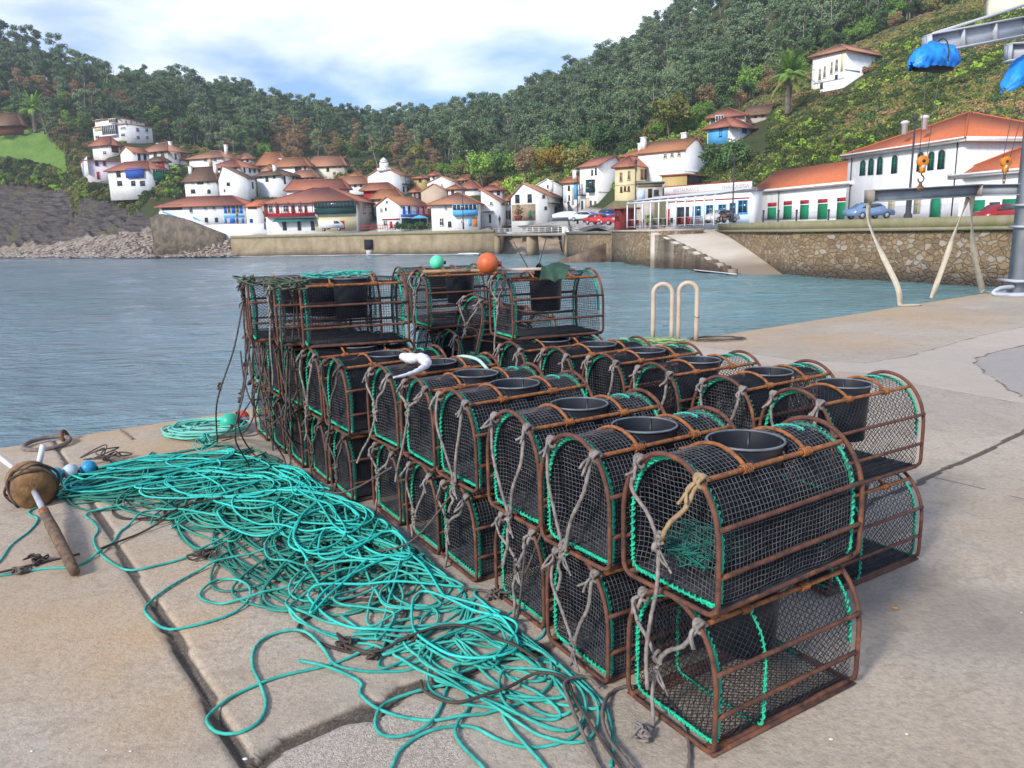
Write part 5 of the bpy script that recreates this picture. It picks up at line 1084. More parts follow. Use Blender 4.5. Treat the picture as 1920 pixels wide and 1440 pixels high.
def house(label,xc,yb,Y,ye,xl=None,xr=None,a=15,w=None,dep=None,roof='hip',yt=None,rise=None,ov=.5,wall='white',rm='old',fd=2.2,els=(),cat='house',chim=(),ax=.5,name='village_house',fascia=False,th=.18,group=None,zb=None):
    a=R(a); C=atY(xc,yb,Y)
    if zb is not None: C[2]=zb
    H=atY(xc,ye,Y)[2]-C[2]
    ex=np.array([math.cos(a),-math.sin(a),0]); ey=np.array([math.sin(a),math.cos(a),0])
    def hit(px,py,P,nrm): r=ray(px,py); t=((P-np.array([0,0,EYE]))@nrm)/(r@nrm); return r*t+np.array([0,0,EYE])
    if w is None: w=float((C-hit(xl,ye,C,ey))@ex)
    if dep is None: dep=float((hit(xr,ye,C,ex)-C)@ey) if xr else 8.0
    w=abs(w); dep=min(abs(dep),60)
    if rise is None: rise=max(.6,(ye-yt)*Y/FPX*1.12) if yt else 1.6
    P0=C-ex*w
    root=empty(name,tuple(P0),(0,0,-a),label,cat,group)
    # walls
    m=MB(); s=.0
    if roof=='gf': poly=[(0,-fd),(w,-fd),(w,H),(w*ax,H+rise),(0,H)]; m.extr([(p[0],0,p[1]) for p in poly][::-1],(0,dep,0))
    elif roof=='gs': poly=[(0,-fd),(dep,-fd),(dep,H),(dep*ax,H+rise),(0,H)]; m.extr([(0,p[0],p[1]) for p in poly],(w,0,0))
    elif roof=='mono': poly=[(0,-fd),(w,-fd),(w,H),(0,H+rise)]; m.extr([(p[0],0,p[1]) for p in poly][::-1],(0,dep,0))
    else: m.box((w/2,dep/2,(H-fd)/2),(w,dep,H+fd))
    m.build('wall',WC[wall],root)
    # roof
    m=MB(); o=ov; e=.10
    if roof=='gf':
        for (x0,x1,sg) in ((0,w*ax,-1),(w,w*ax,1)):
            k=rise/abs(x1-x0); A=(x0+sg*o,H+e-o*k); B=(x1,H+rise+e)
            q=[(A[0],-o*.6,A[1]),(A[0],dep+o*.6,A[1]),(B[0],dep+o*.6,B[1]),(B[0],-o*.6,B[1])]
            slab(m,q[::-1] if sg>0 else q,th) if False else slab(m,q if sg>0 else [q[1],q[0],q[3],q[2]],th)
    elif roof=='gs':
        for (y0,y1,sg) in ((0,dep*ax,-1),(dep,dep*ax,1)):
            k=rise/abs(y1-y0); A=(y0+sg*o,H+e-o*k); B=(y1,H+rise+e)
            q=[(-o*.6,A[0],A[1]),(w+o*.6,A[0],A[1]),(w+o*.6,B[0],B[1]),(-o*.6,B[0],B[1])]
            slab(m,q if sg<0 else [q[1],q[0],q[3],q[2]],th)
    elif roof=='mono':
        k=rise/w; slab(m,[(-o,-o*.6,H+rise+e+o*k),(w+o,-o*.6,H+e-o*k),(w+o,dep+o*.6,H+e-o*k),(-o,dep+o*.6,H+rise+e+o*k)],th)
    elif roof=='monos':
        k=rise/dep; slab(m,[(-o*.6,-o,H+e-o*k),(w+o*.6,-o,H+e-o*k),(w+o*.6,dep,H+rise+e),(-o*.6,dep,H+rise+e)],th)
    elif roof=='flat': m.box((w/2,dep/2,H+.12),(w+2*o,dep+2*o,.22))
    elif roof=='hip':
        h0=H+e-.0; z1=H+rise
        if w>=dep: r0=(dep/2,dep/2,z1); r1=(w-dep/2,dep/2,z1)
        else: r0=(w/2,w/2,z1); r1=(w/2,dep-w/2,z1)
        k=rise/(min(w,dep)/2); zl=h0-o*k*.6
        c0,c1,c2,c3=(-o,-o,zl),(w+o,-o,zl),(w+o,dep+o,zl),(-o,dep+o,zl)
        if w>=dep: pl=[[c0,c1,r1,r0],[c1,c2,r1],[c2,c3,r0,r1],[c3,c0,r0]]
        else: pl=[[c0,c1,r0],[c1,c2,r1,r0],[c2,c3,r1],[c3,c0,r0,r1]]
        for q in pl: slab(m,q,th)
        ridge=[(r0,r1)]
        for (p,q) in ((r0,r1),(c0,r0),(c1,r0 if w<dep else r1),(c2,r1),(c3,r0 if w>=dep else r1)):
            if np.linalg.norm(np.array(p)-np.array(q))>.3: m.tube([np.array(p)+[0,0,.02],np.array(q)+[0,0,.02]],.11,6)
    if not m.hasuv and roof not in('flat',): pass
    rf=m.build('roof',RT[rm],root)
    if fascia:
        m=MB(); m.box((w/2,-ov+.06,H-.18),(w+2*ov,.12,.42)); m.box((w+ov-.06,dep/2,H-.18),(.12,dep+2*ov-.3,.42)); m.box((w/2,-ov/2,H-.32),(w+.2,ov,.12)); m.build('eaves',WC['wfr'],root)
    for (cx,cy,ch) in chim:
        m=MB(); z0=H+rise*.35; m.box((w*cx,dep*cy,z0+ch/2),(.8,.7,ch)); m.box((w*cx,dep*cy,z0+ch+.08),(1.0,.9,.16)); m.build('chimney',WC['white'] if rm!='red' else WC['tan'],rf)
    # openings
    def loc(face,px,py):
        if face=='F': P=hit(px,py,C,ey)-P0; return P@ex,P[2]
        P=hit(px,py,C,ex)-C; return P@ey,P[2]
    def bx(m,face,u,z,du,dz,t,off=0,mi=0):
        if face=='F': m.box((u,-(t/2+off),z),(du,t,dz),mi=mi)
        else: m.box((w+t/2+off,u,z),(t,du,dz),mi=mi)
    for el in els:
        f_,ty,x0,y0,x1,y1=el[:6]; col=el[6] if len(el)>6 else None
        xm,ym=(x0+x1)/2,(y0+y1)/2
        ua,_=loc(f_,x0,ym); ub,_=loc(f_,x1,ym); _,za=loc(f_,xm,y1); _,zb_=loc(f_,xm,y0)
        u,z=(ua+ub)/2,(za+zb_)/2; du,dz=abs(ub-ua),abs(zb_-za)
        if ty=='w':
            m=MB(); b=.09; fr=WC[col or 'wfr']
            for s_ in (-1,1): bx(m,f_,u+s_*(du/2-b/2),z,b,dz,.09); bx(m,f_,u,z+s_*(dz/2-b/2),du-2*b,b,.085)
            bx(m,f_,u,z,.05,dz-2*b,.06); bx(m,f_,u,z+dz*.1,du-2*b,.05,.055); bx(m,f_,u,z-dz/2-.05,du+.2,.07,.14)
            fo=m.build('window',fr,root); m=MB(); bx(m,f_,u,z,du-2*b+.01,dz-2*b+.01,.03); m.build('pane',GLS,fo)
        elif ty=='A':      # arched window or door
            m=MB(); k=10; Rr=du/2; pts=[(-Rr,-dz/2),(Rr,-dz/2)]+[(Rr*math.cos(t),dz/2-Rr+Rr*math.sin(t)) for t in np.linspace(0,math.pi,k)]
            def ex_(m,sc,t,off):
                q=[(u+p[0]*sc,z+ (p[1]+dz/2)*(1 if sc<=1 else 1+ (sc-1)*.4)-dz/2) for p in pts]
                if f_=='F': m.extr([(p[0],-off,p[1]) for p in q][::-1],(0,-t,0))
                else: m.extr([(w+off,p[0],p[1]) for p in q],(t,0,0))
            ex_(m,1.22,.05,0); fo=m.build('window' if ty=='A' and (len(el)<8) else 'door',WC['ltgrey'],root)
            m=MB(); ex_(m,1.0,.03,.05); m.build('pane' if len(el)<8 else 'leaf',WC[col or 'dgreen'],fo)
            if len(el)<8:
                m=MB(); bx(m,f_,u,z-.1,.05,dz-.4,.05,.05); bx(m,f_,u,z+.1,du-.1,.05,.05,.05); m.build('mullion',WC['green'],fo)
        elif ty=='d':
            m=MB(); bx(m,f_,u,z,du+.16,dz+.08,.05); fo=m.build('door',WC['wfr'] if col not in('brown','dark') else WC['tan'],root); m=MB(); bx(m,f_,u,z,du,dz,.04,.05); m.build('leaf',WC[col or 'green'],fo)
        elif ty=='p': m=MB(); bx(m,f_,u,z,du,dz,.05); m.build('wall_panel',WC[col],root)
        elif ty=='B':       # balcony: floor, rail with balusters, dark recess
            col2=col or 'green'; m=MB(); bx(m,f_,u,za+.1,du,.18,1.1); fo=m.build('balcony',WC[col2],root)
            m=MB(); nb=max(4,int(du/.45)); 
            bx(m,f_,u,za+1.0,du,.07,.07,1.0)
            for i in range(nb+1): bx(m,f_,u-du/2+du*i/nb,za+.55,.06,.9,.05,1.01)
            m.build('railing',WC[col2],fo); m=MB()
            for i in range(max(2,int(du/2.4))+1): bx(m,f_,u-du/2+.06+(du-.12)*i/max(2,int(du/2.4)),(za+zb_)/2,.12,dz,.12,.95)
            m.build('post',WC[col2],fo)
        elif ty=='G':       # glazed timber gallery: solid apron, row of panes
            col2=col or 'blue'; ap=el[7] if len(el)>7 else .5; t=.95
            m=MB(); bx(m,f_,u,za+dz*ap/2,du,dz*ap,t); bx(m,f_,u,zb_-.06,du,.12,t+.05); fo=m.build('gallery',WC[col2],root)
            m=MB(); nb=max(3,int(du/.75)); 
            for i in range(nb+1): bx(m,f_,u-du/2+.05+(du-.1)*i/nb,za+dz*(ap+1)/2,.10,dz*(1-ap)-.12,.1,t-.1)
            m.build('mullion',WC['wfr' if col2!='dgreen' else 'teal'],fo); m=MB(); bx(m,f_,u,za+dz*(ap+1)/2,du-.1,dz*(1-ap)-.14,t-.15); m.build('pane',GLS,fo)
        elif ty=='a':
            m=MB(); 
            if f_=='F': m.add([(u-du/2,0,zb_),(u+du/2,0,zb_),(u+du/2,-1.6,za),(u-du/2,-1.6,za),(u-du/2,0,zb_-.08),(u+du/2,0,zb_-.08),(u+du/2,-1.6,za-.08),(u-du/2,-1.6,za-.08)],[[0,1,2,3],[7,6,5,4],[0,3,7,4],[1,5,6,2],[3,2,6,7],[0,4,5,1]])
            else: m.box((w+.6,u,z),(1.3,du,.1))
            m.build('awning',WC[col or 'teal'],root)
        elif ty=='r':  # open rail/blind hung in front
            m=MB(); bx(m,f_,u,z,du,dz,.06,.5); m.build('blind',WC[col],root)
        elif ty=='s':
            m=MB()
            if f_=='F': m.tube([(u,-.1,za),(u,-.1,zb_)],.06,6)
            else: m.tube([(w+.1,u,za),(w+.1,u,zb_)],.06,6)
            m.build('drainpipe',WC['dgrey'],root)
    return root,P0,ex,ey,w,dep,H
def mw(o): return Matrix.Translation(o.location)@o.rotation_euler.to_matrix().to_4x4()
def absorb(r2,r1):
    k=mw(r1).inverted()@mw(r2)
    for c in [o for o in COL.objects if o.parent==r2]: c.parent=r1; c.matrix_parent_inverse=k
    bpy.data.objects.remove(r2)
def wins(f,xs,y0,y1,hw,c=None): return [(f,'w',x-hw,y0,x+hw,y1)+((c,) if c else ()) for x in xs]
# ---- left cluster on the slope
APT=house('white flat-roofed apartment block with glazed stair, highest building on the left',240,264,238,233,xl=173,xr=284,a=26,roof='flat',ov=.25,rm='old',cat='apartment block',name='apartment_block',els=wins('F',[183],254,260,4)+wins('F',[231],238,242,5)+wins('F',[231],250,256,4)+[('F','p',177,236,192,246,'yellow'),('F','G',196,235,221,256,'wfr',.15)]+wins('S',[258,275],240,247,3)+wins('S',[259,276],255,261,3))
STO=house('set-back top floor of the white apartment block',222,234,239.5,222,xl=177,xr=270,a=26,roof='flat',ov=.5,rm='old',cat='penthouse',name='roof_storey',els=wins('F',[184],224,229,4)+[('F','G',209,223,221,231,'wfr',.1)]+wins('S',[236,246,256,263],226,231,1.6),fd=.5)
absorb(STO[0],APT[0])
house('small white house with broad red roof under the apartment block',208,290,228,268,xl=172,xr=224,a=22,yt=256,ov=.9,rm='red',els=wins('F',[187],269,274,3)+[('F','w',193,283,200,290),('S','p',209,272,222,286,'brown')])
house('big old pale building with stone corners and long brown roof',317,322,228,281,xl=262,xr=353,a=24,yt=266,ov=.9,rm='old',wall='grey',els=wins('F',[291,305],285,294,3.2,'tan')+wins('S',[329,341],288,299,2,'tan')+wins('S',[331,342],308,318,2,'dgrey')+[('F','p',313.5,283,316.5,318,'tan')],chim=((.3,.5,1.6),(.75,.5,1.8)))
house('small white gabled house with dark blue door posts on the slope',251,308,217,285,xl=225,xr=279,a=30,roof='gf',rise=1.6,ov=.5,rm='red',els=[('S','d',258,287,263,302,'dblue'),('S','d',269,287,274,302,'dblue')])
house('narrow house with red painted upper gallery beside the stone building',309,322,211,300,xl=280,xr=315,a=12,yt=294,ov=.7,rm='brown',wall='white',els=[('F','p',296,303,309,319,'red'),('F','w',281,304,287,311)])
house('long white and lilac house with bright red roof and red door',168,338,216,300,xl=145,xr=236,a=58,roof='gf',rise=1.5,ov=.5,rm='red',wall='pink',els=[('S','d',181,322,186,336,'red'),('S','w',178,302,184,310,'dblue'),('S','w',193,302,198,310,'red'),('F','w',161,302,164,309),('F','p',146,302,166,338,'white')],chim=((.5,.05,1.2),))
house('white house with a large blue blind and green side gallery',281,356,205,315,xl=201,xr=311,a=20,yt=301,ov=.7,rm='red',els=[('F','w',218,317,226,332,'dgrey'),('F','r',238,315,272,334,'cobalt'),('F','w',220,339,229,348,'dgrey'),('F','w',246,339,254,348,'dgrey'),('F','w',263,339,272,348,'dgrey'),('S','G',287,318,304,338,'green',.75),('S','d',291,341,295,352,'dgrey'),('S','d',300,341,304,352,'dgrey')],chim=((.75,.6,1.4),))
# ---- middle slope
house('long white house with red roof and a white chimney at the top of the village',418,315,226,294,xl=354,xr=450,a=18,yt=281,ov=.7,rm='old',els=wins('F',[385,403],296,303,3.4)+[('F','w',398,295,399,296)],chim=((.98,.3,2.6),))
house('white house with wide red roof, row of small dark windows under the eaves',449,330,213,312,xl=386,xr=492,a=20,yt=297,ov=.7,rm='red',els=wins('F',[398,411,426,441],313,319,2.4,'dgrey')+wins('S',[458,468,477,486],314,323,1.5,'dgrey'),chim=((.0,.2,1.6),))
house('white stepped house with brown roof and thick chimney above the seafront',407,366,201,335,xl=345,xr=420,a=14,roof='hip',yt=315,ov=.6,rm='brown',els=wins('F',[360,390],337,345,3)+[('F','w',370,338,381,345,'dgrey'),('F','w',358,355,366,362,'dgrey'),('F','A',389,355,395,363,'dgreen',1)],chim=((.15,.3,2.2),(.95,.3,2.4)))
house('tall blank white gabled house with one small arched window',466,374,197,333,xl=409,xr=478,a=14,roof='gf',ax=.18,rise=3.0,ov=.35,rm='brown',els=[('F','w',425,342,431,348,'dgrey'),('F','w',420,355,422,359,'dgrey'),('S','d',472,341,475,354,'dblue')])
house('white house with low brown hipped roof and narrow dark balcony door',529,372,200,327,xl=481,xr=560,a=22,yt=315,ov=.8,rm='brown',els=[('F','w',487,328,491,334,'dgrey'),('F','d',498,329,503,341,'dgrey'),('F','w',512,328,516,334,'dgrey'),('S','d',532,330,535,345,'dblue')]+wins('S',[550,556],330,340,1.6,'dgrey'),chim=((.55,.3,1.8),))
house('white house with bright orange pyramid roof at the back of the village',532,322,222,303,xl=484,xr=540,a=12,yt=287,ov=.8,rm='orange',els=[('F','w',494,305,505,311,'brown'),('F','w',487,304,490,309,'dgrey')])
house('long low white house with brown roof right of the pyramid-roofed one',577,332,219,308,xl=513,xr=585,a=12,yt=296,ov=.7,rm='orange',els=[('F','w',553,311,565,320,'dblue'),('F','w',570,312,574,319,'dgrey')],chim=((.15,.5,1.2),))
house('pinkish row house with tall dark windows above the seafront roofs',592,356,206,329,xl=546,xr=600,a=16,yt=319,ov=.7,rm='old',wall='pink',els=wins('F',[551,559,567,577,586],330,340,1.7,'dblue'))
house('square cream three-storey house at the upper edge of the wood',646,336,222,306,xl=578,xr=650,a=10,yt=294,ov=.7,rm='old',wall='cream',els=wins('F',[591,602,627,638],308,314,2.4,'tan')+[('F','w',612,314,617,321,'dgrey')]+wins('F',[591,627,638],322,328,2.4,'tan'))
house('low house with wide red roof directly behind the seafront restaurant',650,362,178,350,xl=537,xr=655,a=6,yt=337,ov=.6,rm='red')
house('low white house with brown roof left of the belfry house',690,362,196,341,xl=627,xr=694,a=10,yt=331,ov=.6,rm='old',els=[('F','w',636,343,641,350),('F','w',664,344,668,350,'dgrey'),('F','w',675,344,679,350,'dgrey')])
for (xc,yb,Y,ye,xl,xr,yt,wl_,rf_,lab,e) in (
 (510,345,207,318,493,520,309,'white','old','narrow white house squeezed left of the pinkish row house',[(499,320,503,326),(506,320,509,326)]),
 (676,345,205,329,655,682,322,'cream','orange','small cream house with orange roof behind the belfry house',[(661,331,665,336),(670,331,674,336)]),
 (820,345,190,327,806,828,321,'white','red','small white house high left of the round green trees',[(811,329,815,334)]),
 (878,350,186,336,860,884,329,'pink','orange','small pink house just below the wood right of the white gable',[(866,338,870,343),(873,338,876,343)]),
 (940,362,180,346,921,946,339,'white','orange','white house with orange roof peeping over the pinkish one',[(926,348,930,353),(935,348,938,353)]),
 (345,318,232,297,328,352,288,'white','orange','white house half hidden right of the old stone building',[(333,299,337,305)]),
 (470,308,231,296,446,478,288,'grey','old','low grey house behind the long roofs at the top of the village',[(452,298,456,303),(462,298,466,303)])):
    house(lab,xc,yb,Y,ye,xl=xl,xr=xr,a=12,yt=yt,ov=.5,rm=rf_,wall=wl_,els=[('F','w')+q+('dgrey',) for q in e])
# ---- seafront
rt=house('long low white seafront house with blue shutters at its right end',460,424,172,383,xl=298,xr=464,a=6,dep=9,yt=367,ov=.8,rm='red',fd=.8,els=[('F','p',303,384,341,394,'dgrey'),('F','w',355,384,361,399)]+wins('F',[384,401],384,393,3.2)+wins('F',[387,406],408,416,2.8,'dgrey')+[('F','d',420,383,425,400,'blue'),('F','w',427,384,432,399,'tan'),('F','d',434,384,441,400,'blue'),('F','w',443,384,448,399,'tan'),('F','d',449,384,455,400,'blue'),('F','p',420,403,459,408,'lblue'),('F','d',421,409,425,418,'blue'),('F','d',431,409,441,418,'blue'),('F','d',443,409,447,418,'dblue'),('F','d',453,409,458,418,'blue')])
house('small white annex with orange roof between the blue-shuttered and red houses',492,432,168,386,xl=461,xr=496,a=4,dep=7,roof='monos',yt=374,ov=.4,rm='new',fd=5,els=[('F','w',465,386,481,391,'brown'),('F','w',468,410,474,417,'blue'),('F','w',496,409,500,416,'blue')])
m=MB()
A=atY(380,421,168); B=atY(503,436,165); 
root=empty('terrace_wall',(0,0,0),label='white terrace wall with lamp posts below the blue-shuttered house',cat='wall')
P=[atY(x,420,Y)[:2] for x,Y in ((383,170),(410,168.5),(450,167.5),(503,166))]; m=MB(); wall_strip(m,P,0,atY(450,420,167.5)[2],.5); m.build('wall',WH,root)
m=MB(); P=[atY(x,400,Y)[:2] for x,Y in ((298,176),(330,174),(384,171))]; wall_strip(m,P,1.2,[atY(298,397,176)[2],atY(330,402,174)[2],atY(384,418,171)[2]],.4); m.build('stair_wall',WH,root)
m=MB(); 
for (xa,ya,xb,yb_) in ((305,398,335,410),(335,410,346,412),(362,408,381,421)): m.bar(atY(xa,ya-1,173),atY(xb,yb_-1,172),.25,.35)
m.build('handrail',WC['lblue'],root)
house('large seafront restaurant, red timber gallery left and dark green gallery right',670,434,162,376,xl=496,xr=702,a=7,dep=16,yt=350,ov=.9,rm='red',fd=2,wall='white',fascia=False,cat='restaurant',name='restaurant_building',
  els=[('F','p',592,404,668,433,'yellow'),('F','G',592,377,668,401,'dgreen',.45),('F','B',499,378,590,406,'red'),('F','p',500,399,590,406,'red'),('F','p',496,378,502,407,'brown'),('F','d',517,385,523,400,'maroon'),('F','d',546,385,553,400,'maroon'),('F','d',571,385,576,399,'maroon'),
   ('F','w',504,385,512,398),('F','w',531,385,541,398),('F','w',559,385,567,398),('F','d',612,415,619,430,'red'),('F','d',639,414,646,430,'red'),('F','a',516,409,592,415,'teal'),('F','d',530,415,537,432,'dgrey'),('F','d',558,415,564,432,'dgrey'),('F','d',583,415,590,432,'dgrey'),('F','p',592,402,669,404,'wfr'),
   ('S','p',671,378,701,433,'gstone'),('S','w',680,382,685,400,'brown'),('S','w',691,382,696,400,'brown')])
BELF=house('narrow belfry house, tall white gable facing the sea with ornament on top',751,365,190,327,xl=689,xr=772,a=14,roof='gf',rise=2.0,ov=.4,rm='old',els=[('S','B',753,328,772,347,'dgrey'),('S','d',755,350,758,360,'dgrey'),('S','w',763,350,767,359,'dgreen')])[0]
P=atY(719,314,190); m=MB(); P=P+np.array([0,1,-.6]); m.box((0,0,.9),(2.0,.8,1.9)); m.box((0,0,2.0),(1.5,.8,.5)); m.extr([(-1.0,-.4,2.2),(1.0,-.4,2.2),(0,-.4,3.0)],(0,.8,0)); m.box((0,0,.2),(3.2,.9,.7)); r_=empty('belfry',tuple(P)); m.build('belfry',WH,r_); absorb(r_,BELF)
house('small red timber house between the restaurant roof and the belfry house',735,368,179,352,xl=681,xr=740,a=10,yt=343,ov=.8,rm='red',wall='red',els=[('F','w',688,354,693,361,'maroon'),('F','w',700,354,706,361,'maroon'),('F','w',716,354,722,361,'maroon')])
house('low white house with broad orange roof below the red timber house',752,385,172,367,xl=700,xr=757,a=8,yt=355,ov=.8,rm='orange',els=[('F','w',709,370,715,378),('F','w',722,370,727,378),('F','p',738,368,752,374,'red')])
house('white gabled seafront house with blue and red balconies on its right side',751,430,155,383,xl=705,xr=801,a=34,roof='gf',rise=1.6,ov=.5,rm='orange',fd=2,els=[('F','w',713,390,718,398),('F','w',722,389,725,394,'dgrey'),('F','w',724,377,727,380,'dgrey'),('F','p',717,410,750,413,'maroon'),('F','d',731,415,736,428,'red'),('F','w',719,414,727,424),('F','d',744,415,748,429,'dblue'),('S','B',752,386,776,406,'blue'),('S','B',778,386,800,406,'red'),('S','p',752,402,777,407,'blue'),('S','p',778,402,801,407,'red'),('S','d',755,387,759,401,'blue'),('S','d',765,387,769,401,'dblue'),('S','d',781,387,785,401,'red'),('S','d',792,387,796,401,'red'),('S','p',753,409,800,429,'dgreen')])
house('white seafront house with bright blue gallery and blue door',897,431,150,380,xl=808,xr=918,a=6,dep=12,yt=361,ov=.8,rm='old',fd=2,els=[('F','G',850,383,896,404,'lblue',.48),('F','w',833,385,838,393),('F','w',824,409,832,423),('F','w',840,415,846,425,'dgrey'),('F','d',878,410,884,424,'lblue'),('F','p',886,408,895,425,'orange'),('F','w',864,412,868,419),('S','d',906,384,909,400,'dblue'),('S','d',906,408,909,424,'lblue')])
house('plain tan gabled house behind the white seafront houses',838,384,170,357,xl=789,xr=842,a=12,roof='gf',rise=1.5,ov=.3,rm='old',wall='tan')
house('white gabled house peeping over the tan gable',854,365,182,341,xl=801,xr=870,a=12,roof='gf',rise=1.4,ov=.3,rm='old',els=[('F','w',826,345,830,349)])
house('small ochre house at the foot of the wood in the middle of the village',801,356,195,333,xl=775,xr=806,a=10,yt=328,ov=.5,rm='orange',wall='ochre',els=[('F','w',785,335,790,341,'brown'),('F','w',794,336,797,341)])
house('dark red lean-to house beside the belfry house',787,380,176,358,xl=770,xr=790,a=8,yt=351,ov=.5,rm='red',wall='maroon',els=[('F','w',773,361,776,370),('F','w',780,361,784,370)])
house('pink-walled house with small crimson window behind the blue-gallery house',866,376,165,353,xl=840,xr=872,a=8,yt=346,ov=.5,rm='orange',wall='pink',els=[('F','w',846,356,851,362,'maroon')])
house('low house with red roof high in the gap before the wood',900,362,176,351,xl=863,xr=905,a=10,yt=340,ov=.6,rm='red',els=[('F','w',891,352,899,356,'dark')])
house('pinkish white house with red roof and two mullioned windows',941,385,168,355,xl=902,xr=946,a=10,yt=347,ov=.6,rm='red',wall='pink',els=[('F','w',917,357,925,365),('F','w',932,356,937,365,'dblue')])
house('white seafront house with slanting gable and small grey window',938,420,153,377,xl=902,xr=948,a=16,roof='mono',rise=2.2,ov=.4,rm='old',els=[('F','w',918,378,924,385),('S','w',940,378,946,385,'tan'),('F','d',917,402,921,418,'dgrey'),('F','a',909,396,926,398,'dgrey')])
house('narrow grey house with dark ground floor openings in the gap',959,414,159,374,xl=947,xr=962,a=6,yt=367,ov=.3,rm='orange',wall='grey',els=[('F','w',949,376,952,384,'dgrey'),('F','w',954,376,957,384,'dblue'),('F','d',949,395,952,411,'dark'),('F','d',954,395,957,411,'dark')])
house('big white gabled house with tan stone ground floor and green door',1026,412,148,365,xl=958,xr=1053,a=16,roof='gf',ax=.33,rise=2.3,ov=.6,rm='old',fd=2.5,els=[('F','w',966,365,974,380,'dgrey'),('F','w',989,364,997,379,'dgrey'),('F','w',1017,365,1022,371,'dgrey'),('F','p',960,383,1004,414,'stone'),('F','d',992,395,997,410,'green'),('S','a',1026,381,1050,383,'dgrey'),('F','w',1021,387,1026,393,'dgrey'),('S','d',1039,388,1044,402,'dgreen')],chim=((.9,.5,2.0),))
house('white house with raised square window behind the stone-based gable',1054,370,161,350,xl=997,xr=1060,a=12,roof='gf',rise=1.6,ov=.3,rm='wht',els=[('F','w',1026,346,1036,352,'dgrey'),('F','w',1048,343,1051,347,'dgrey')])
# ---- street at the right
house('narrow pale house with bright blue corner strip in the side street',1086,392,152,338,xl=1056,xr=1092,a=38,yt=331,ov=.5,rm='orange',els=[('F','p',1076,337,1082,374,'lblue'),('F','w',1065,348,1069,357,'dgrey'),('F','w',1066,366,1069,375,'dgrey'),('F','p',1058,350,1062,380,'bluew'),('F','p',1072,352,1076,384,'tan')],chim=((.7,.3,1.5),))
house('tall white house with green balconies and huge blank side wall',1121,398,138,309,xl=1087,xr=1168,a=48,roof='gs',rise=1.8,ax=.7,ov=.5,rm='red',els=[('F','w',1109,318,1112,328,'dgrey'),('F','w',1116,315,1119,327,'dgrey'),('F','B',1089,345,1099,367,'dgrey'),('F','G',1105,337,1116,361,'dgreen',.35),('F','d',1090,376,1094,393,'dgrey'),('F','p',1097,371,1104,396,'tan'),('F','d',1106,376,1110,393,'dgrey'),('F','d',1115,377,1118,394,'brown'),('S','p',1122,360,1152,361,'dgrey'),('S','w',1128,380,1136,392,'dgrey')])
house('yellow stone house with tall narrow windows',1190,378,128,309,xl=1153,xr=1236,a=34,yt=292,ov=.5,rm='red',wall='yellow',fd=5,els=[('F','w',1162,323,1167,340,'tan'),('F','w',1177,320,1182,337,'tan'),('F','w',1163,350,1167,360,'brown'),('F','w',1170,349,1174,358,'brown'),('F','w',1177,349,1181,358,'brown'),('F','p',1153,346,1190,347.5,'tan'),('S','d',1201,318,1206,337,'orange'),('S','d',1208,318,1215,337,'brown'),('S','d',1217,317,1222,336,'orange'),('S','p',1224,318,1238,334,'dgrey'),('S','p',1192,341,1238,352,'mossy'),('S','p',1193,357,1206,374,'bluew'),('S','p',1213,354,1221,365,'dark'),('S','p',1191,375,1238,379,'mossy')])
house('white attic house with orange roof and twin windows above the yellow house',1230,312,140,288,xl=1166,xr=1262,a=40,yt=272,ov=.4,rm='orange',els=[('F','w',1175,297,1182,304),('F','w',1187,295,1194,301)],chim=((.4,.3,1.5),))
house('big white house with blank gable and three attic windows, highest in the street',1283,324,127,279,xl=1196,xr=1325,a=40,roof='gf' if False else 'gs',rise=2.0,ov=.4,rm='orange',fd=6,els=[('F','w',1244,288,1251,297,'cream'),('F','w',1257,286,1264,295,'cream'),('F','w',1270,284,1277,293,'cream'),('S','p',1284,320,1330,324,'wfr')],chim=((.02,.2,1.8),(.7,.6,2.2)))
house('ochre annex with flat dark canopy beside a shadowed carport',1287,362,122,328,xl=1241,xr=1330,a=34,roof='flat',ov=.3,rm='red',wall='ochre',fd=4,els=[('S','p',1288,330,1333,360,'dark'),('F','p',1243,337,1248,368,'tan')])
m=MB(); r_=empty('retaining_wall',(0,0,0),label='weathered mossy retaining wall below the yellow house',cat='wall'); P=[atY(x,380,Y)[:2] for x,Y in ((1122,132),(1152,124.5),(1200,121),(1246,118))]; wall_strip(m,P,0,[atY(1122,396,132)[2],atY(1152,376,124)[2],atY(1200,377,121)[2],atY(1246,372,118)[2]],.8); m.build('wall',WC['mossy'],r_)
house('low stone terrace house with pale recess and mossy balcony in front of the yellow house',1242,384,119,343,xl=1194,xr=None,a=10,dep=4,roof='flat',ov=.3,rm='grey',wall='gstone',fd=4,els=[('F','p',1195,343,1241,351,'mossy'),('F','p',1197,356,1209,374,'bluew'),('F','d',1215,354,1222,371,'dark'),('F','w',1226,356,1235,366,'dgrey')])
r_=empty('stone_outcrop',(0,0,0),label='rough brown stone bank under the left end of the blue-shuttered house',cat='stone bank')
P=[atY(x,430,Y)[:2] for x,Y in ((284,172),(300,171),(320,170.3),(350,169),(385,167.6),(415,166.6))]; m=MB(); wall_strip(m,P,-3,[atY(284,408,172)[2],atY(300,401,171)[2],atY(320,405,170)[2],atY(350,413,169)[2],atY(385,427,167)[2],atY(415,439,166)[2]],1.5); m.build('bank',mat('bank_rock',(.20,.155,.11),(.085,.07,.05),.9,.7,bump=1,bscale=1.5,bdist=.4),r_)
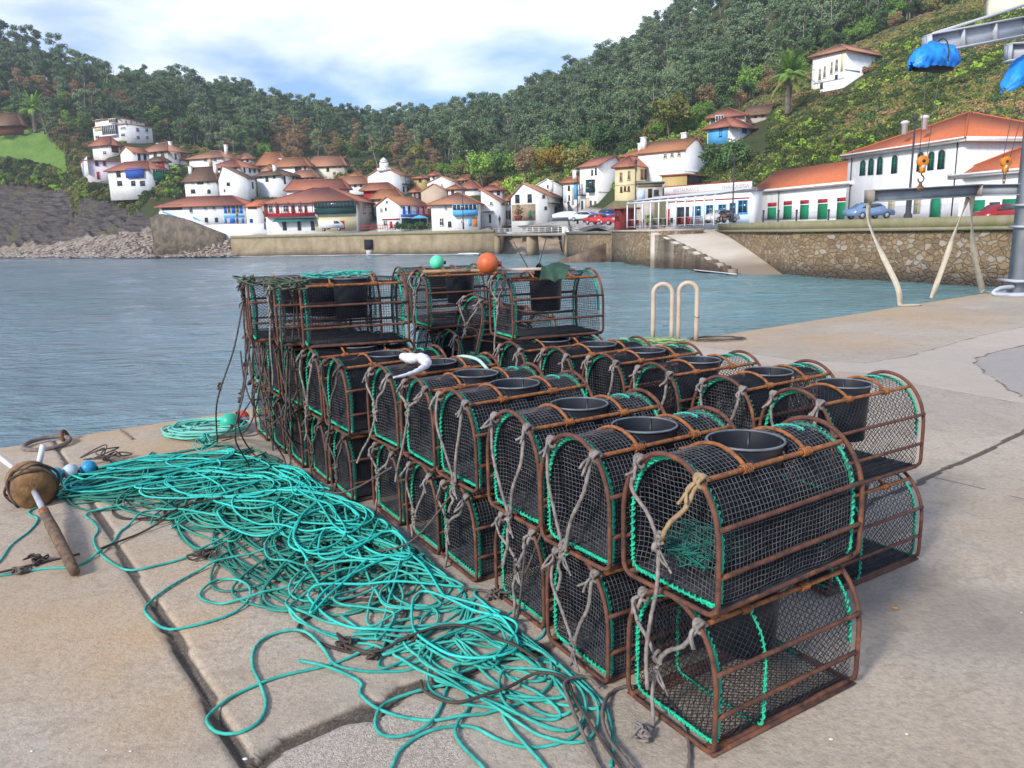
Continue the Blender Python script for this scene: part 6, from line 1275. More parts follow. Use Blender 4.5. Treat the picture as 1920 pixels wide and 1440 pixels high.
# ---- houses on the right-hand slope
house('white hillside house with red roof and teal corner gallery',1395,250,152,215,xl=1331,xr=1404,a=20,yt=199,ov=.8,rm='red',els=[('F','p',1332,216,1341,238,'teal'),('F','G',1342,217,1358,232,'wfr',.3),('F','w',1368,219,1376,228)],fd=6)
house('hillside house with blue boarded gallery below the teal one',1366,272,141,234,xl=1327,xr=1412,a=50,yt=218,ov=.8,rm='red',fd=7,els=[('F','p',1328,238,1365,271,'lblue'),('F','w',1349,240,1354,256,'dblue'),('S','w',1391,237,1400,249,'blue'),('S','p',1387,256,1404,268,'pink')])
house('small dark-roofed hillside house half hidden by the palm',1442,228,154,209,xl=1399,xr=1450,a=30,roof='gs',rise=1.5,ov=.6,rm='brown',wall='gstone',els=[('F','w',1415,210,1419,220,'dgrey'),('F','w',1428,209,1432,219,'brown')],fd=5)
house('cream and white institutional building high on the slope with long rows of windows',1582,160,150,92,xl=1525,xr=1684,a=56,dep=None,yt=76,ov=.7,rm='old',cat='building',fd=8,els=[('F','w',1535,129,1540,151,'cream'),('F','w',1544,124,1549,146,'cream'),('F','w',1557,116,1562,139,'cream'),('F','w',1566,111,1572,134,'cream'),('F','p',1577,94,1582,134,'yellow'),('F','p',1526,150,1582,153,'ltgrey'),('F','w',1538,156,1543,166,'dgrey'),('F','w',1566,140,1571,148,'dgrey'),('S','p',1583,131,1612,133,'ltgrey')])
house('little red roof just left of the institutional building',1528,178,150,172,xl=1504,xr=1530,a=20,roof='monos',yt=162,ov=.4,rm='red')
house('corner of a cream building at the very top right',1990,20,150,-25,xl=1862,xr=2010,a=12,yt=-40,ov=.4,rm='old',wall='cream',cat='building')
house('dark timber granary on the green meadow at the left edge',38,236,216,222,xl=-20,xr=41,a=8,yt=213,ov=1.0,rm='brown',wall='brown',cat='granary',name='granary')
# ---- white harbour buildings on the right
house('large white two-storey harbour building with green arched windows and orange hip roof',1796,410,76,258,xl=1593,xr=2050,a=75.5,dep=17,yt=None,rise=3.6,ov=.7,rm='new',fd=2,fascia=True,cat='harbour building',name='harbour_building',
  els=[('F','A',x-4.8,y0,x+4.8,y1,'dgreen') for x,y0,y1 in ((1618.5,300,329),(1634,297,328),(1650.5,294,327))]+[('F','A',1673,291,1683,325,'dgreen'),('F','A',1721,285,1732,321,'dgreen'),('F','A',1741,284,1752,319,'dgreen'),('F','A',1760,281,1772,317,'dgreen'),('F','A',1667,371,1677,401,'beige'),('F','A',1715,368,1726,401,'beige'),('F','A',1746,367,1764,409,'green',1),('F','d',1614,379,1637,397,'green'),('F','p',1593,385,1796,410,'ltgrey'),('F','s',1594.5,285,1596,408),('F','s',1790,262,1793,405)])
house('long low white harbour building with a row of green doors under red grilles',1592,411,91.5,340,xl=1407,xr=None,a=75.5,dep=9,yt=None,roof='gs',rise=2.8,ov=.5,rm='new',fd=2,fascia=True,cat='harbour building',name='harbour_building',
  els=[e for x0,x1,yt_,yb_ in ((1413,1426,383,411),(1440,1456,382,411),(1470,1485,379,411),(1501,1517,377,411),(1534,1552,375,411),(1570,1589,372,411)) for e in (('F','d',x0,yt_+7,x1,yb_,'green'),('F','p',x0,yt_-2,x1,yt_+5,'red'))]+[('F','p',1407,397,1592,411,'ltgrey'),('F','s',1460,352,1461,408)])
house('low white harbour building at the right edge with green double doors',1990,412,66,308,xl=1797,xr=None,a=75.5,dep=10,roof='hip',rise=3.0,ov=.6,rm='new',fd=2,fascia=True,cat='harbour building',name='harbour_building',els=[('F','d',1824,375,1847,405,'green'),('F','d',1880,373,1908,400,'green'),('F','p',1855,379,1874,405,'dgrey'),('F','p',1846,350,1858,354,'dgrey')])
# restaurant with pergola
rest,P0,ex,ey,w,dep,H=house('white seafood restaurant with blue window frames and lettering along its parapet',1406,420,96,357,xl=1249,xr=None,a=50,dep=2.5,roof='flat',ov=.15,rm='grey',fd=2,cat='restaurant',name='restaurant_building',
  els=[('F','w',1368,380,1380,401,'lblue'),('F','w',1384,375,1402,400,'lblue'),('F','w',1347,383,1362,404,'lblue'),('F','w',1324,384,1338,405,'lblue'),('F','w',1299,386,1315,406,'lblue'),('F','p',1250,374,1405,376,'red'),('F','d',1249,392,1256,424,'red'),('F','w',1270,388,1292,420,'dgrey'),('F','p',1295,405,1345,420,'ltgrey'),('F','p',1368,401,1405,419,'bluew')])
def text(s,size,loc,rot,mt,parent,name='sign_text',ext=.01):
    cu=bpy.data.curves.new(name,'FONT'); cu.body=s; cu.size=size; cu.extrude=ext; cu.align_x='CENTER'; cu.align_y='CENTER'
    o=bpy.data.objects.new('tmp',cu); dg=bpy.context.evaluated_depsgraph_get(); me=bpy.data.meshes.new_from_object(o,preserve_all_data_layers=False,depsgraph=dg); bpy.data.objects.remove(o)
    me.materials.clear(); me.materials.append(mt); q=obj(name,me,parent); q.location=loc; q.rotation_euler=rot; return q
m=MB(); m.box((w/2,-.12,H+.55),(w+.3,.2,1.15)); par=m.build('parapet',WH,rest); m=MB(); m.box((w/2,-.24,H+.02),(w+.4,.1,.16)); m.box((w/2,-.24,H+1.15),(w+.4,.1,.08)); m.build('trim',WC['red'],rest)
sgm=mat('sign_letters',(.38,.30,.30)); 
def upos(px): r=ray(px,362); C=P0; t=((C-np.array([0,0,EYE]))@ey)/(r@ey); return float((r*t+np.array([0,0,EYE])-P0)@ex)
text('RESTAURANTE',.62,(upos(1288),-.235,H+.58),(math.pi/2,0,0),sgm,par); text('MARISQUERIA',.62,(upos(1380),-.235,H+.58),(math.pi/2,0,0),sgm,par)
# pergola
A=atY(1176,428,98); Bp=atY(1338,422,84); root=empty('pergola',tuple(A),label='white steel pergola with glass wind screens in front of the restaurant',cat='pergola'); A0=A.copy(); d=(Bp-A)/10; nrm=np.array([d[1],-d[0],0]); nrm=-nrm/np.linalg.norm(nrm); 
if nrm@A<0: nrm=-nrm
nrm[2]=0
Hh=3.0
for i in range(11):
    p=A+d*i-A0; m=MB(); m.box(p+np.array([0,0,Hh/2]),(.13,.13,Hh),rz=R(30)); m.build('post',WC['wfr'],root)
m=MB(); m.bar(np.array([0,0,Hh]),d*10+np.array([0,0,Hh]),.2,.2); m.bar(nrm*6+np.array([0,0,Hh+.7]),nrm*6+d*10+np.array([0,0,Hh+.7]),.2,.2)
for i in range(11): m.bar(d*i+np.array([0,0,Hh+.12]),d*i+nrm*6+np.array([0,0,Hh+.82]),.12,.12)
m.build('roof_frame',WC['wfr'],root)
m=MB(); e_=d*.25; m.add([tuple(-e_+np.array([0,0,Hh+.28])),tuple(d*10+e_+np.array([0,0,Hh+.28])),tuple(d*10+e_+nrm*6+np.array([0,0,Hh+.98])),tuple(-e_+nrm*6+np.array([0,0,Hh+.98]))],[[0,1,2,3]]); m.build('awning',mat('white_awning',(.74,.75,.78),rough=.7),root)
m=MB(); 
for i in range(10): m.bar(d*(i+.08)+np.array([0,0,1.0]),d*(i+.92)+np.array([0,0,1.0]),.05,.05); m.bar(d*(i+.08)+np.array([0,0,.15]),d*(i+.92)+np.array([0,0,.15]),.05,.05)
m.build('rail',WC['ltgrey'],root)
m=MB()
for i in range(5): m.box(d*(i+.5)+nrm*1.0+np.array([0,0,.55]),(1.2,.9,1.0),rz=R(30*i))
# terrace furniture as things of their own
for i,(t,c_,lab) in enumerate(((6.4,'red','red tables and chairs stacked under the pergola'),(1.0,'maroon','dark red bench and flower pots left under the pergola'),(4.5,'dgreen','row of dark green plant boxes under the pergola'))):
    p=A+d*t+nrm*1.2; r2=empty('terrace_furniture',tuple(p),(0,0,R(-60)),lab,'furniture'); 
    m=MB(); 
    for k in range(3): m.box((-1+k*1.0,0,.72),(.85,.85,.05))
    m.build('table_top',WC[c_],r2); m=MB()
    for k in range(3):
        for s1 in (-.35,.35):
            for s2 in (-.35,.35): m.box((-1+k+s1,s2,.35),(.05,.05,.7))
        m.box((-1+k,-.6,.45),(.42,.42,.05)); m.box((-1+k,-.8,.75),(.42,.05,.5))
    m.build('chairs_and_legs',WC[c_],r2)
house('dark red kiosk with flat roof left of the pergola',1163,420,101,392,xl=1115 if False else 1152,xr=1190,a=40,roof='flat',ov=.4,rm='red',wall='maroon',cat='kiosk',name='kiosk',dep=4,els=[('F','w',1154,396,1161,412,'maroon')])
# roof gulls / vents on the big building
for (px,py,Y,lab) in ((1697,232,84,'grey roof vent at the back of the large orange roof'),(1734,222,82,'second roof vent, nearer the ridge of the large orange roof')):
    P=atY(px,py,Y); m=MB(); m.lathe([(.01,-1.1),(.3,-1.1),(.3,-.05),(.42,0),(.42,.2),(.2,.32),(.01,.32)],14,tuple(P)); tag(m.build('roof_vent',WC['grey']),lab,'roof vent')
# ---- lamp posts
def lamp(px,py,yt,Y,lab,r=.09,flag=False):
    P=atY(px,py,Y); Hh=atY(px,yt,Y)[2]-P[2]; root=empty('street_lamp',tuple(P),label=lab,cat='street lamp',group='street lamps on the seafront'); m=MB(); m.tube([(0,0,0),(0,0,1.2),(0,0,1.25),(0,0,Hh)],[r*1.8,r*1.6,r,r*.7],8); m.build('pole',WC['dgrey'],root)
    m=MB(); m.lathe([(.02,Hh),(.16,Hh+.1),(.22,Hh+.45),(.05,Hh+.65),(.01,Hh+.66)],10); m.build('lamp_head',WC['dgrey'],root); return root
lamp(869,430,346,146,'tall thin lamp post in front of the house with the blue gallery'); lamp(1083,420,330,118,'dark lamp post beside the parked cars in the side street'); lamp(1191,424,308,100,'lamp post in front of the yellow house'); lamp(1373,416,305,84,'lamp post in front of the restaurant lettering'); lamp(1066,414,385,122,'short pale post behind the covered boat'); lamp(497,430,402,166,'short lamp post on the white terrace'); lamp(447,430,406,168,'small lamp post left on the white terrace',.07)
# big old lamp in front of the arches, taller than the frame of windows
LMP=lamp(1702,410,228,66,'very tall ornate dark lamp mast before the large harbour building',.11); 
m=MB(); m.lathe([(.34,0),(.34,.3),(.22,.5),(.22,1.5),(.30,1.6),(.14,1.9)],10); m.build('lamp_base',WC['dgrey'],LMP)
for i,(px,Y,lab) in enumerate(((1431,86,'bollard before the second green door'),(1459,84,'bollard before the third green door'),(1493,82,'bollard between third and fourth green doors'),(1553,78,'bollard near the last green door'))):
    P=atY(px,413,Y); m=MB(); m.lathe([(.10,-.2),(.10,.9),(.13,.95),(.13,1.05),(.01,1.12)],8,tuple(P)); tag(m.build('bollard',WC['dgrey']),lab,'bollard','bollards along the promenade')
# ================================================================ TREES AND SHRUBS
def leafmat(nm,c1,c2,c3=None,ws=.05):
    n=N(nm); oi=n.new('ShaderNodeObjectInfo').outputs['Random']
    c=n.mix(n.attr('tint','Fac'),c1,c2)
    c=n.mix(n.ramp(oi,[(.25,0),(1,.6)]),c,c3 or tuple(x*1.5 for x in c2))
    c=n.mix(n.ramp(n.noise(ws,4,.6),[(.4,0),(.62,.6)]),c,tuple(x*.75 for x in c1))
    n.set(c,.75,spec=.2); n.b.inputs['Subsurface Weight'].default_value=0
    return n.m
LM=dict(scrub=leafmat('scrub_leaves',(.040,.062,.018),(.115,.155,.042),(.14,.16,.05)),euc=leafmat('eucalyptus_leaves',(0.081,0.137,0.068),(0.201,0.286,0.134),(0.284,0.354,0.188)),dark=leafmat('dark_leaves',(0.043,0.087,0.033),(0.106,0.183,0.058),(0.119,0.195,0.071)),
  pine=leafmat('pine_needles',(0.037,0.078,0.043),(0.083,0.155,0.071)),green=leafmat('green_leaves',(0.095,0.195,0.036),(0.249,0.389,0.071)),olive=leafmat('olive_leaves',(0.141,0.160,0.039),(0.331,0.320,0.090),(0.354,0.299,0.090)),
  brown=leafmat('autumn_twigs',(0.213,0.137,0.071),(0.403,0.274,0.143),(0.473,0.299,0.152)),red=leafmat('rusty_leaves',(0.307,0.125,0.054),(0.545,0.229,0.099)),yellow=leafmat('golden_leaves',(.24,.16,.02),(.46,.31,.04),(.50,.33,.06)),lime=leafmat('light_green_leaves',(0.189,0.320,0.036),(0.403,0.572,0.081)))
BARK=mat('bark',(.17,.14,.11),(.09,.07,.055),.9,2); BARKP=mat('pale_bark',(.42,.37,.31),(.27,.23,.19),.9,2)
def crown(name,key,blobs,nleaf,size,seed,flat=.5):
    rg=np.random.default_rng(seed); Vs=[];T=[]
    vol=np.array([b[3]*b[4]*b[5] for b in blobs])**.67; vol/=vol.sum()
    for b,v in zip(blobs,vol):
        k=max(6,int(nleaf*v)); d=rg.normal(0,1,(k,3)); d/=np.linalg.norm(d,axis=1,keepdims=True)
        rad=rg.uniform(.45,1.08,(k,1))**.6; c=np.array(b[:3])+d*rad*np.array(b[3:6])
        # clumping: pull leaves to a few sub-centres
        sc=np.array(b[:3])+rg.normal(0,.62,(max(3,k//22),3))*np.array(b[3:6]); j=rg.integers(0,len(sc),k); c=c*.55+sc[j]*.45
        s=size*rg.uniform(.6,1.4,(k,1)); u=rg.normal(0,1,(k,3)); u/=np.linalg.norm(u,axis=1,keepdims=True); w=np.cross(u,rg.normal(0,1,(k,3))+d*flat*2); w/=np.linalg.norm(w,axis=1,keepdims=True)
        Vs.append(np.stack([c-u*s*.5-w*s*.2,c+u*s*.05-w*s*.5,c+u*s*.55+w*s*.1,c-u*s*.1+w*s*.45],1)); tt=np.clip(.5+.17*rg.normal(0,1,k)+.24*((j%3)-1),0,1); T.append(np.repeat(tt,4))
    V=np.concatenate(Vs).reshape(-1,3); T=np.concatenate(T); m=MB(); m.add(V,np.arange(len(V)).reshape(-1,4)); me=m.mesh(name,LM[key])
    at=me.attributes.new('tint','FLOAT','POINT'); at.data.foreach_set('value',T.astype(np.float32)); return me
def trunk(name,mt,h,r,limbs,seed,lean=.06):
    rg=np.random.default_rng(seed); m=MB(); top=np.array([rg.normal()*lean*h,rg.normal()*lean*h,h]); P=smoothpath([(0,0,-1.5),(0,0,h*.1),tuple(top*.5+np.array([rg.normal()*.2,rg.normal()*.2,0])),tuple(top)],h/8); L=len(P); m.tube(P,np.linspace(r,r*.25,L),7)
    for k in range(limbs):
        t=rg.uniform(.35,.9); b=P[int(t*(L-1))]; a=rg.uniform(0,6.28); l=h*rg.uniform(.15,.32); e=b+np.array([math.cos(a)*l*.8,math.sin(a)*l*.8,l*.75]); m.tube(smoothpath([b,(b+e)/2+np.array([0,0,-l*.08]),e],l/4),np.linspace(r*.4,r*.1,len(smoothpath([b,(b+e)/2,e],l/4))),5)
    return m.mesh(name,mt,True)
def tall_blobs(h,seed,n_=9,w=.20,lo=.42):
    rg=np.random.default_rng(seed); return [(rg.normal()*w*h*.45,rg.normal()*w*h*.45,h*(lo+(1.02-lo)*(i+.5)/n_),h*w*rg.uniform(.4,.75),h*w*rg.uniform(.4,.75),h*.075*rg.uniform(.8,1.4)) for i in range(n_)]
def round_blobs(h,seed,n_=9,w=.36):
    rg=np.random.default_rng(seed); o=[(0,0,h*.6,h*w*.7,h*w*.7,h*.26)]
    for i in range(n_): a=rg.uniform(0,6.28); q=rg.uniform(.3,.9); o.append((math.cos(a)*h*w*q,math.sin(a)*h*w*q,h*(.42+.42*rg.random()*(1.25-q*.6)),h*w*.42,h*w*.42,h*.15))
    return o
TREES=[]   # (crown mesh, trunk mesh, kind)
def kind(key,form,h,seed,nl=1500,size=.55,bark=BARK,r=.22,limbs=6,**k):
    bl=tall_blobs(h,seed,**k) if form=='tall' else round_blobs(h,seed,**k)
    TREES.append((crown('crown',key,bl,nl,size,seed),trunk('trunk',bark,h*.93 if form=='tall' else h*.7,r,limbs,seed),key)); return len(TREES)-1
E1=kind('euc','tall',15,1,2400,0.47,BARKP); E2=kind('euc','tall',17,2,2400,0.47,BARKP,w=.24); E3=kind('euc','tall',14,3,2080,0.46,BARKP,w=.26,lo=.35); E4=kind('euc','round',12,4,2720,0.46,BARKP,w=.34)
D1=kind('dark','round',10,5,2720,0.44,w=.40); D2=kind('dark','tall',12,6,2400,0.46,w=.30,lo=.2); P1=kind('pine','tall',13,7,2080,0.46,w=.2,lo=.25)
G1=kind('green','round',9,8,2560,0.40,w=.42); G2=kind('green','tall',10,9,2080,0.38,w=.30,lo=.2); O1=kind('olive','round',8,10,2400,0.38,w=.44)
B1=kind('brown','round',9,11,2400,0.32,w=.40,limbs=12); B2=kind('brown','tall',11,12,2080,0.32,w=.28,lo=.2,limbs=12); R1=kind('red','round',8,13,2080,0.38,w=.42); L1=kind('lime','round',8,14,2240,0.38,w=.42)
def tcol(parts):
    c=bpy.data.collections.new('wood_sources')
    return c
def merged(i):
    c,t,k=TREES[i]; o=bpy.data.objects.new('src',c); return o
def scatter(name,label_kind,pts,idx,rot,scl,meshes):
    """one object: instances of the given meshes on points"""
    src=bpy.data.collections.new(name+'_source')
    for k,me in enumerate(meshes): o=bpy.data.objects.new('%s_%02d'%(name,k),me); src.objects.link(o)
    me=bpy.data.meshes.new(name); me.vertices.add(len(pts)); me.vertices.foreach_set('co',np.asarray(pts,np.float32).ravel())
    for nm,ty,v in (('idx','INT',idx),('rot','FLOAT',rot),('scl','FLOAT',scl)):
        a=me.attributes.new(nm,ty,'POINT'); a.data.foreach_set('value',np.asarray(v,np.int32 if ty=='INT' else np.float32))
    ob=obj(name,me); ng=bpy.data.node_groups.new(name,'GeometryNodeTree'); ng.interface.new_socket('Geometry',in_out='INPUT',socket_type='NodeSocketGeometry'); ng.interface.new_socket('Geometry',in_out='OUTPUT',socket_type='NodeSocketGeometry')
    nd=ng.nodes; gi=nd.new('NodeGroupInput'); go=nd.new('NodeGroupOutput'); ci=nd.new('GeometryNodeCollectionInfo'); ci.inputs['Collection'].default_value=src; ci.inputs['Separate Children'].default_value=True; ci.inputs['Reset Children'].default_value=True
    ip=nd.new('GeometryNodeInstanceOnPoints'); ip.inputs['Pick Instance'].default_value=True
    def na(nm,ty): a=nd.new('GeometryNodeInputNamedAttribute'); a.data_type=ty; a.inputs['Name'].default_value=nm; return a.outputs['Attribute']
    cx=nd.new('ShaderNodeCombineXYZ'); L=ng.links.new; L(na('rot','FLOAT'),cx.inputs[2]); L(gi.outputs[0],ip.inputs['Points']); L(ci.outputs[0],ip.inputs['Instance']); L(na('idx','INT'),ip.inputs['Instance Index']); L(cx.outputs[0],ip.inputs['Rotation']); L(na('scl','FLOAT'),ip.inputs['Scale']); L(ip.outputs[0],go.inputs[0])
    md=ob.modifiers.new('scatter','NODES'); md.node_group=ng; tag(ob,kind='stuff'); return ob
FOOTX=[-300,0,100,150,200,250,300,400,500,600,700,760,850,900,950,1000,1080,1120,1170,1220,1280,1330,1400,1450,1520,1600,1700,1900,2300]
FOOTY=[255,250,250,248,246,246,255,243,240,240,232,230,210,212,205,190,178,165,160,165,162,170,170,172,186,186,186,180,170]
def footY(px): return np.interp(px,FOOTX,FOOTY)
rg=np.random.default_rng(77)
RIDX=[-300,0,200,300,400,500,620,700,780,860,920,1000,1080,1160,1240,1300,1400,1600,1900,2300]; RIDY=[340,340,350,365,375,380,395,405,410,400,390,375,360,345,330,318,300,280,265,260]
pts=[];idx=[];scl=[];near=[]
def proj_py(X,Y,Z):
    F=Y*CP-(Z-EYE)*SP; U=Y*SP+(Z-EYE)*CP; return 720-FPX*X/F*math.sin(ROLL)-FPX*U/F*math.cos(ROLL)
cand=[]
N_=70000; PX=rg.uniform(-260,2100,N_); uu=rg.random(N_); f0=footY(PX); r0=np.interp(PX,RIDX,RIDY)*1.03
YY=np.sqrt(f0**2+(r0**2-f0**2)*uu); acc=rg.random(N_)<(r0**2-f0**2)/(400**2-200**2)*.9
PX,YY=PX[acc],YY[acc]; XX=np.array([pxdir(x) for x in PX])*YY; ZZ=terr(XX,YY); PY=proj_py(XX,YY,ZZ)
grid={}
for px,X,Y,Z,py in zip(PX,XX,YY,ZZ,PY):
    sp=4.4 if Y<260 else 5.2; k=(int(X/sp),int(Y/sp))
    if grid.get(k,0)>=1: continue
    if py<-60: continue
    grid[k]=1
    t=rg.random(); fz=fbm(np.array([X*.018]),np.array([Y*.018]),3)[0]; edge=(Y-footY(px))/ (np.interp(px,RIDX,RIDY)-footY(px)+1)
    if px<520:
        if edge<.12: i=[G1,D1,B1,G2,D2,E3][int(t*6)]
        elif fz>.62 and edge>.3: i=[B1,R1,B2,D1][int(t*4)]
        elif edge>.75 and 180<px<330: i=[R1,R1,B1,D1][int(t*4)]
        else: i=[E1,E3,D2,D1,G2,E4,P1,E2][int(t*8)]
    elif px<830:
        if edge<.35: i=[B1,B2,O1,D1,O1,E3][int(t*6)]
        else: i=[P1,E1,D2,E3,P1,B2][int(t*6)]
    elif px<1120:
        if edge<.1: i=[G1,G2,L1,O1][int(t*4)]
        elif fz>.6: i=[B2,E3,D2][int(t*3)]
        else: i=[E1,E2,E3,D2,P1,E4][int(t*6)]
    else:
        if edge<.10: i=[D1,O1,B1,G1,D2][int(t*5)]
        elif edge<.25: i=[E1,E2,D2,E3,D1,E2][int(t*6)]
        else: i=[E1,E2,E3,E4,E2,E1,D2][int(t*7)]
    s=rg.uniform(.55,.88)*(1.0 if Y<330 else 1.08)*(0.8 if edge<.08 else 1)
    cand.append((X,Y,Z-.4,i,rg.uniform(0,6.28),s,px,edge,py))
cand.sort(key=lambda c:c[1])
# the nearest ones you can tell apart stand as trees of their own
KN={'euc':('grey-green eucalyptus in the wood','eucalypts on the wooded hillsides'),'dark':('dark evergreen tree at the lower edge of the wood','dark trees at the edge of the wood'),'pine':('slim dark conifer in the wood','dark conifers in the wood'),'green':('fresh green tree at the lower edge of the wood','green trees at the edge of the wood'),'olive':('olive-green bushy tree at the edge of the wood','olive-green trees at the edge of the wood'),'brown':('bare brownish tree among the evergreens','brown leafless trees in the wood'),'red':('rust-coloured tree among the evergreens','rust-coloured trees in the wood'),'lime':('light green bushy tree behind the village','light green trees behind the village')}
def tree(i,X,Y,Z,rot,s,label=None,group=None,name='tree'):
    c,t,k=TREES[i]; r_=empty(name,(X,Y,Z),(0,0,rot),label or KN[k][0],'tree',group or KN[k][1]); r_.scale=(s,s,s); obj('crown',c,r_); obj('trunk',t,r_); return r_
vis=[c for c in cand if -60<c[6]<1980 and c[8]<360]
seen=0; ownset=set()
for c in vis:
    if c[7]<.13 and seen<230: ownset.add(id(c)); seen+=1; tree(c[3],c[0],c[1],c[2],c[4],c[5])
rest_=[c for c in cand if id(c) not in ownset]
scatter('far_wood','',[c[:3] for c in rest_],[c[3] for c in rest_],[c[4] for c in rest_],[c[5] for c in rest_],[TREES[i][0] for i in range(len(TREES))])
tr_=[c for c in rest_ if c[1]<330]
scatter('far_wood_stems','',[c[:3] for c in tr_],[c[3] for c in tr_],[c[4] for c in tr_],[c[5] for c in tr_],[TREES[i][1] for i in range(len(TREES))])
def tree_px(i,px,py,Y,s,label,cat='tree',name='tree',rot=0):
    P=atY(px,py,Y); c,t,k=TREES[i]; r_=empty(name,tuple(P+np.array([0,0,-.3])),(0,0,rot),label,cat); r_.scale=(s,s,s); obj('crown',c,r_); obj('trunk',t,r_)
Y1=kind('yellow','round',8,31,4160,0.32,w=.46,n_=12)
tree_px(Y1,1033,340,176,1.05,'golden yellow autumn tree behind the white gabled houses')
tree_px(B1,985,342,176,.95,'brownish bare tree left of the golden tree')
tree_px(G1,905,350,186,1.05,'round fresh green tree behind the low red roofs'); tree_px(L1,1010,360,178,.55,'small light green bush below the brown tree'); tree_px(G1,950,350,190,1.1,'round green tree at the back of the village, left of the brown one')
tree_px(O1,1085,340,160,1.0,'olive bush right of the golden tree'); tree_px(D1,1128,305,165,1.0,'dark green tree above the street roofs'); tree_px(O1,1255,262,160,1.2,'big brownish green round tree above the orange roofs')
tree_px(D1,1372,345,106,.72,'large dense dark tree beside the high white gable'); tree_px(D1,1350,342,108,.55,'smaller dark tree touching the large dense one')
# lone tall trees breaking the skyline
for (px,py,Y,i,s,lab) in ((998,205,445,E1,1.35,'tall thin eucalyptus on the skyline in the middle'),(975,205,450,P1,1.15,'pointed dark tree on the skyline left of the thin eucalyptus'),(1212,110,352,E2,1.25,'tall eucalyptus on the skyline left of the pair on the right ridge'),(1228,100,348,E1,1.3,'tall airy eucalyptus on the right ridge against the sky'),(1262,75,340,E2,1.35,'tallest airy eucalyptus on the right ridge'),(1290,52,330,E1,1.3,'last eucalyptus against the sky at the top of the frame'),(275,168,372,P1,1.0,'single dark conifer on the left skyline'),(15,118,340,P1,1.5,'dark conifer at the left end of the skyline'),(45,122,341,E3,1.3,'bushy eucalyptus second on the left skyline'),(110,135,346,E3,1.3,'tall bushy eucalyptus on the left skyline'),(70,128,343,E1,1.3,'slim eucalyptus third on the left skyline'),(445,205,398,E1,1.15,'eucalyptus sticking up where the left ridge drops'),(462,208,400,E3,1.1,'second eucalyptus where the left ridge drops'),(495,222,405,E1,1.1,'third eucalyptus where the left ridge drops'),(570,240,425,P1,1.1,'conifer on the low part of the left ridge')):
    tree_px(i,px,py,Y,s*.82,lab)
# palms
def palm(px,py,Y,s,lab,seed,nf=64):
    P=atY(px,py,Y); r_=empty('palm_tree',tuple(P),label=lab,cat='palm'); r_.scale=(s,s,s); rg=np.random.default_rng(seed); m=MB(); m.tube(smoothpath([(0,0,-1),(0,0,1.2),(.1,0,2.6),(.1,0,4.2)],.4),.42,9); m.build('trunk',BARK,r_,smooth=True); m=MB(); md=MB()
    for k in range(nf):
        a=k*2.4; e=rg.uniform(-.5,1.25) if k%3 else rg.uniform(.9,1.5); L=rg.uniform(3.2,4.3); o=np.array([.1,0,4.2]); prev=o; d=np.array([math.cos(a)*math.cos(e),math.sin(a)*math.cos(e),math.sin(e)]); side_=np.array([-math.sin(a),math.cos(a),0]); tgt=m if e>-.1 else md; pts_=[o]
        for j in range(7): d=d+np.array([0,0,-.16]); d/=np.linalg.norm(d); prev=prev+d*L/7; pts_.append(prev)
        tgt.tube(pts_,np.linspace(.05,.012,8),4)
        for j in range(1,7):
            for q_ in (0,.33,.66):
              p0=pts_[j]+(pts_[min(j+1,7)]-pts_[j])*q_
              for sg in (-1,1):
                lw=.75*(1-((j+q_)/7.2)**2)+.2; tip=p0+side_*sg*lw*.75+d*lw*.45+np.array([0,0,-.20*lw]); w_=d*.07
                tgt.add([p0-w_,p0+w_,tip],[[0,1,2]])
    def fin(mm,nm,key):
        me=mm.mesh(nm,LM[key]); at=me.attributes.new('tint','FLOAT','POINT'); at.data.foreach_set('value',np.random.default_rng(1).random(len(me.vertices)).astype(np.float32)); obj(nm,me,r_)
    fin(m,'fronds','green'); 
    if md.n: fin(md,'dry_fronds','olive')
    m=MB(); rg2=np.random.default_rng(3)
    for k in range(16): a=rg2.uniform(0,6.28); m.ball((.1+.4*math.cos(a),.4*math.sin(a),4.05+rg2.uniform(-.3,.2)),.22,6,5)
    m.build('date_clusters',mat('orange_dates',(.50,.22,.02)),r_)
palm(1477,200,141,1.28,'big palm on the slope beside the little red roof',5); palm(66,240,238,1.35,'palm at the left above the green meadow',9,44)
# ---- shrubs on the right-hand slope and around the left cliff
SB=[]
def bush(key,seed,nl=800,size=.22,h=1.6):
    SB.append(crown('shrub_'+key,key,[(0,0,h*.35,1.1,1.1,h*.4),(.6,.3,h*.5,.6,.6,h*.3),(-.5,-.4,h*.45,.7,.7,h*.35)],nl,size,seed)); return len(SB)-1
bg_,bo,bb,bl_,bd=bush('scrub',1),bush('olive',2),bush('brown',3),bush('lime',4),bush('dark',5); bg2=bush('scrub',6,760,.24,2.0)
pts=[];idx=[];rot=[];scl=[]
ns=15000; PX=rg.uniform(1290,2080,ns); u=rg.random(ns); ylo=np.interp(PX,[1290,1340,1407,1460,1600,1800,2100],[128,112,112,111,106,100,90]); yhi=np.interp(PX,[1290,1340,1400,1450,1520,1700,1900,2100],[158,166,172,176,186,188,182,175]); YY=ylo+(yhi-ylo)*u
XX=np.array([pxdir(x) for x in PX])*YY; ZZ=terr(XX,YY); FZ=fbm(XX*.09,YY*.09,4); hz=(ZZ-5)/25
hb_=[(atY(a,b,c)[:2]) for a,b,c in ((1366,272,141),(1395,250,152),(1582,160,150),(1442,228,154),(1305,330,112))]
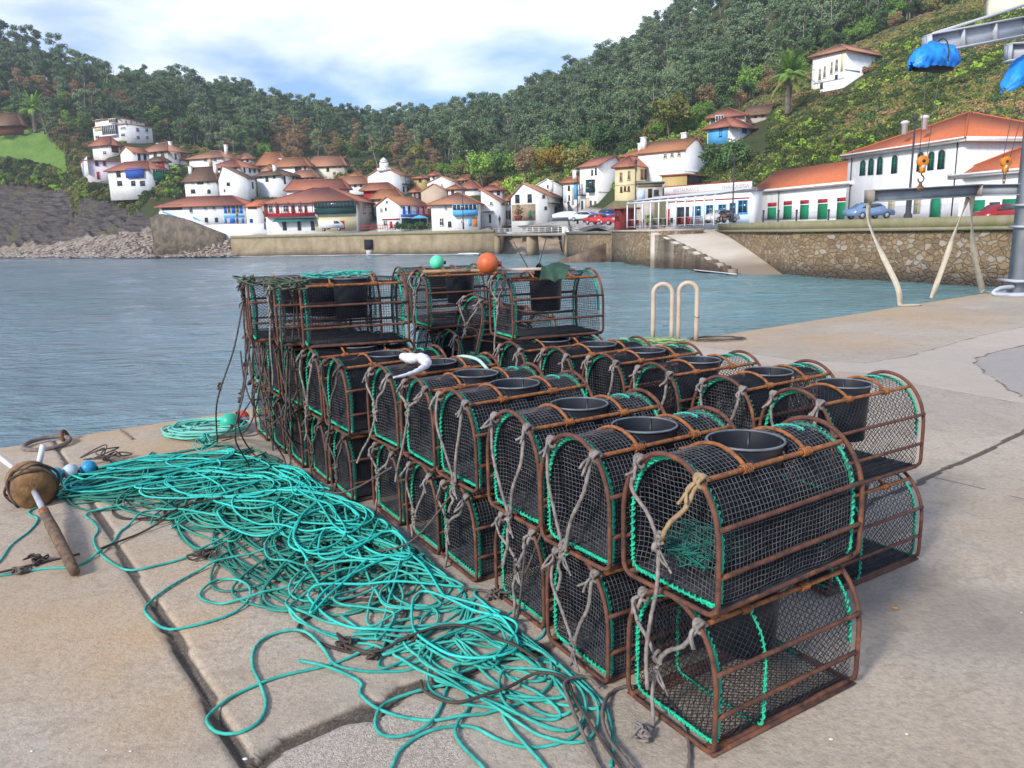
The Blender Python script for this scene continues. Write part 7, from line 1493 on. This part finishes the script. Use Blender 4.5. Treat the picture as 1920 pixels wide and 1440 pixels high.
for X,Y,Z,f,q in zip(XX,YY,ZZ,FZ,rg.random(ns)):
    if any(np.hypot(X-(h_[0]),Y-(h_[1]+4))<5.5 for h_ in hb_): continue
    if X/Y<pxdir(1440) and Y<157 and proj_py(X,Y,Z+1.6)<278 and proj_py(X,Y,Z)>195: continue
    if pxdir(1515)<X/Y<pxdir(1690) and Y<153 and proj_py(X,Y,Z+1.2)<np.interp(X/Y,[pxdir(1515),pxdir(1582),pxdir(1640),pxdir(1690)],[180,160,118,90]): continue
    g_=f+.18-.24*(Z-4)/30
    if g_>.60: i=[bg_,bg2,bg_,bo,bl_,bg2][int(q*6)]
    elif g_>.52: i=[bo,bg_,bd,bo][int(q*4)]
    else: i=[bo,bb,bo,bd][int(q*4)]
    pts.append((X,Y,Z-.25)); idx.append(i); rot.append(q*40); scl.append(rg.uniform(.55,1.15))
# strip of scrub above the cliff, around the left houses and the gaps of the village
def strip(n_,px0,px1,y0,y1,kinds,smin=.6,smax=1.3,pymin=None,pymax=None):
    P_=rg.uniform(px0,px1,n_); Yq=np.array([rg.uniform(y0(x) if callable(y0) else y0,y1(x) if callable(y1) else y1) for x in P_]); Xq=np.array([pxdir(x) for x in P_])*Yq; Zq=terr(Xq,Yq); Py=proj_py(Xq,Yq,Zq)
    for px,X,Y,Z,py in zip(P_,Xq,Yq,Zq,Py):
        if pymin is not None and py<pymin(px): continue
        if pymax is not None and py>pymax(px): continue
        pts.append((X,Y,Z-.3)); idx.append(kinds[int(rg.random()*len(kinds))]); rot.append(rg.random()*6); scl.append(rg.uniform(smin,smax))
strip(5200,-60,312,lambda x:205,lambda x:262,[bg_,bo,bd,bg2,bl_,bo,bg_],.7,1.6,pymin=lambda x:np.interp(x,[0,60,110,145,200,312],[300,304,316,332,345,352]),pymax=lambda x:np.interp(x,[-60,0,60,150,220,270,290,312],[336,342,350,362,382,404,420,428]))
strip(260,255,300,203,214,[bd,bo,bg_],.8,1.5,pymax=lambda x:440)
strip(900,-60,260,238,262,[bo,bg_,bo,bb,bd],.8,1.8,pymax=lambda x:np.interp(x,[-60,0,110,150,170],[243,246,240,290,300]))
strip(700,150,170,218,245,[bo,bg_],.7,1.3); strip(500,312,345,205,232,[bd,bg_,bo,bl_],.8,1.5); strip(900,330,960,lambda x:np.interp(x,[330,450,600,700,850,960],[232,226,228,214,196,186]),lambda x:footY(x)+3,[bd,bo,bg_,bb],.8,1.8)
strip(700,950,1170,lambda x:np.interp(x,[950,1050,1100,1170],[176,168,156,156]),lambda x:footY(x),[bg_,bo,bl_,bd,bo],.8,1.7); strip(220,1150,1290,136,150,[bd,bo,bl_],.6,1.0,pymin=lambda x:335); strip(400,1150,1330,152,168,[bo,bl_,bo,bd],.8,1.6); strip(160,480,570,176,200,[bd,bg_],.6,1.1)
scatter('hillside_scrub','',pts,idx,rot,scl,SB)
# ================================================================ VEHICLES, BOATS, PERSON
def car(px,py,Y,rot,c,lab,L=4.2,Wd=1.75,Hh=1.45,van=False,name='parked_car',cat='car'):
    P=atY(px,py,Y); r_=empty(name,tuple(P),(0,0,R(rot)),lab,cat)
    if van: prof_=[(-.5,.28),(.5,.28),(.5,.62),(.44,.70),(.30,.98),(.24,1.0),(-.49,1.0),(-.5,.9)]
    else: prof_=[(-.5,.22),(.5,.22),(.51,.42),(.47,.56),(.28,.64),(.14,.97),(.02,1.0),(-.20,.98),(-.36,.68),(-.48,.62),(-.51,.40)]
    m=MB(); m.extr([(x*L,-Wd/2,z*Hh) for x,z in prof_],(0,Wd,0)); m.v[-1][:,1]*=np.where(m.v[-1][:,2]>.66*Hh,.84,1.0); o=m.build('body',mat('car_paint_%d_%d'%(px,py),c,tuple(x*.9 for x in c),.25,1,spec=.6),r_)
    m=MB(); zz=(.70*Hh,.93*Hh)
    for s in (-1,1):
        y=s*Wd/2*.86
        if van: q=[(.12*L,zz[0]),(.36*L,zz[0]),(.27*L,zz[1]),(.12*L,zz[1])]
        else: q=[(-.31*L,zz[0]),(.24*L,zz[0]),(.13*L,zz[1]),(-.20*L,zz[1])]
        m.extr([(x,y,z) for x,z in q][::s],(0,s*.06,0))
    m.extr([(.29*L,-Wd*.38,zz[0]),(.29*L,Wd*.38,zz[0]),(.165*L,Wd*.34,zz[1]),(.165*L,-Wd*.34,zz[1])],(.05,0,.04)); m.build('window',GLS,r_)
    for sx in (-.31,.31):
        for sy in (-1,1):
            m=MB(); M3=np.array([[1,0,0],[0,0,1],[0,-1,0]]); m.lathe([(.01,-.1),(.31,-.1),(.33,-.06),(.33,.06),(.31,.1),(.01,.1)],16,(sx*L,sy*(Wd/2-.10),.33),M=M3); w_=m.build('wheel',BLK,r_,smooth=True); m=MB(); m.lathe([(.01,-.11),(.2,-.11),(.2,.11),(.01,.11)],12,(sx*L,sy*(Wd/2-.10),.33),M=M3); m.build('rim',ALU,w_)
    for s in (-1,1):
        m=MB(); m.box((.485*L,s*Wd*.34,.50*Hh),(.16,.34,.14)); m.build('headlight',WHT,r_)
car(1122,421,108,-48,(.50,.035,.03),'red parked car with its hood toward the water, left one of two'); car(1160,422,104,-12,(.52,.03,.05),'red parked car seen from the side, right one of two')
car(1092,415,118,170,(.70,.72,.75),'pale car with blue sides behind the red cars',L=4); car(1141,412,112,160,(.03,.07,.25),'dark blue car between the two red cars, farther back'); 
car(1628,411,72,14,(.16,.26,.42),'light blue hatchback parked in front of the big harbour building'); car(1880,419,60,10,(.30,.015,.015),'low red car at the right edge behind the parapet')
car(622,433,158,8,(.75,.76,.78),'white delivery van parked before the yellow ground floor',L=4.9,Wd=1.9,Hh=2.1,van=True,name='delivery_van',cat='van')
car(1352,418,88,30,(.6,.62,.66),'silver car partly hidden behind the motorbikes',L=4.0)
# covered boat on the quay
P=atY(1066,417,121); r_=empty('covered_boat',tuple(P),(0,0,R(5)),'small boat under a white cover standing on the quay','boat'); m=MB(); L=5.2
V=[];F=[]
for i in range(11):
    x=-L/2+L*i/10; wv=1.1*(1-abs((i-4.5)/6.2)**3)
    for j in range(7): t=j/6*math.pi; V.append((x,wv*math.cos(t),.75+ .95*math.sin(t)*(1-((i-5)/7)**2)))
for i in range(10):
    for j in range(6): F.append([i*7+j,i*7+7+j,i*7+8+j,i*7+j+1])
m.add(V,F); m.build('cover',mat('boat_cover',(.74,.75,.76),(.6,.61,.63),.7,2),r_,smooth=True)
m=MB(); V=[];F=[]
for i in range(11):
    x=-L/2+L*i/10; wv=1.12*(1-abs((i-4.5)/6.2)**3)
    for (y,z) in ((wv,.78),(wv*.75,.4),(0,.22),(-wv*.75,.4),(-wv,.78)): V.append((x,y,z))
for i in range(10):
    for j in range(4): F.append([i*5+j,i*5+j+1,i*5+6+j,i*5+5+j])
m.add(V,F); m.build('hull',mat('grey_hull',(.28,.30,.33)),r_,smooth=True)
for k,(px,py,Y,c,lab) in enumerate(((1100,407,121,(.05,.20,.55),'blue upturned dinghy behind the parked cars'),(1140,405,116,(.62,.20,.35),'pinkish red inflatable lying behind the parked cars'))):
    P=atY(px,py,Y); r_=empty('dinghy',tuple(P),(0,0,R(10+30*k)),lab,'boat'); m=MB(); m.ball((0,0,.25),1,16,10,sc=(2.0,.9,.55)); m.build('hull',mat('dinghy_%d'%k,c),r_,smooth=True); m=MB(); th=np.arange(24)*2*math.pi/24; m.tube(np.c_[2.0*np.cos(th),.92*np.sin(th),np.full(24,.25)],.09,6,closed=True); m.build('gunwale',WHT,r_,smooth=True)
# motorbikes in front of the restaurant
for k,(px,Y,lab) in enumerate(((1361,85.5,'dark motorbike left of the lamp post'),(1371,85,'dark scooter at the foot of the lamp post'))):
    P=atY(px,416,Y); r_=empty('motorbike',tuple(P),(0,0,R(20+40*k)),lab,'motorbike'); M3=np.array([[1,0,0],[0,0,1],[0,-1,0]])
    for sx in (-.65,.65): m=MB(); m.lathe([(.18,-.05),(.30,-.06),(.32,0),(.30,.06),(.18,.05)],16,(sx,0,.32),M=M3); m.build('wheel',BLK,r_,smooth=True)
    m=MB(); m.extr([(-.7,-.12,.55),(-.2,-.12,.42),(.35,-.12,.42),(.5,-.12,.85),(.15,-.12,.88),(-.1,-.12,.72),(-.75,-.12,.78)],(0,.24,0)); m.build('body',mat('bike_paint_%d'%k,(.03,.03,.035) if k else (.22,.10,.05)),r_); m=MB(); m.tube([(.62,0,.35),(.45,0,.98)],.04,6); m.tube([(.42,-.33,1.0),(.42,.33,1.0)],.025,6); m.build('fork_and_handlebar',BLK,r_); m=MB(); m.box((-.35,0,.82),(.7,.26,.1)); m.build('seat',BLK,r_)
# parasols and cloth awning before the seafront restaurants
m=MB(); P=atY(788,430,152); r_=empty('parasol',tuple(P),(0,0,0),'blue and dark green parasol before the balconied house','parasol'); m.tube([(0,0,0),(0,0,2.4)],.04,6); m.build('pole',WHT,r_); m=MB(); m.lathe([(1.7,2.1),(.9,2.5),(.01,2.75)],8); m.build('canopy',WC['lblue'],r_)
P=atY(775,431,151.5); r_=empty('hedge',tuple(P),(0,0,0),'dark green hedge and plants before the balconied house','hedge'); me=crown('foliage','dark',[(-2.5,0,.7,1.4,.5,.8),(-.8,0,.6,1.2,.5,.7),(1.2,0,.8,1.4,.6,.9),(2.6,0,.6,1.1,.5,.7)],1400,.25,3); obj('foliage',me,r_)
P=atY(676,432,156); r_=empty('red_fence',tuple(P),(0,0,R(-4)),'low bright red fence of a terrace beside the restaurant','fence'); m=MB(); 
for h_ in (.35,.95): m.bar((0,0,h_),(9.5,0,h_),.06,.09)
for i in range(20): m.box((.02+i*.5,0,.5),(.08,.05,1.0))
m.build('pickets',WC['red'],r_)
P=atY(657,432,157); m=MB(); 
for k in range(3): m.box((0,0,0),(0,0,0)) if False else None
P=atY(972,413,146); r_=empty('potted_shrub',tuple(P),(0,0,0),'dark potted shrub before the tan stone ground floor','plant'); m=MB(); m.lathe([(.01,0),(.6,0),(.8,.8),(.7,.85),(.01,.8)],12); m.build('pot',WC['maroon'],r_,smooth=True); obj('foliage',crown('foliage','brown',[(0,0,1.6,.8,.8,.8),(0,0,2.4,.45,.45,.5)],500,.3,9),r_)
P=atY(1217,426,97.5); r_=empty('potted_shrub',tuple(P),(0,0,0),'small green shrub by the left end of the pergola','plant'); m=MB(); m.lathe([(.01,0),(.3,0),(.4,.5),(.01,.5)],10); m.build('pot',WC['ltgrey'],r_); obj('foliage',crown('foliage','green',[(0,0,1.0,.5,.5,.6)],300,.2,19),r_)
# person standing by the bridge
def person(px,py,Y,lab):
    P=atY(px,py,Y); r_=empty('person',tuple(P),(0,0,R(30)),lab,'person'); me=bpy.data.meshes.new('body')
    vs=[(0,0,.95),(0,0,1.2),(0,0,1.42),(0,0,1.52),(0,0,1.66),(.09,0,.88),(.10,.02,.48),(.10,0,.06),(.10,.12,.03),(-.09,0,.88),(-.10,-.02,.48),(-.10,0,.06),(-.10,.12,.03),(.19,0,1.38),(.25,.02,1.10),(.23,.10,.86),(-.19,0,1.38),(-.25,.02,1.10),(-.23,.10,.86)]
    es=[(0,1),(1,2),(2,3),(3,4),(0,5),(5,6),(6,7),(7,8),(0,9),(9,10),(10,11),(11,12),(2,13),(13,14),(14,15),(2,16),(16,17),(17,18)]
    me.from_pydata(vs,es,[]); me.materials.append(mat('dark_clothes',(.03,.03,.04))); o=obj('body',me,r_); sk=o.modifiers.new('skin','SKIN'); rad=[.15,.14,.15,.055,.10,.09,.065,.045,.04,.09,.065,.045,.04,.055,.042,.035,.055,.042,.035]
    for v,q in zip(me.skin_vertices[0].data,rad): v.radius=(q,q*.8)
    me.skin_vertices[0].data[0].use_root=True; o.modifiers.new('sub','SUBSURF').levels=1
    m=MB(); m.ball((0,-.01,1.69),.105,12,8,sc=(.9,1,1)); m.build('hair',mat('dark_hair',(.02,.015,.012)),r_,smooth=True)
person(937,423,141,'person in dark clothes standing beside the footbridge')
# ================================================================ AIR: thin sea haze over the bay
m=MB(); m.box((0,330,60),(1500,860,170)); hz=m.mesh('haze',[bpy.data.materials.new('haze_air')]); ho=tag(obj('haze',hz),kind='stuff')
hm=hz.materials[0]; hm.use_nodes=True; ht=hm.node_tree; ht.nodes.remove(ht.nodes['Principled BSDF']); pv=ht.nodes.new('ShaderNodeVolumePrincipled'); pv.inputs['Density'].default_value=.00034; pv.inputs['Color'].default_value=(.86,.92,1,1); pv.inputs['Anisotropy'].default_value=.2
ht.links.new(pv.outputs[0],ht.nodes['Material Output'].inputs['Volume'])
